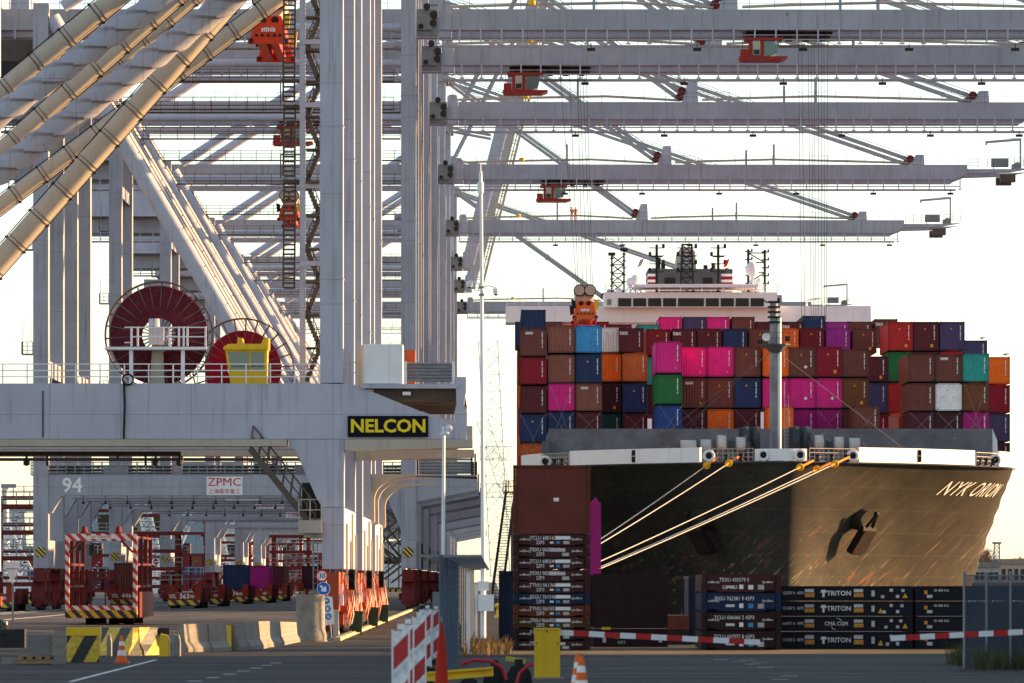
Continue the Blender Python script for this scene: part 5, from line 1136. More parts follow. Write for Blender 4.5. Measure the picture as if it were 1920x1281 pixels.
def fillc(r, L, H, color, marks='', nocode=False, far=False):
    p, f, cst = cmeshes(L)
    key = (L, color)
    if key not in CMESH: CMESH[key] = (p.mesh('walls', CC[color]), f.mesh('frame', M_frame[color]))
    a, b = CMESH[key]; zs_ = H/CHH; sc_ = (1, 1, zs_)
    adopt(a, 'walls', r, scale=sc_); fr = adopt(b, 'frame', r, scale=sc_)
    if far: return
    for x in (-CW/2+.09, CW/2-.09):
        for z in (.0, H-.118): adopt(cst, 'corner_casting', fr, (x, 0, z/zs_), scale=(1,1,1/zs_))
    if not nocode: adopt(CODES[len(r.name) % 2], 'code_lettering', r, (0,0,H-CHH))
    for c in marks:
        if c == 't': adopt(TRI, 'warning_triangle', r, (-.1, 0, H*.72))
        if c == 'T': adopt(TRI, 'warning_triangle', r, (.62, 0, H*.14))
        if c == 'o': adopt(TAGM, 'orange_label', r, (.55, 0, H*.12))
        if c == 'h': adopt(HMM, 'block_logo', r, (-.75, 0, H*.78))
        if c == 'x': text('tex', .62, Vector(r.location)+Vector((-.72, -.02, H*.80)), M_wtext, r, 'lettering', bold=.02, ext=.003)
        if c == 'd':
            mm = MB(); x0, y0, z0 = r.location; mm.prism([(x0+.3,z0+.75),(x0+.48,z0+.93),(x0+.3,z0+1.11),(x0+.12,z0+.93)], y0-.02, y0-.012); mm.build('hazard_diamond', M_wtext, r)
ORD17 = ['first','second','third','fourth','fifth','sixth','seventh','eighth','ninth','tenth','eleventh','twelfth','thirteenth','fourteenth','fifteenth','sixteenth','last']
ORD = ['first','second','third','fourth','fifth','sixth','seventh','eighth','ninth','tenth','eleventh','twelfth','thirteenth','fourteenth','fifteenth','sixteenth']
# stacks of the foremost rows: (name for the label, depth, [(x0, x1, top, bottom, colour, marks), ...] from the top down)
ST = [
 ('outermost left stack', 524, [(975,1026,616,668,'brown','h'), (975,1026,670,721,'crimson',''), (975,1026,724,775,'maroon',''), (975,1026,777,830,'navy','t'), (975,1026,831,884,'rusty orange','t')]),
 ('second stack from the left', 524, [(1027,1078,610,662,'light brown',''), (1027,1078,665,718,'light brown',''), (1027,1078,719,771,'pink',''), (1027,1078,773,826,'navy','')]),
 ('third stack from the left', 524, [(1079,1129,610,662,'light blue',''), (1079,1129,665,718,'navy','t'), (1079,1129,719,771,'light brown','h'), (1079,1129,773,826,'maroon','')]),
 ('narrow showing fourth stack from the left', 553, [(1118,1165,614,661,'white','t'), (1118,1165,663,716,'orange','t'), (1118,1165,719,774,'dark maroon','o'), (1118,1165,776,830,'dark teal','')]),
 ('fifth stack from the left', 551.5, [(1160,1207,615,660.5,'maroon','x'), (1167,1214,662,716,'rusty orange','t'), (1167,1214,719,774,'navy','t'), (1167,1214,776,830,'maroon','')]),
 ('projecting stack with the green box', 520, [(1229,1279,640,700,'pink','T'), (1229,1279,702,758,'green',''), (1229,1279,760,815,'blue','')]),
 ('stack just right of the green box', 526, [(1276,1325,651,707,'pink','T'), (1276,1325,709,765,'brown','hT'), (1276,1325,767,823,'maroon','')]),
 ('second stack right of the green box', 526, [(1326,1376,650,707,'pink','T'), (1326,1376,709,765,'brown','t'), (1326,1376,767,823,'orange','t')]),
 ('third stack right of the green box', 526, [(1377,1426,650,707,'brown','t'), (1377,1426,709,765,'navy','t'), (1377,1426,767,823,'maroon','')]),
 ('stack behind the fore mast', 526, [(1430,1479,651,707,'orange',''), (1430,1479,709,766,'pink','d')]),
 ('first stack right of the fore mast', 526, [(1480,1529,651,707,'brown','td'), (1480,1529,709,766,'pink','d'), (1480,1529,768,823,'magenta','d')]),
 ('second stack right of the fore mast', 526, [(1530,1579,650,707,'crimson','to'), (1530,1579,709,766,'pink','d'), (1530,1579,768,823,'magenta','')]),
 ('third stack right of the fore mast', 526, [(1580,1629,655,707,'brown',''), (1580,1629,709,765,'rust brown','to'), (1580,1629,768,823,'brown','')]),
 ('stack in the dark gap right of the mast', 556, [(1618,1664,668,716,'maroon','o'), (1618,1664,718,776,'purple navy',''), (1618,1664,778,830,'crimson','T')]),
 ('stack with the tall red box', 556, [(1665,1712,603,658,'red','to'), (1665,1712,660,716,'green',''), (1665,1712,718,776,'red',''), (1665,1712,778,830,'salmon','')]),
 ('fourth stack from the right', 522, [(1703,1752.5,664,716,'brown',''), (1703,1752.5,718.5,771,'brown',''), (1703,1752.5,773,826,'maroon','d')]),
 ('third stack from the right', 522, [(1754,1803.5,664,716,'brown','h'), (1754,1803.5,718.5,771,'white','t'), (1754,1803.5,773,826,'dark maroon','')]),
 ('second stack from the right', 522, [(1805,1854.5,663,716,'teal',''), (1805,1854.5,718.5,771,'rust brown',''), (1805,1854.5,773,826,'magenta','')]),
 ('outermost right stack', 545, [(1846,1894,669,720,'orange','t'), (1846,1894,722,774,'crimson',''), (1846,1894,776,828,'purple navy',''), (1846,1894,830,881,'dark maroon','')]),
 ('upper pair right of the tall red box', 556, [(1713,1760,603,658,'maroon','to'), (1713,1760,660,716,'maroon','')]),
 ('rightmost top stack', 556, [(1762,1809,603,657,'purple navy','t'), (1762,1809,660,716,'red','')]),
]
for sname, d_, items in ST:
    for k, (a, b, t_, bo, c, mk_) in enumerate(items):
        pos = ('topmost', 'second down', 'third down', 'fourth down', 'fifth down')[k]
        container(a, b, t_, bo, d_, c, f'{c} container, {pos}, {sname}', L=12.19, marks=mk_)
for a, b, t_, bo, c, mk_, d_, lab in ((1435,1491,762,818,'orange','', 519.7, 'orange container low behind the fore mast, nearest to the breakwater'), (1599,1650,761,817,'brown','', 519.7, 'brown lashed container standing forward at the breakwater right of the mast')):
    container(a, b, t_, bo, d_, c, lab, L=6.06, marks=mk_)
# the row behind, showing above the front rows
ROW2 = [(1211,1258,617,667,'dark red','t'), (1260,1306,616,662,'maroon','x'), (1307,1353,616,662,'maroon','t'), (1355,1402,616,662,'navy',''), (1404,1450,616,662,'brown','t'), (1452,1498,615,662,'orange',''), (1500,1546,615,662,'dark red','t'), (1548,1595,615,662,'purple',''), (1597,1645,616,662,'brown','to')]
for k, (a, b, t_, bo, c, mk_) in enumerate(ROW2): container(a, b, t_, bo, 556.5+14, c, f'{c} container, {ORD[k]} from left in the line above the front stacks', marks=mk_)
for k, (a, b, t_, bo, c) in enumerate(((1205,1252,669,722,'teal'), (1218,1256,724,780,'dark maroon'))): container(a, b, t_, bo, 571.0, c, f'{c} container glimpsed in the dark gap left of the pink and green boxes')
ROW3 = [(966,1009,603,650,'navy',''), (1011,1053,603,650,'brown',''), (1055,1097,603.5,650,'salmon',''), (1099,1141,603,650,'dark red',''), (1142,1184,608,652,'maroon',''), (1198,1234,608,652,'teal',''), (1236,1279,594,640,'pink',''), (1281,1324,594,640,'purple navy',''), (1325,1368,594,640,'pink',''), (1372,1415,594,640,'brown',''), (1417,1459,603,648,'maroon',''), (1470,1503,603,648,'maroon','x'), (1505,1548,592,638,'navy',''), (1549,1591,603,648,'purple',''), (1592,1634,603,648,'brown',''), (1640,1683,598,645,'brown','x'), (1811,1848,638,690,'purple navy','')]
for k, (a, b, t_, bo, c, mk_) in enumerate(ROW3):
    wpx = b-a; d_ = 606.0 if k < 16 else 600.0
    container(a, b, t_, bo, d_, c, f'{c} container top peeping over from behind, {ORD17[k]} from the left', marks=mk_)
container(1075,1119,598.5,645, 531.0-.0+62, 'pink', 'pink container held by the orange spreader on the left of the ship')
# rows further aft along the quay side, seen edge-on
rnd = random.Random(11); names = ['orange','brown','maroon','red','navy','magenta','brown','crimson','pink','maroon','rusty orange','navy']
for bi, d_ in enumerate((548.0, 562.0, 576.5, 622.0, 636.0, 650.0, 664.0)):
    n_ = 6 if bi not in (0,) else 4
    for k in range(n_):
        z0 = 13.3+2.68*k
        if bi == 0: z0 = 13.3+2.68*k
        c = names[(bi*5+k*7) % 12]
        r = thing('shipping_container', (SXC-HB+1.5, d_, z0), f'{c} container edge-on along the quay side, {ORD[bi]} row aft, {ORD[k]} tier up', 'container', 'containers stacked along the ship side'); fillc(r, 12.19, 2.62, c, nocode=True)
# lashing rods on the lowest tiers
lash = thing('lashing_rods', (SXC, 521, 12.8), 'thin crossed lashing rods in front of the lowest container tiers', 'lashing'); 
for px0, px1, y0, y1, d_ in ((1030,1076,719,803,523.7), (1030,1076,773,812,523.7), (1082,1127,773,806,523.7), (1235,1280,759,806,519.6), (1280,1322,768,806,525.6), (1328,1374,768,806,525.6), (1379,1424,768,806,525.6), (1532,1577,768,806,525.6), (1602,1647,764,806,519.4), (1706,1750,773,806,521.6), (1757,1801,773,806,521.6), (1808,1852,719,806,521.6), (1808,1852,773,806,521.6), (977,1022,777,845,523.6), (1170,1212,776,806,551)):
    m = MB(); xm_ = (px0+px1)/2
    m.bar(at(px0,y0,d_), at(xm_+10,y1,d_), .035); m.bar(at(px1,y0,d_), at(xm_-10,y1,d_), .035); m.build('lashing_cross', M_steel, lash)
# gulls resting on the containers
M_gull = pbr('gull_grey', (.28,.28,.30), .8, var=.2)
for px, py, d_, lab in ((1841,638,600.5,'gull standing on the purple navy container at the right'), (1885,669,546,'gull standing on the orange container at far right')):
    b0 = at(px, py, d_); m = MB(); m.lathe([(.02,-.26),(.08,-.16),(.11,0),(.09,.14),(.06,.22),(.065,.3),(.02,.36)], (0,0,0), 10, 'x')
    m.v = [(b0.x+v[0], b0.y+v[1], b0.z+.22+v[2]+max(0,v[0]-.1)*.5) for v in m.v]; m.tube((b0.x, b0.y, b0.z), (b0.x, b0.y, b0.z+.15), .02, n=5); m.bar((b0.x+.33,b0.y,b0.z+.33), (b0.x+.42,b0.y,b0.z+.31), .03); m.bar((b0.x-.2,b0.y,b0.z+.22), (b0.x-.42,b0.y,b0.z+.3), .08, .03)
    tag(m.build('gull', M_gull, smooth=True), lab, 'gull', 'gulls on the containers')
# ---------------------------------------------------------------- folded flat racks stacked in front of the ship
DR = 179.6
RC = {'maroon': pbr('rack_maroon', (.055,.014,.014), .6, var=.25, scale=2, rust=.25, streak=.3), 'navy': pbr('rack_navy', (.008,.02,.06), .55, var=.25, scale=2, rust=.15), 'rust red': pbr('rack_rust_red', (.12,.026,.013), .65, var=.3, scale=2, rust=.4),
      'rusty brown': pbr('rack_rusty_brown', (.08,.033,.013), .7, var=.35, scale=2, rust=.6, rustc=(.30,.13,.03)), 'dark maroon': pbr('rack_dark_maroon', (.024,.008,.009), .6, var=.25, scale=2, rust=.2), 'pink': pbr('rack_pink', (.35,.01,.14), .5, var=.2),
      'black navy': pbr('rack_black_navy', (.004,.006,.014), .5, var=.25, scale=2, rust=.1)}
M_label = pbr('grey_label', (.42,.42,.40), .6, var=.3, scale=6); M_bluel = pbr('blue_label', (.05,.25,.45), .5, var=.1)
def rack(px0, px1, pyt, pyb, d, color, lab, t1='', t2='', L=6.06, big=.17, labels=()):
    x0, x1, z0, z1 = X(px0,d), X(px1,d), Z(pyb,d)+.004, Z(pyt,d)-.012; h = z1-z0; mat = RC[color]
    r = thing('folded_flat_rack', ((x0+x1)/2, d, z0), lab, 'flat rack', 'folded flat racks in stacks')
    for s_ in (0, 1):
        xa, xb = (x0, x0+.17) if s_ == 0 else (x1-.17, x1)
        m = MB(); m.box(xa, xb, d, d+.2, z0, z0+h*.48); m.box(xa+.01, xb-.01, d, d+.2, z0+h*.5, z1); m.build('corner_casting', mat, r)
        m = MB(); m.tube(((xa+xb)/2, d-.01, z0+h*.25), ((xa+xb)/2, d+.003, z0+h*.25), .04, n=8); m.build('casting_hole', M_black, r)
        xl = x0+.20 if s_ == 0 else x1-.20-.36
        m = MB(); zz = z0+h*.55; m.bar((xl, d+.02, zz), (xl+.30, d+.02, zz), .04, .035); m.cbox((xl+.15, d+.02, zz+.01), .07, .05, .07); m.ring((xl+.33 if s_ == 0 else xl, d+.02, zz), .035, .012, 10, 4); m.build('lock_bar', M_label, r)
    m = MB(); m.prism([(x0+.18, z0+h*.12), (x0+.45, z0+h*.12), (x0+.55, z0), (x1-.55, z0), (x1-.45, z0+h*.12), (x1-.18, z0+h*.12), (x1-.18, z1-.02), (x0+.18, z1-.02)], d+.05, d+.25); m.build('end_beam', mat, r)
    m = MB(); m.box(x0+.02, x0+.2, d+.21, d+L, z0+.02, z1-.02); m.box(x1-.2, x1-.02, d+.21, d+L, z0+.02, z1-.02); m.box(x0+.2, x1-.2, d+.26, d+L, z0+.004, z1-.004); m.build('bed', mat, r)
    xc = (x0+x1)/2
    if t1: text(t1, big, (xc-.22, d+.04, z0+h*.68), M_wtext, r, 'code_lettering', ext=.002, xs=.85)
    if t2: text(t2, big*.92, (xc-.36, d+.04, z0+h*.27), M_wtext, r, 'type_code', ext=.002, xs=.85)
    for k, (dx, dz, wd, hh, mt) in enumerate(labels or ((.36,.70,.46,.30,M_wtext), (.0,.27,.12,.16,M_wtext), (.20,.27,.12,.22,M_bluel), (.46,.27,.20,.26,M_label))):
        m = MB(); m.box(xc+dx-wd/2, xc+dx+wd/2, d+.035, d+.048, z0+h*(dz-hh/2), z0+h*(dz+hh/2)); m.build('label_plate', mt, r)
    return r
tb = [1001.5, 1023.5, 1045.5, 1067.6, 1090, 1112, 1134.3, 1156.3, 1178.6, 1200.6]
rows = [('maroon','TCLU 680162 2'), ('maroon','TEXU 003301 9'), ('maroon','TCLU 680244 4'), ('maroon','TEXU 003588 0'), ('maroon','TTNU 061366 0'), ('navy','SEGU 761546 0'), ('rust red','TTNU 061031 5'), ('rusty brown','TRIU 066405 0'), ('dark maroon','TCLU 068110 7'), ('maroon','TEXU 003412 6')]
nth = ['topmost','second','third','fourth','fifth','sixth','seventh','eighth','ninth','lowest']
tall = None
for k, (c, t) in enumerate(rows):
    bot = tb[k+1] if k < 9 else 1219.0
    lb = ((.18,.66,.5,.3,M_dull), (.44,.26,.22,.3,M_label)) if t.startswith('TEXU') else ()
    o = rack(962, 1107, tb[k], bot, DR, c, f'{c} folded flat rack marked {t}, {nth[k]} in the tall left stack', t, '22P3', labels=lb)
    if k == 0: tall = o
# the topmost rack has its end wall raised
d = DR; x0, x1 = X(962,d), X(1107,d); zb, zt = Z(1001,d), Z(872,d)
m = MB(); m.box(x0+.09, x1-.09, d+.06, d+.14, zb, zt-.08)
for k in range(3): pass
m.build('end_wall', pbr('endwall_red_brown', (.13,.03,.02), .6, var=.18, scale=.9, rust=.15, streak=.35), tall)
for xa, xb in ((x0, x0+.088), (x1-.088, x1)): m = MB(); m.box(xa, xb, d, d+.2, zb+.002, zt); m.build('end_post', RC['rust red'], tall)
m = MB(); m.box(x0+.09, x1-.09, d+.01, d+.18, zt-.079, zt-.005); m.build('top_rail', RC['rust red'], tall)
m = MB(); m.box(X(1038,d), X(1048,d), d+.05, d+.058, Z(940,d), Z(933.5,d)); m.build('label_plate', M_wtext, tall)
for px in (968, 1101): m = MB(); m.tube((X(px,d), d-.008, Z(876,d)), (X(px,d), d+.004, Z(876,d)), .045, n=8); m.build('casting_hole', M_black, tall)
# second stack
r2y = [1076, 1111, 1146.5, 1182]; r2 = [('maroon','TEXU 430579 5','GB 4363'), ('navy','SEGU 762381 9 42P3',''), ('dark maroon','TCLU 606666 2 42P3',''), ('dark maroon','TCLU 607977 8 42P3','')]
for k, (c, t, t2) in enumerate(r2):
    bot = r2y[k+1] if k < 3 else 1218.5
    rack(1315, 1465, r2y[k], bot, DR, c, f'{c} folded flat rack marked {t[:13]}, {["top","second","third","bottom"][k]} of the four rack stack', t, t2, L=6.06, big=.17,
         labels=((.0,.30,.13,.24,M_wtext), (.3,.28,.16,.24,M_bluel if k else M_wtext), (.62,.28,.2,.26,M_label), (-.35,.3,.28,.14,M_dull)))
# racks with company marks, seen from the side
dT = 183.0; ty = [1098.5, 1127, 1155.5, 1184]; tt = [('152707 6  45P3','TRITON'), ('151307 2  45P3','TRITON'), ('664751 6  45P3','CMA CGM'), ('151535 2  45P3','TRITON')]
M_gold = pbr('orange_gold_label', (.60,.27,.04), .5, var=.2, scale=6)
def siderack(px0, px1, pyt, pyb, d, lab, t, logo, k):
    x0, x1, z0, z1 = X(px0,d), X(px1,d), Z(pyb,d)+.004, Z(pyt,d)-.01; h = z1-z0; r = thing('folded_flat_rack', ((x0+x1)/2, d, z0), lab, 'flat rack', 'navy flat racks seen from the side')
    m = MB(); m.box(x0+.16, x1-.16, d, d+.14, z0+.06, z1-.05); m.build('side_rail', RC['black navy'], r)
    m = MB(); m.box(x0+.16, x1-.16, d-.03, d+.2, z0, z0+.055); m.build('lower_flange', RC['black navy'], r)
    m = MB(); m.box(x0+.16, x1-.16, d-.03, d+.2, z1-.045, z1); m.build('upper_flange', RC['black navy'], r)
    m = MB(); m.box(x0+.16, x1-.16, d+.21, d+2.3, z0+.03, z1-.03); m.build('bed', RC['black navy'], r)
    for xa in (x0, x1-.16): m = MB(); m.box(xa, xa+.159, d-.02, d+2.4, z0, z1); m.build('corner_post', RC['black navy'], r)
    def lbl(pa, pb, fa, fb, mt): m = MB(); m.box(X(pa,d), X(pb,d), d-.012, d-.004, z0+h*fa, z0+h*fb); m.build('label_plate', mt, r)
    if t:
        text(t, .135, (X(1487,d), d-.006, z0+h*.52), M_wtext, r, 'code_lettering', ext=.002, xs=.8)
        for pa in (1509, 1601): lbl(pa, pa+17, .58, .8, M_dull); lbl(pa, pa+18, .26, .52, M_gold)
        if logo == 'TRITON':
            text('TRITON', .215, (X(1573,d), d-.006, z0+h*.5), M_wtext, r, 'company_lettering', ext=.002, bold=.015)
            m = MB(); xx, zz = X(1544,d), z0+h*.5; m.prism([(xx-.11,zz+.02),(xx-.06,zz+.12),(xx+.06,zz+.12),(xx+.11,zz+.02),(xx+.04,zz+.04),(xx+.035,zz-.12),(xx-.035,zz-.12),(xx-.04,zz+.04)], d-.012, d-.003); m.build('company_emblem', M_wtext, r)
        else:
            text('CMA CGM', .18, (X(1568,d), d-.006, z0+h*.5), M_wtext, r, 'company_lettering', ext=.002, bold=.01, xs=.9)
            for sg in (1, -1):
                m = MB(); m.path([(X(1568,d)+sg*.17*math.cos(a*.2), d-.006, z0+h*.5+sg*(.16*math.sin(a*.2)+.03)) for a in range(2, 9)], .012, 4); m.build('company_emblem', M_wtext, r)
        for i, (pa, fa) in enumerate(((1634,.3), (1652+k*3,.18), (1668,.62), (1680,.2), (1690-k*2,.6))): lbl(pa, pa+6, fa, fa+.2 if i else fa+.4, M_dull)
        m = MB(); xx = X(1697 if k in (0,2) else 1651,d); m.prism([(xx-.09,z0+h*.2),(xx+.09,z0+h*.2),(xx,z0+h*.52)], d-.013, d-.004); m.build('warning_triangle', M_warn, r)
    else:
        text('WORLD PALLET' if False else '30 480 KG', .11, (X(1765,d), d-.006, z0+h*.7), M_wtext, r, 'weight_lettering', ext=.002)
        lbl(1733, 1739, .45, .7, M_gold); lbl(1738, 1748, .2, .4, M_dull)
    return r
for k in range(4):
    bot = ty[k+1] if k < 3 else 1217.0; tn = ['top','second','third','bottom'][k]
    siderack(1358, 1711, ty[k], bot, dT, f'black navy flat rack with white {tt[k][1]} mark, {tn} of the side-on stack', tt[k][0], tt[k][1], k)
    siderack(1716, 2069, ty[k], bot, dT+.15, f'black navy flat rack behind the wire fence at right, {tn} of its stack', '', '', k)
# wide end wall beside the tall stack, on a rack
de = 190.0; x0, x1 = X(1112,de), X(1252,de); r = thing('end_wall_rack', ((x0+x1)/2, de, gz(de)), 'dark maroon rack with raised plain end wall between the stacks', 'flat rack')
m = MB(); m.box(x0, x1, de, de+.12, Z(1178,de), Z(1076,de)); m.build('end_wall', RC['dark maroon'], r)
m = MB(); m.box(x0, x1, de-.06, de+6.0, gz(de)+.005, Z(1179,de)); m.build('bed', RC['dark maroon'], r)
m = MB(); m.box(X(1128,de), X(1145,de), de-.1, de+.0, Z(1181,de), Z(1176,de)); m.build('lashing_plate', M_yellow, r)
text('TEXU 893096 0', .15, (X(1175,de), de-.065, Z(1195,de)), M_dull, r, 'code_lettering', ext=.002, xs=.9); text('42P3', .15, (X(1165,de), de-.065, Z(1205,de)), M_dull, r, 'type_code', ext=.002, xs=.9)
for px in (1130, 1235): m = MB(); m.box(X(px,de), X(px+6,de), de-.075, de-.062, Z(1205,de), Z(1195,de)); m.build('label_plate', M_dull, r)
dp = 199.0; r = thing('pink_flat_rack', (X(1118,dp), dp, gz(dp)), 'pink flat rack with upright end post beside the tall stack', 'flat rack')
m = MB(); m.prism([(X(1104,dp), Z(1066,dp)), (X(1127,dp), Z(1066,dp)), (X(1127,dp), Z(942,dp)), (X(1122,dp), Z(940,dp)), (X(1118,dp), Z(932,dp)), (X(1104,dp), Z(945,dp))], dp, dp+2.3); m.build('end_post', RC['pink'], r)
m = MB(); m.box(X(1096,dp), X(1127,dp), dp-.05, dp+2.4, Z(1078,dp), Z(1066.3,dp)); m.build('hinge', RC['pink'], r)
m = MB(); m.box(X(1000,dp), X(1126,dp), dp, dp+2.4, gz(dp)+.01, Z(1079,dp)); m.build('bed', RC['dark maroon'], r)
for px0, px1, pt, dd, c, L, lab in ((937,1068,1078,193.5,'dark navy',6.06,'dark navy container half hidden behind the tall left rack stack'), (1293,1410,1098,214,'dark navy',6.06,'dark navy container glimpsed behind the four rack stack')):
    bot = VY+(CH-gz(dd))*F/dd-.2; container(px0, px1, bot-2.59*F/dd, bot, dd, c, lab, L=L, group='containers standing on the yard', nocode=True)
for k in range(2):
    dd = 212.0; zb_ = gz(dd)+.005+k*.56; m = MB(); m.box(X(1180,dd), X(1292.5,dd), dd, dd+6, zb_, zb_+.53); tag(m.build('timber_beam_pile', RC['rust red'] if k else RC['dark maroon']), ('lower dark','upper rust red')[k]+' steel bundle lying behind the gap between the stacks', 'steel bundle')

# ---------------------------------------------------------------- barrier booms, yellow housing
M_bred = pbr('barrier_red', (.45,.02,.02), .5, var=.12); M_bwht = pbr('barrier_white', (.72,.72,.74), .5, var=.08)
db = 128.0
def boom(p, q, n_, lab, first_white=True, grp='red and white barrier booms'):
    r = thing('barrier_boom', p, lab, 'barrier', grp)
    for i in range(n_):
        m = MB(); a, b_ = p.lerp(q, i/n_), p.lerp(q, (i+1)/n_); m.bar(a, b_, .06, .125); m.build('boom_segment', M_bwht if (i % 2 == 0) == first_white else M_bred, r)
    return r
boom(at(1046,1186,db), at(1425,1204.5,db), 13, 'left red and white barrier boom reaching out of the yellow housing')
b2 = boom(at(1670,1197,db), at(2000,1181,db), 12, 'right red and white barrier boom cut by the picture edge')
x0, x1 = X(1002,db), X(1050,db); r = thing('barrier_housing', ((x0+x1)/2, db, gz(db)), 'yellow barrier housing cabinet at the bottom centre', 'cabinet')
m = MB(); m.box(x0, x1, db-.2, db+.25, gz(db)+.05, Z(1181,db)); m.build('body', M_yellow, r)
m = MB(); m.box(x0-.015, x1+.015, db-.22, db+.27, Z(1181,db)+.002, Z(1178,db)); m.build('lid', M_yellow, r)
m = MB(); m.box(x0-.1, x1+.1, db-.3, db+.35, gz(db)-.05, gz(db)+.049); m.build('plinth', M_conc, r)
for px, py in ((1006,1206), (1046,1206), (1025,1184)): m = MB(); m.tube((X(px,db), db-.235, Z(py,db)), (X(px,db), db-.221 if py > 1190 else db-.2, Z(py,db)), .02, n=6); m.build('lock', M_dark, r)
# hidden housing of the right boom
m = MB(); m.box(X(1996,db), X(2044,db), db-.2, db+.25, gz(db), Z(1176,db)); m.build('boom_housing', M_yellow, b2)

# ---------------------------------------------------------------- fences
M_mesh = pbr('fence_wire', (.07,.095,.14), .6, metal=0, var=.2)
def fence_post(parent, x, y, z0, z1, r_=.04, mat=None): m = MB(); m.tube((x, y, z0), (x, y, z1), r_, n=8); m.lathe([(r_+.012,0),(r_+.008,.03),(.01,.05)], (x, y, z1), 8); return m.build('post', mat or M_steel, parent, smooth=True)
df_ = 143.0; zb_, zt = gz(df_), Z(1079,df_); fr = thing('wire_fence', (X(1870,df_), df_, zb_), 'galvanised chain link fence with round posts at the right edge', 'fence')
for px in (1808, 1850, 1895, 1940): fence_post(fr, X(px,df_), df_, zb_, zt+.05, .035)
m = MB(); xa, xb = X(1808,df_), X(1960,df_); h = zt-zb_-.05; p_ = .075; n_ = int((xb-xa+h)/p_)
for i in range(n_):
    o = i*p_
    a0 = max(0, o-(xb-xa)); a1 = min(h, o)
    if a1 > a0: m.tube((xa+o-a0, df_, zb_+.05+a0), (xa+o-a1, df_, zb_+.05+a1), .010, n=3, caps=False); m.tube((xb-(o-a0), df_, zb_+.05+a0), (xb-(o-a1), df_, zb_+.05+a1), .010, n=3, caps=False)
tag(m.build('chain_link', M_mesh, fr), kind='stuff')
m = MB(); m.tube((xa, df_, zt), (xb, df_, zt), .02, n=6); m.build('top_rail', M_steel, fr)
# quay road fence with a mesh canopy, seen along its length
XF = -1.12; cf = thing('quay_fence', (XF, 120, gz(120)), 'long steel mesh fence running away beside the quay road', 'fence')
ya, yb_ = 118.0, 300.0; y = ya; k = 0
while y < yb_:
    fence_post(cf, XF, y, gz(y), 3.2, .04, M_mesh); y += 12.0; k += 1
m = MB(); y = ya
while y < yb_:
    m.bar((XF, y, gz(y)+.05), (XF, y, 3.12), .008); y += .16 if y < 160 else .5
for k in range(15):
    prev = None
    for y in (ya, 188, 245, yb_):
        z = gz(y)+.08+(3.1-gz(y)-.08)*k/14
        if prev: m.bar(prev, (XF, y, z), .009)
        prev = (XF, y, z)
tag(m.build('wire_mesh', M_mesh, cf), kind='stuff')
m = MB()
for k in range(9): xx = XF-.42+k*.155; m.bar((xx, ya, 3.24), (xx, yb_, 3.24), .012)
y = ya
while y < yb_:
    m.bar((XF-.42, y, 3.24), (XF+.82, y, 3.24), .012); y += .12 if y < 170 else .6
tag(m.build('canopy_mesh', M_mesh, cf), kind='stuff')
y = ya
while y < yb_: m = MB(); m.bar((XF-.42, y, 3.22), (XF+.82, y, 3.22), .05); m.build('canopy_arm', M_steel, cf); y += 6.0
for i, (px, py, top) in enumerate(((877.5,1226,1075), (893,1197,1096))):
    g = G(px, py); m = MB(); m.box(g.x-.06, g.x+.06, g.y-.06, g.y+.06, g.z, Z(top, g.y)); m.box(g.x-.09, g.x+.09, g.y-.09, g.y+.09, g.z, g.z+.03); m.box(g.x-.07, g.x+.07, g.y-.07, g.y+.07, Z(top,g.y), Z(top,g.y)+.02)
    tag(m.build('steel_post', M_white), ('nearer pale square post standing right of the mesh fence','farther pale square post beside the camera mast')[i], 'post', 'pale posts beside the fence')
# camera mast
g = G(906, 1197); dm = g.y; mp = thing('camera_mast', g, 'tall slim white mast with cylindrical antenna and dome cameras', 'mast')
m = MB(); m.tube(g, (g.x, dm, Z(1040,dm)), .13, .12, n=14); m.tube((g.x, dm, Z(1040,dm)), at(902,340,dm), .105, .07, n=14); m.build('pole', M_white, mp, smooth=True)
c = at(901,352,dm); m = MB(); m.tube(c+Vector((0,0,-.24)), c+Vector((0,0,.24)), .145, n=16); m.build('antenna_drum', M_white, mp, smooth=True)
m = MB(); m.tube(c+Vector((0,0,.25)), c+Vector((0,0,.75)), .09, .07, n=10); m.tube(c+Vector((0,0,.75)), c+Vector((0,0,1.15)), .025, n=6); m.build('antenna_rod', M_white, mp, smooth=True)
m = MB(); m.box(X(896,dm), X(916,dm), dm-.3, dm-.14, Z(1108,dm), Z(1090,dm)); m.build('junction_box', M_white, mp)
m = MB(); m.box(X(896.5,dm), X(926,dm), dm-.45, dm-.12, Z(1146,dm), Z(1115,dm)); m.build('control_cabinet', M_white, mp)
for px, py, sg in ((930,545,1), (880,532,-1)):
    c = at(px,py,dm); p0 = at(903.5,538,dm)
    m = MB(); m.path([p0, p0.lerp(c,.5)+Vector((0,0,.14)), c+Vector((0,0,.12))], .03, 6); m.build('camera_arm', M_white, mp)
    m = MB(); m.lathe([(.14,.1),(.16,.0),(.15,-.06),(.11,-.16),(.02,-.2)], c, 14); cm = m.build('dome_camera', M_white, mp, smooth=True)
    m = MB(); m.lathe([(.1,-.1),(.115,-.14),(.08,-.2),(.02,-.235)], c, 12); m.build('lens_dome', M_black, cm, smooth=True)
for py in (539, 553): m = MB(); q = at(903,py,dm); m.tube(q-Vector((0,0,.05)), q+Vector((0,0,.05)), .13, n=12); m.build('clamp', M_steel, mp)
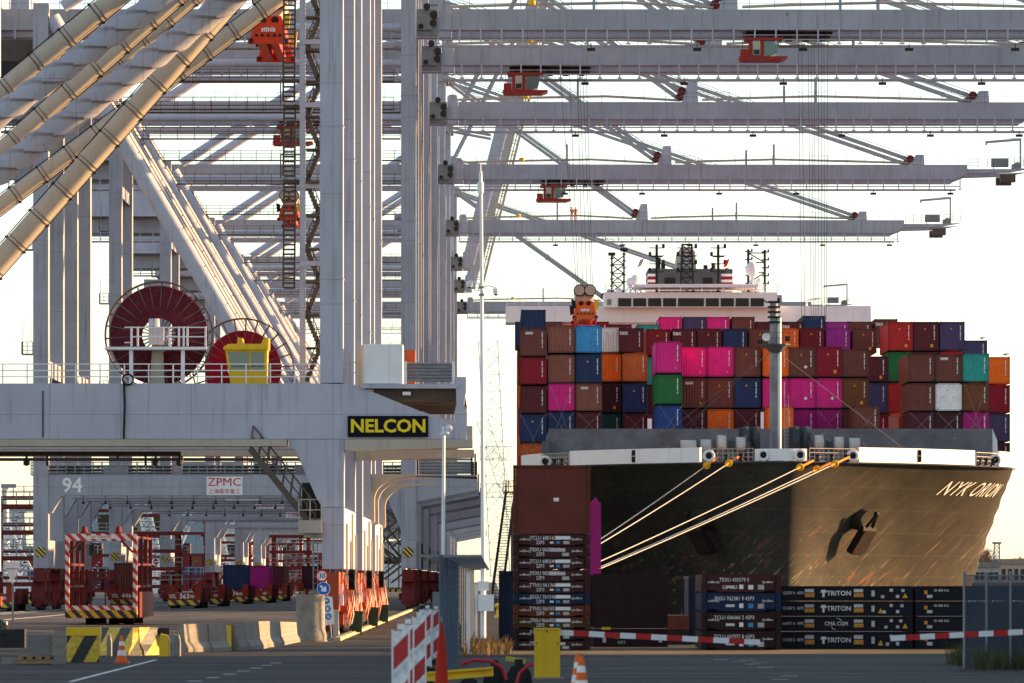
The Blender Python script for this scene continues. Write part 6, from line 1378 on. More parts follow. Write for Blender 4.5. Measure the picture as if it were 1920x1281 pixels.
# thin pole left of it
g = G(830, 1236); g2 = thing('thin_pole', g, 'thin white pole with small sensors and grey box by the fence', 'pole'); dq = g.y
m = MB(); m.tube(g, at(832,800,dq), .055, .045, n=10); m.build('pole', M_white, g2, smooth=True)
for px, py, s_ in ((842,803,.10), (838,812,.06), (828,815,.05)): m = MB(); m.lathe([(.02,-s_),(s_,-s_*.5),(s_,s_*.5),(.02,s_)], at(px,py,dq), 10, 'y'); m.build('sensor', M_white, g2, smooth=True)
m = MB(); m.box(X(811,dq), X(829,dq), dq-.2, dq-.06, Z(1141,dq), Z(1110,dq)); m.build('junction_box', M_steel, g2)
# delineator boards
M_del = stripes('delineator_stripes', (.72,.72,.74), (.45,.015,.02), .48, (-1,0,1))
for i, (pl, pr, pt, dd) in enumerate(((735,768,1183,84), (754,776,1172,96), (773,799,1158,109), (782,799,1152,122), (794,809,1143,136), (811,824,1144,150))):
    x0, x1, z1 = X(pl,dd), X(pr,dd), Z(pt,dd); z0 = gz(dd)
    r = thing('delineator_board', ((x0+x1)/2, dd, z0), f'red and white striped delineator board, {ORD[i]} in the row from the viewer', 'delineator', 'row of striped delineator boards')
    m = MB(); m.box(x0+.02, x1-.02, dd-.02, dd+.02, z0+.18, z1); m.build('board', M_del, r)
    for xa in (x0-.005, x1-.019): m = MB(); m.box(xa, xa+.024, dd-.03, dd+.03, z0+.15, z1+.02); m.build('edge', M_bwht, r)
    m = MB(); m.box((x0+x1)/2-.05, (x0+x1)/2+.05, dd-.04, dd+.04, z1+.021, z1+.1); m.build('lamp_socket', M_bwht, r)
    m = MB(); m.prism([(x0-.2,z0),(x1+.2,z0),(x1+.1,z0+.14),(x0-.1,z0+.14)], dd-.4, dd+.4); m.build('foot', M_black, r)
# closed red parasol-like marker
dd = 104.0; c = Vector((X(828,dd), dd, gz(dd))); r = thing('furled_marker', c, 'slim furled red cover standing against the mesh fence', 'cover')
m = MB(); m.lathe([(.13,0),(.125,.3),(.10,.8),(.06,1.2),(.02,1.48)], c, 14); m.build('cover', pbr('red_fabric', (.40,.025,.01), .8, var=.25, bump=.4), r, smooth=True)
m = MB(); m.tube(c+Vector((0,0,1.45)), c+Vector((0,0,1.58)), .015, n=6); m.build('tip', M_steel, r)
# cones
M_cone = pbr('cone_orange', (.72,.13,.015), .55, var=.12); M_cwht = pbr('cone_white', (.74,.72,.70), .5, var=.1)
def cone(g, h, lab):
    r = thing('traffic_cone', g, lab, 'traffic cone', 'traffic cones'); q = h/.75
    m = MB(); s_ = .2*q; m.prism([(g.x-s_, g.z+.004), (g.x+s_, g.z+.004), (g.x+s_*.9, g.z+.05*q), (g.x-s_*.9, g.z+.05*q)], g.y-s_, g.y+s_); m.build('base', M_cone, r)
    f = lambda z: (.145-.112*z/.7)*q
    for a, b_, mt in ((.051,.2,M_cone), (.2,.33,M_cwht), (.33,.45,M_cone), (.45,.55,M_cwht), (.55,.7,M_cone)):
        m = MB(); m.lathe([(f(a), a*q), (f(b_), b_*q)], g, 16); m.build('cone_band', mt, r, smooth=True)
cone(G(228,1244), .80, 'orange and white traffic cone on the left roadside')
cone(Vector((X(1090,105), 105, gz(105))), .9, 'nearer of two traffic cones at the bottom centre'); cone(Vector((X(1083,112), 112, gz(112))), .85, 'farther of two traffic cones at the bottom centre')
# yellow beam, dark gear, red hoses at the bottom
dd = 112.0; m = MB(); m.prismx([(dd-.12,.78),(dd+.12,.78),(dd+.12,.82),(dd+.02,.82),(dd+.02,.92),(dd+.12,.92),(dd+.12,.96),(dd-.12,.96),(dd-.12,.92),(dd-.02,.92),(dd-.02,.82),(dd-.12,.82)], X(800,dd), X(925,dd)); m.v = [(v[0], v[1], v[2]+(v[0]+.7)*.08) for v in m.v]
tag(m.build('yellow_beam', M_yellow), 'yellow steel beam lying on dark gear at the bottom centre', 'beam')
for i, (pa, pb, dd, h) in enumerate(((800,850,110,.3), (858,900,116,.28), (905,950,122,.42), (945,1000,118,.5))):
    x0, x1 = X(pa,dd), X(pb,dd); m = MB(); z0 = gz(dd); m.prism([(x0,z0),(x1,z0),(x1-.06,z0+h*.7),(x1-.2,z0+h),(x0+.15,z0+h*.9),(x0+.03,z0+h*.5)], dd-.3, dd+.4); m.tube(((x0+x1)/2, dd-.1, z0+h*.8), ((x0+x1)/2, dd-.1, z0+h+.1), .09, n=10); m.box(x0+.1, x1-.15, dd-.36, dd-.31, z0+.05, z0+h*.5)
    tag(m.build('pump_unit', M_black), f'dark bulky pump unit on the ground, {ORD[i]} from the left by the yellow cabinet', 'machine', 'dark units on the ground at the bottom')
dd = 125.0; m = MB(); m.bar((X(948,dd), dd, 1.0), (X(985,dd), dd, .93), .2, .1); tag(m.build('yellow_cover', pbr('olive_yellow', (.45,.42,.05), .6, var=.2)), 'short yellow green cover bar left of the yellow cabinet', 'cover')
M_hose = pbr('red_hose', (.45,.015,.03), .5, var=.1)
for pts, lab in (([(865,1245),(890,1238),(920,1240),(942,1252),(950,1275)], 'red hose arching over the dark units'), ([(968,1285),(975,1262),(990,1248),(1000,1246)], 'short red hose curving up to the yellow cabinet')):
    m = MB(); m.path([at(a,b_,110) for a, b_ in pts], .03, 8); tag(m.build('hose', M_hose, smooth=True), lab, 'hose', 'red hoses')
# dry grass by the posts and below the right fence
M_grass = pbr('dry_grass', (.20,.12,.045), .9, var=.4, scale=3); M_grassd = pbr('dull_grass', (.07,.075,.03), .9, var=.4, scale=3)
def grass(name, x0, x1, y0, y1, n_, hmax, mat, lab):
    rnd = random.Random(int(x0*10)+n_); m = MB()
    for _ in range(n_):
        x, y = rnd.uniform(x0,x1), rnd.uniform(y0,y1); h = hmax*rnd.uniform(.3,1); a = rnd.uniform(0,6.28); wv = Vector((math.cos(a),math.sin(a),0))*.012; l = Vector((rnd.uniform(-.4,.4),rnd.uniform(-.4,.4),1))*h; b_ = Vector((x,y,gz(y)))
        m.add([b_-wv, b_+wv, b_+l*.6+wv*.7, b_+l*.6-wv*.7, b_+l+Vector((l.x,l.y,0))*.4], [(0,1,2,3),(3,2,4)])
    return tag(m.build(name, mat), lab, 'grass', kind='stuff')
grass('dry_grass', X(872,176), X(958,176), 166, 190, 700, .5, M_grass, 'tufts of dry orange grass round the mast foot')
grass('dull_grass', X(1806,146), X(1960,146), 141, 152, 2600, .7, M_grassd, 'dark rough grass under the right fence')
rnd = random.Random(3); m = MB()
bush = thing('dark_bush', (X(1880,150), 150, gz(150)), 'dark bare bush behind the right wire fence', 'bush')
for _ in range(900):
    b_ = Vector((rnd.uniform(X(1835,150),X(1960,150)), rnd.uniform(147,154), gz(150))); h = rnd.uniform(.4,1.9); e_ = b_+Vector((rnd.uniform(-.4,.4),rnd.uniform(-.4,.4),h)); m.tube(b_, e_, .012, .004, 3, False)
    for j in range(3): u = b_.lerp(e_, rnd.uniform(.3,1)); m.tube(u, u+Vector((rnd.uniform(-.3,.3),rnd.uniform(-.3,.3),rnd.uniform(0,.3))), .006, .003, 3, False)
m.build('twigs', pbr('dark_twigs', (.03,.024,.018), .9, var=.3), bush)
# unseen block added right of the view to throw the shadow over the foreground
sh = thing('yard_building', (40, 140, .48), 'low unseen block added right of the view to shade the foreground', 'building')
m = MB(); m.box(27, 52, 92, 176, .48, 10.2); m.build('wall', M_far, sh); m = MB(); m.box(26.6, 52.4, 91.6, 176.4, 10.21, 10.8); m.build('roof', M_farr, sh)
# ---------------------------------------------------------------- left roadside
M_hazbl = stripes('block_hazard', (.70,.45,.03), (.02,.02,.02), .62, (1,0,-.55))
M_wood = pbr('pallet_wood', (.30,.20,.11), .85, var=.3, scale=5)
M_slab = pbr('grey_slab', (.20,.19,.18), .9, var=.25, scale=4)
def jersey(ga, gb, h, mat, lab, w0=.5, cat='barrier', grp='concrete barriers along the road'):
    a, b_ = Vector(ga), Vector(gb); t = (b_-a).normalized(); n_ = Vector((t.y, -t.x, 0)); m = MB(); prof = [(-w0/2,0),(w0/2,0),(w0/2,.12),(w0*.27,.32),(w0*.17,h),(-w0*.17,h),(-w0*.27,.32),(-w0/2,.12)]
    P = [a+n_*u+Vector((0,0,v)) for u, v in prof]; Q = [b_+n_*u+Vector((0,0,v)) for u, v in prof]; k = len(prof)
    m.add(P+Q, [tuple(range(k)), tuple(reversed(range(k,2*k)))]+[(i, k+i, k+(i+1) % k, (i+1) % k) for i in range(k)])
    o = m.build('concrete_barrier', mat); return tag(o, lab, cat, grp)
def J(pa, ya, pb, yb_, h, mat, lab): return jersey(G(pa,ya)+Vector((0,0,.005)), G(pb,yb_)+Vector((0,0,.005)), h, mat, lab)
J(189,1229,254,1230,.82,M_hazbl,'yellow and black striped barrier right of the striped block'); J(256,1229,294,1228,.82,M_hazbl,'second striped barrier from the striped block, shorter in view')
J(296,1228,318,1228,.80,M_dark,'black end piece right of the striped barriers')
J(340,1223,384,1222,.86,M_conc,'shaded grey concrete barrier, leftmost of the unpainted ones'); J(386,1222,419,1221,.86,M_conc,'second unpainted concrete barrier from the left')
J(423,1220,434,1220,.80,M_yellow,'narrow yellow barrier end among the concrete barriers'); J(438,1220,453,1219.5,.82,M_conc,'third unpainted concrete barrier, just right of the yellow one')
J(455,1219,478,1217.5,.86,M_conc,'fourth unpainted concrete barrier, sunlit'); J(480,1217,516,1212,.88,M_conc,'fifth unpainted concrete barrier, sunlit'); J(521,1210,552,1204,.86,M_conc,'last concrete barrier beside the concrete pipe, sunlit')
g = G(156,1242); m = MB(); m.box(X(125,g.y), X(187,g.y), g.y, g.y+.5, g.z+.005, Z(1178,g.y)); sb = m.build('striped_block', M_hazbl); tag(sb, 'large yellow and black striped block with plain yellow top band', 'block')
m = MB(); m.box(X(124,g.y), X(188,g.y), g.y-.04, g.y+.52, Z(1192,g.y), Z(1177,g.y)+.004); m.v = [(v[0]-sb.location.x, v[1]-sb.location.y, v[2]-sb.location.z) for v in m.v]; me = m.mesh('top_band', M_yellow); adopt(me, 'top_band', sb)
for i, (px, w_) in enumerate(((308,18), (330,16), (178+27,8))):
    g = G(px, 1231); m = MB(); x0, x1 = X(px-w_/2,g.y), X(px+w_/2,g.y); m.prism([(x0,g.z),(x1,g.z),(x1,g.z+.45),(x1-.04,g.z+.62),(x0+.04,g.z+.66),(x0,g.z+.5)], g.y-.2, g.y+.3); tag(m.build('kerb_lump', M_conc if i else M_yellow), ('worn yellow block','small rough concrete lump','thin concrete lump')[i]+' between the striped and the grey barriers', 'block', 'loose blocks on the roadside')
# pallet with slabs and boards
g = G(80,1246); pd = g.y; pal = thing('wooden_pallet', g, 'wooden pallet under grey slabs at the lower left', 'pallet')
for k in range(3): m = MB(); m.box(X(30,pd), X(118,pd), pd+.02+k*.42, pd+.14+k*.42, g.z+.02, g.z+.10); m.build('runner', M_wood, pal)
for k in range(6): m = MB(); m.box(X(30,pd), X(118,pd), pd+k*.2, pd+.15+k*.2, g.z+.105, g.z+.13); m.build('deck_board', M_wood, pal)
for k in range(5): m = MB(); m.box(X(34+k*17,pd), X(44+k*17,pd), pd+.01, pd+.9, g.z+.14, g.z+.20); m.build('block', M_wood, pal)
for k in range(6): m = MB(); m.box(X(33,pd), X(116,pd), pd+k*.2, pd+.15+k*.2, g.z+.205, g.z+.235); m.build('deck_board', M_wood, pal)
sl_ = thing('slab_stack', (X(78,pd), pd+.5, g.z+.24), 'stack of dark grey slabs on the wooden pallet', 'slabs')
for k in range(9): m = MB(); m.box(X(48+(k % 2)*1.5,pd), X(96+(k % 3),pd), pd+.1, pd+1.0, g.z+.245+k*.062, g.z+.30+k*.062); m.build('slab', M_slab, sl_)
bd = thing('board_pile', (X(112,pd), pd, g.z), 'upright pile of pale boards beside the striped block', 'boards')
for k in range(14): m = MB(); o_ = (k*37 % 7)*.012; m.box(X(98,pd)+o_, X(123,pd)+o_*.5, pd-.15, pd+.0, g.z+.01+k*.065, g.z+.065+k*.065); m.build('board', M_conc, bd)
m = MB(); m.prism([(X(0,pd),g.z+.005),(X(36,pd),g.z+.005),(X(34,pd),g.z+.14),(X(2,pd),g.z+.18)], pd+.3, pd+.8); tag(m.build('kerb_stone', M_conc), 'low broken kerb stone left of the pallet', 'stone')
m = MB(); q = G(20,1215); m.box(X(-40,q.y), X(46,q.y), q.y, q.y+.8, q.z, Z(1180,q.y)); m.box(X(-40,q.y), X(20,q.y), q.y-.05, q.y+.85, Z(1190,q.y), Z(1186,q.y)); tag(m.build('dark_crate', M_dark), 'dark low crate behind the pallet at the left edge', 'crate')
# yield sign seen from behind
g = G(24,1180); yd = g.y; r = thing('yield_sign', g, 'triangular yield sign seen from behind on a thin pole at left', 'sign')
m = MB(); m.tube(g, at(24,1056,yd), .05, n=8); m.build('pole', M_steel, r, smooth=True)
m = MB(); a, b_, c = at(7,1054,yd), at(38,1054,yd), at(23,1096,yd); m.prism([(a.x,a.z),(b_.x,b_.z),(c.x,c.z)], yd-.09, yd-.06); pl_ = m.build('plate', M_white, r)
m = MB(); m.bar(a.lerp(c,.3)+Vector((0,-.1,0)), b_.lerp(c,.3)+Vector((0,-.1,0)), .04); m.build('bracket', M_steel, pl_)
# car cut by the left edge
g = G(-20,1196); cd = g.y; r = thing('parked_car', g, 'dark car cut off by the left edge of the picture', 'car')
x0, x1 = X(-95,cd), X(11,cd); zg = g.z
m = MB(); m.prism([(x0,zg+.3),(x1,zg+.3),(x1+.02,zg+.65),(x1-.25,zg+.85),(x1-.75,zg+.92),(x1-1.2,zg+1.4),(x0+.5,zg+1.42),(x0,zg+.95)], cd, cd+1.7); m.build('body', pbr('car_black', (.015,.016,.02), .25, var=.1, spec=.6), r)
m = MB(); m.prism([(x1-.82,zg+.94),(x1-1.24,zg+1.34),(x0+.6,zg+1.36),(x0+.3,zg+.98)], cd-.01, cd+1.71); m.build('window', M_glassd, r)
for xx in (x0+.5, x1-.5):
    m = MB(); m.tube((xx, cd-.03, zg+.32), (xx, cd+.2, zg+.32), .32, n=18); m.build('wheel', M_black, r, smooth=True)
m = MB(); m.box(x1-.12, x1+.03, cd+.1, cd+.5, zg+.6, zg+.75); m.build('headlight', M_white, r)
# concrete pipe and road signs
g = G(582,1203); d_ = g.y; k = d_/F; m = MB(); m.lathe([(30*k,0),(31*k,10*k),(27.5*k,24*k),(27*k,86*k),(27.5*k,88*k),(23*k,88*k),(22*k,60*k)], g, 28); tag(m.build('concrete_pipe', M_conc, smooth=True), 'upright concrete pipe section beside the round road signs', 'pipe')
g = G(622,1202); d_ = g.y; sgp = thing('road_sign_post', g, 'post with 30 limit, blue arrow and three safety pictograms', 'sign')
m = MB(); m.tube(g, at(609,1070,d_), .035, n=8); m.build('pole', M_steel, sgp, smooth=True)
M_sred = pbr('sign_red', (.55,.02,.02), .45, var=.04); M_sblue = pbr('sign_blue', (.01,.12,.50), .45, var=.04); M_sblk = pbr('sign_print_black', (.015,.015,.02), .5, var=0)
y_ = d_-.08; c = at(603.5,1080,y_); k = y_/F
m = MB(); m.tube(c, c+Vector((0,.02,0)), 12.3*k, n=28); s1 = m.build('limit_sign', M_sred, sgp)
m = MB(); m.tube(c-Vector((0,.008,0)), c-Vector((0,.001,0)), 8.8*k, n=28); m.build('sign_face', M_wsign, s1); text('30', 13*k, c-Vector((0,.012,0)), M_sblk, s1, 'sign_number', ext=.002, bold=.01)
c = at(606.5,1104,y_); m = MB(); m.tube(c, c+Vector((0,.02,0)), 12.6*k, n=28); s1 = m.build('arrow_sign', M_wsign, sgp)
m = MB(); m.tube(c-Vector((0,.008,0)), c-Vector((0,.001,0)), 11.6*k, n=28); m.build('sign_face', M_sblue, s1)
m = MB(); u = Vector((.707,0,-.707)); v = Vector((.707,0,.707)); q = lambda a, b_: ((c+u*a*k+v*b_*k).x, (c+u*a*k+v*b_*k).z)
m.prism([q(-8,-1.8), q(0,-1.8), q(-2.5,-4.5), q(1,-6), q(8,0), q(1,6), q(-2.5,4.5), q(0,1.8), q(-8,1.8)], y_-.014, y_-.0095); m.build('arrow', M_wsign, s1)
m = MB(); a, b_ = at(604,1119,y_), at(623,1119,y_); m.add([a, b_, at(627,1170,y_), at(607,1174,y_)], [(3,2,1,0)]); m.v += [(v[0], v[1]+.02, v[2]) for v in m.v]; m.f += [(4,5,6,7),(0,1,5,4),(1,2,6,5),(2,3,7,6),(3,0,4,7)]; m.m += [0]*5; s1 = m.build('pictogram_panel', M_wsign, sgp)
for i, (px, py) in enumerate(((612,1127), (614,1141.5), (615.5,1156))):
    c = at(px,py,y_); m = MB(); m.tube(c-Vector((0,.008,0)), c-Vector((0,.001,0)), 6.3*k, n=20); p_ = m.build('pictogram', pbr('sign_cyan', (.02,.22,.45), .5, var=0), s1)
    m = MB()
    if i == 0: m.prism([(c.x-.07,c.z-.01),(c.x+.07,c.z-.01),(c.x+.05,c.z+.05),(c.x-.02,c.z+.07),(c.x-.06,c.z+.04)], y_-.014, y_-.009)
    elif i == 1: m.box(c.x-.05, c.x+.05, y_-.014, y_-.009, c.z-.07, c.z+.07)
    else: m.prism([(c.x-.04,c.z+.07),(c.x+.01,c.z+.07),(c.x+.01,c.z-.01),(c.x+.08,c.z-.03),(c.x+.08,c.z-.06),(c.x-.04,c.z-.06)], y_-.014, y_-.009)
    m.build('pictogram_symbol', M_wsign, p_)
# kerb stones along the crane rail
ke = thing('quay_kerb', G(630,1203), 'line of yellowish kerb stones between crane rail and quay road', 'kerb')
A, B = G(632,1202), G(806,1131); n_ = 46; M_kerb = pbr('yellow_kerb', (.42,.36,.20), .85, var=.25, scale=2)
for i in range(n_):
    a, b_ = A.lerp(B, i/n_), A.lerp(B, (i+.94)/n_); a.z = gz(a.y); b_.z = gz(b_.y); m = MB(); o_ = Vector((.16,0,0)); h_ = Vector((0,0,.16))
    m.add([a-o_, a+o_, b_+o_, b_-o_, a-o_*.9+h_, a+o_*.9+h_, b_+o_*.9+h_, b_-o_*.9+h_], [(3,2,1,0),(4,5,6,7),(0,1,5,4),(1,2,6,5),(2,3,7,6),(3,0,4,7)]); m.build('kerb_stone', M_kerb, ke)
# bins beside the near cranes
M_bin = pbr('green_bin', (.025,.06,.035), .5, var=.15); M_ext = pbr('extinguisher_red', (.45,.012,.012), .35, var=.1)
for i, (px, py, dd) in enumerate(((669,1132,280), (700,1133,317), (720,1130,347))):
    c = Vector((X(px,dd), dd, 0)); h = .95; r = thing('wheeled_bin', c, f'dark green wheeled bin beside the crane bogies, {ORD[i]} from the viewer', 'bin', 'bins beside the cranes')
    m = MB(); z0 = 1.0 if False else .1; m.prism([(c.x-.24,z0),(c.x+.24,z0),(c.x+.3,z0+h),(c.x-.3,z0+h)], dd-.3, dd+.3); m.build('body', M_bin, r)
    m = MB(); m.prism([(c.x-.33,z0+h+.004),(c.x+.33,z0+h+.004),(c.x+.28,z0+h+.1),(c.x-.28,z0+h+.12)], dd-.34, dd+.34); m.build('lid', M_bin, r)
    for s_ in (-.2,.2): m = MB(); m.tube((c.x+s_-.03, dd+.26, .1), (c.x+s_+.03, dd+.26, .1), .1, n=12); m.build('wheel', M_black, r)
# ---------------------------------------------------------------- work cage on its hazard-striped base
dc = 337.0; M_rw = stripes('red_white_tape', (.74,.74,.75), (.48,.02,.025), .42, (1,0,1)); M_cyb = stripes('base_yellow_black', (.65,.42,.03), (.02,.02,.02), .5, (1,0,.9))
x0, x1, z0, z1 = X(122,dc), X(257,dc), Z(1144,dc), Z(1001,dc); L = 14.0; r = thing('lashing_cage', ((x0+x1)/2, dc, 0), 'red steel lashing cage with red and white striped front frame', 'cage')
w_ = .36
for nm, bx in (('front_rail', (x0, x1, z1-.42, z1)), ('front_rail', (x0, x1, z0, z0+.26)), ('front_post', (x0, x0+w_*.7, z0+.261, z1-.421)), ('front_post', (x1-w_*.7, x1, z0+.261, z1-.421))): m = MB(); m.box(bx[0], bx[1], dc, dc+.2, bx[2], bx[3]); m.build(nm, M_rw, r)
m = MB(); m.box(X(165,dc), X(214,dc), dc-.03, dc-.004, z1-.30, z1-.10); sgn = m.build('name_strip', M_wsign, r); text('HET TERRAIN', .2, (X(189,dc), dc-.035, z1-.2), M_sblk, sgn, 'strip_lettering', ext=.002)
for s_, xx in ((1,x0+.25), (-1,x1-.25)): m = MB(); m.bar((xx, dc+.1, z1-1.1), (xx+s_*.7, dc+.1, z1-.4), .3, .12); m.build('gusset', M_redd, r)
for k in range(4):
    y = dc+L*k/3
    for xx in (x0+.06, x1-.06):
        if k: m = MB(); m.box(xx-.11, xx+.11, y-.1, y+.1, z0, z1); m.build('post', M_redd, r)
for xx in (x0+.06, x1-.06):
    for zz in (z0+.1, z0+1.4, z0+2.7, z1-.2): m = MB(); m.box(xx-.07, xx+.07, dc+.21, dc+L, zz-.07, zz+.07); m.build('side_rail', M_redd, r)
for y in (dc+4.5, dc+9, dc+L):
    for zz in (z0+1.1, z0+2.2, z1-.15): m = MB(); m.box(x0, x1, y-.05, y+.05, zz-.06, zz+.06); m.build('cross_rail', M_redd, r)
for px in (150, 178, 205, 232): m = MB(); m.box(X(px,dc)-.04, X(px,dc)+.04, dc+8.9, dc+9, z0, z0+2.2); m.build('baluster', M_redd, r)
for px, py in ((148,1020), (172,1030)): m = MB(); m.tube(at(px,py-8,dc+3), at(px,py+12,dc+3), .18, n=10); m.build('twist_lock_bin', M_dark, r)
for px in (158, 222): m = MB(); m.lathe([(.3,0),(.2,.12),(.16,.4),(.05,.45)], at(px,1001,dc+2), 10); m.build('lifting_lug', M_redd, r)
m = MB(); m.box(x0, x1, dc-.1, dc+L, Z(1159,dc), z0-.004); bs = m.build('base', M_cyb, r)
m = MB(); m.box(x1+.01, x1+.12, dc+.5, dc+L, Z(1159,dc), Z(1110,dc)); m.build('side_panel', M_redd, r)
for xx in (X(166,dc), X(210,dc), X(238,dc)):
    for yy in (dc+2, dc+11): m = MB(); m.tube((xx-.3, yy, .42), (xx+.3, yy, .42), .4, n=16); m.build('wheel', M_black, bs, smooth=True)
m = MB(); m.prism([(X(155,dc), Z(1160,dc)), (X(245,dc), Z(1160,dc)), (X(238,dc), .45), (X(168,dc), .45)], dc+1, dc+L-1); m.build('chassis', M_black, r)
# ---------------------------------------------------------------- automated guided vehicles with containers
M_agvst = stripes('bumper_yellow_black', (.68,.45,.03), (.02,.02,.02), .7, (1,0,1.0))
M_agv = pbr('agv_orange_red', (.25,.028,.012), .5, var=.2, rust=.1, streak=.3)
def agv(px, d, num, lab, cont=None, cl=None, simple=False):
    x = X(px,d); r = thing('guided_vehicle', (x, d, 0), lab, 'vehicle', 'automated container vehicles')
    m = MB(); m.prismx([(d,.55),(d+14.6,.55),(d+14.8,.9),(d+14.8,1.45),(d,1.45)], x-1.5, x+1.5); m.build('chassis', M_agv, r)
    for s_ in (-1, 1): m = MB(); m.box(x+s_*1.5-(.55 if s_ > 0 else 0), x+s_*1.5+(.55 if s_ < 0 else 0), d+.05, d+1.2, 1.451, 2.15); m.build('end_guide', M_agv, r)
    m = MB(); m.prismx([(d-.45,.3),(d-.002,.2),(d-.002,.75),(d-.3,.75)], x-1.45, x+1.45); m.build('bumper', M_agvst, r)
    for yy in (d+2.2, d+4.4, d+10.4, d+12.6):
        for s_ in (-1, 1): m = MB(); m.tube((x+s_*1.1-.25, yy, .52), (x+s_*1.1+.25+s_*.2, yy, .52), .51, n=16); m.build('wheel', M_black, r, smooth=True)
    for yy in (d+3.3, d+7.4, d+11.5): m = MB(); m.box(x+1.51, x+1.85, yy-.6, yy+.6, .6, 1.9); m.build('side_pod', M_redd, r)
    if num: text(num, .62, (x+.05, d-.008, 1.1), M_wtext, r, 'fleet_number', bold=.02); text('VDL', .5, (x-1.05, d-.008, 1.1), M_wtext, r, 'maker_mark', bold=.02, xs=.7)
    m = MB(); m.prism([(x+.75+.25*math.cos(a*.52), 1.1+.16*math.sin(a*.52)) for a in range(12)], d-.02, d-.003); m.build('emblem', M_label, r)
    if cont:
        c = thing('shipping_container', (x, d+1.3, 1.5), cl, 'container', 'containers carried by the vehicles'); fillc(c, 12.19, 2.75, cont, nocode=True)
agv(345, 524, '363', 'empty orange red guided vehicle numbered 363')
agv(438, 611, '474', 'orange red guided vehicle numbered 474 under a navy container', 'navy', 'navy container on the guided vehicle numbered 474')
agv(484, 640, '', 'guided vehicle under a magenta container, next right of the navy one', 'magenta', 'magenta container on the vehicle right of the navy one')
agv(514, 690, '', 'farther guided vehicle under a maroon container', 'maroon', 'maroon container on the farther vehicle right of the magenta one')
agv(585, 660, '455', 'guided vehicle numbered 455 partly behind the speed limit sign', 'dark maroon', 'dark maroon container on the vehicle behind the speed limit sign')
agv(236, 545, '446', 'guided vehicle numbered 446 seen through the lashing cage', 'brown', 'brown container seen through the lashing cage')
agv(390, 560, '', 'empty guided vehicle right behind the one numbered 363'); agv(40, 560, '168', 'guided vehicle at the left edge below the land side crane legs'); agv(-10, 480, '', 'guided vehicle cut by the left edge')
# ---------------------------------------------------------------- red yard frames, far sheds, far cranes behind the portal legs
M_yred = pbr('yard_frame_red', (.16,.022,.016), .6, var=.2); M_ygrey = pbr('yard_grey', (.30,.30,.31), .6, var=.15)
def yframe(px, d, h, wid, lab):
    x = X(px,d); r = thing('yard_tower', (x, d, 0), lab, 'frame', 'red transfer frames in the yard'); n_ = 4
    for sx_ in (-1, 1):
        for sy_ in (0, 5): m = MB(); m.box(x+sx_*wid/2-.22, x+sx_*wid/2+.22, d+sy_, d+sy_+.45, 0, h); m.build('post', M_yred, r)
    for k in range(n_):
        zz = h*(k+1)/n_-.35; m = MB(); m.box(x-wid/2-.6, x+wid/2+.6, d-.1, d+5.6, zz, zz+.4); m.build('floor_beam', M_yred, r)
        m = MB(); railing(m, [(x-wid/2-.6, d-.1, zz+.4), (x+wid/2+.6, d-.1, zz+.4)], 1.1, 1.2, .05); m.build('railing', M_ygrey, r)
        m = MB()
        for s_ in range(6): m.box(x-.8+s_*.3, x-.5+s_*.3, d+1, d+2, zz-2.2+s_*.36, zz-2.12+s_*.36)
        m.build('stair', M_ygrey, r)
for i, (px, d, h, wd) in enumerate(((18,520,9.5,5), (45,640,12,6), (175,760,12,7), (268,820,12,7), (360,860,13,7), (425,900,13,7), (455,960,12,8), (520,1000,12,8), (545,820,9,5), (290,640,8,5), (590,1060,10,8))): yframe(px, d, h, wd, f'red steel transfer frame with floors and stairs, {ORD[i]} placed between the portal legs')
M_shedw = pbr('pale_cladding', (.52,.53,.55), .6, var=.06); M_shedb = pbr('pale_blue_cladding', (.22,.30,.36), .6, var=.06)
def shed(px0, px1, pyt, d, mat, lab):
    x0, x1 = X(px0,d), X(px1,d); zt = Z(pyt,d); r = thing('warehouse', ((x0+x1)/2, d, 0), lab, 'building', 'pale sheds beyond the yard'); n_ = max(3, int((x1-x0)/6))
    m = MB(); m.box(x0, x1, d+.3, d+30, 0, zt); m.build('wall', mat, r); m = MB(); m.box(x0-.5, x1+.5, d-.2, d+30.5, zt+.01, zt+.8); m.build('roof', M_ygrey, r)
    for k in range(n_): m = MB(); a = x0+(x1-x0)*k/n_; m.box(a+.06, x0+(x1-x0)*(k+1)/n_-.06, d, d+.29, 2.5 if k % 2 else .2, zt-.1); m.build('cladding_panel', mat, r)
    for k in range(n_): m = MB(); a = x0+(x1-x0)*(k+.2)/n_; b_ = x0+(x1-x0)*(k+.8)/n_; m.box(a, b_, d-.06, d-.005, zt*.55, zt*.7); m.build('window', M_glassd, r)
shed(120, 330, 905, 1500, M_shedb, 'pale blue shed showing between the left portal legs'); shed(415, 560, 985, 1350, M_shedw, 'pale grey shed behind the guided vehicles'); shed(478, 520, 965, 1700, M_shedb, 'narrow pale blue tower block behind the yard')
shed(-40, 62, 1030, 1400, M_shedw, 'pale grey shed at the left edge behind the yard'); shed(560, 760, 1020, 1600, M_shedw, 'low pale shed behind the stair tower'); shed(330,440, 870, 1900, M_shedb, 'farthest pale blue block under the portal beam')
# silos and tall posts far away on the left
for i, (px, d, py, w_) in enumerate(((10,1300,915,1.2), (28,1500,960,4), (335,1200,940,.5), (410,1100,930,.5), (470,1150,950,.5))):
    x = X(px,d); zt = Z(py,d); r = thing('light_tower', (x, d, 0), f'pale slender light tower in the yard, {ORD[i]} from the left', 'tower', 'light towers in the yard'); m = MB(); m.tube((x,d,0), (x,d,zt), w_, w_*.6, n=10); m.build('shaft', M_shedw, r, smooth=True)
    m = MB(); m.box(x-w_*1.6-.6, x+w_*1.6+.6, d-.6, d+.6, zt, zt+.9); m.build('lamp_head', M_ygrey, r)
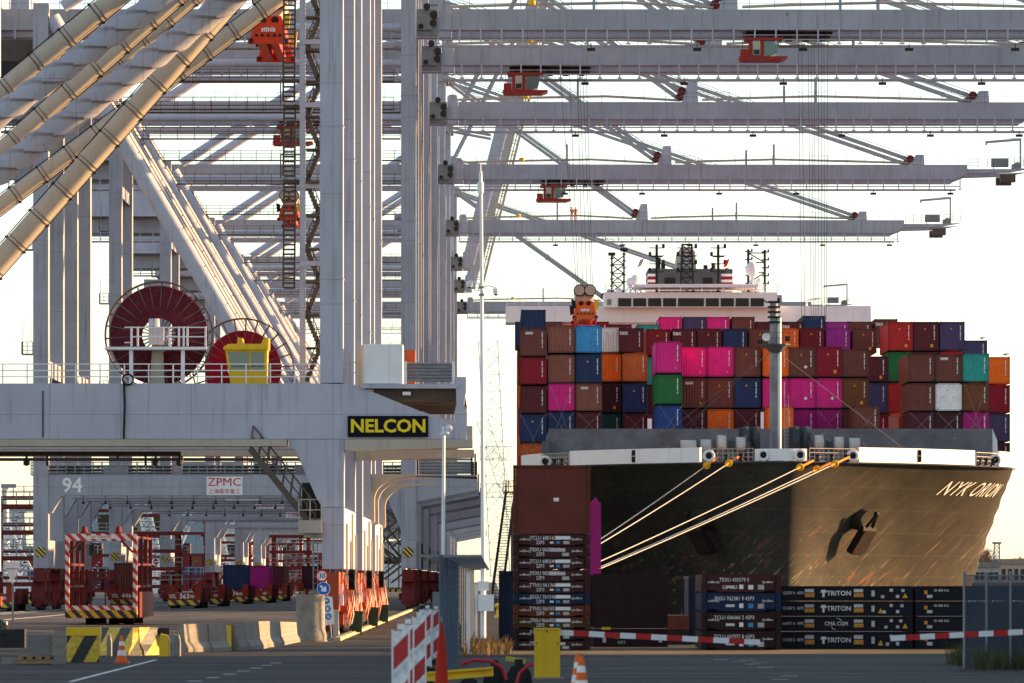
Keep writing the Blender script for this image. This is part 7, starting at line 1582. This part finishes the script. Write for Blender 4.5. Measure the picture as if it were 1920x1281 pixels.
# far lattice crane beside the ship and lattice jibs in the yard
M_pale = pbr('far_white_steel', (.8,.8,.8), .6, var=.05)
m = MB(); dd = 1250.0
def truss(m, p, q, w_, n_, r_=.12):
    p, q = Vector(p), Vector(q); t = (q-p).normalized(); u = Vector((-t.z,0,t.x)); y_ = Vector((0,1,0))
    for k in range(n_):
        a, b_ = p.lerp(q, k/n_), p.lerp(q, (k+1)/n_)
        for su in (-1, 1):
            m.bar(a+u*su*w_/2, b_+u*su*w_/2, r_*2); m.bar(a+u*su*w_/2, b_-u*su*w_/2, r_*1.2)
        m.bar(a+u*w_/2, a-u*w_/2, r_*1.2)
truss(m, at(938,1080,dd), at(915,640,dd), 4.2, 14, .10); truss(m, at(905,790,dd), at(975,1000,dd), 2.6, 9, .08); truss(m, at(900,850,dd), at(960,850,dd), 3, 5, .08); truss(m, at(900,920,dd), at(960,920,dd), 3, 5, .08)
tag(m.build('lattice_crane', M_pale), 'pale white lattice crane far away left of the ship', 'crane')
for i, (px, py, qx, qy, dd) in enumerate(((0,985,48,1075,900), (270,960,300,1085,1050), (345,985,300,1085,1100), (400,965,425,1085,1150), (10,1100,30,980,950))):
    m = MB(); truss(m, at(px,py,dd), at(qx,qy,dd), 2.2, 8, .2); m.box(at(qx,qy,dd).x-2, at(qx,qy,dd).x+2, dd-2, dd+2, 0, 2.5); tag(m.build('lattice_jib', M_pale), f'pale lattice jib of a yard crane, {ORD[i]} of the far left group', 'crane', 'far yard cranes')

# stacked containers in the yard far behind the portal legs
OW = lambda k: (ORD+['seventeenth','eighteenth','nineteenth'])[k] if k < 19 else 'twentieth' if k == 19 else 'thirtieth' if k == 29 else ('twenty ' if k < 29 else 'thirty ')+ORD[(k % 10)]
rnd = random.Random(21); cn = ['maroon','brown','navy','dark red','rust brown','dark maroon','purple navy','dark maroon','dark red','brown']
k = 0; d = 1240.0; x = X(62,d)
while x < X(700,d):
    for t_ in range(rnd.choice((2,3,3,4))):
        c = rnd.choice(cn); r = thing('shipping_container', (x, d, .02+2.62*t_), f'far {c} yard container, {OW(k)} column from the left, {ORD[t_]} tier up', 'container', 'far containers stacked in the yard'); fillc(r, 6.06, 2.6, c, far=True)
    k += 1; x += 2.75
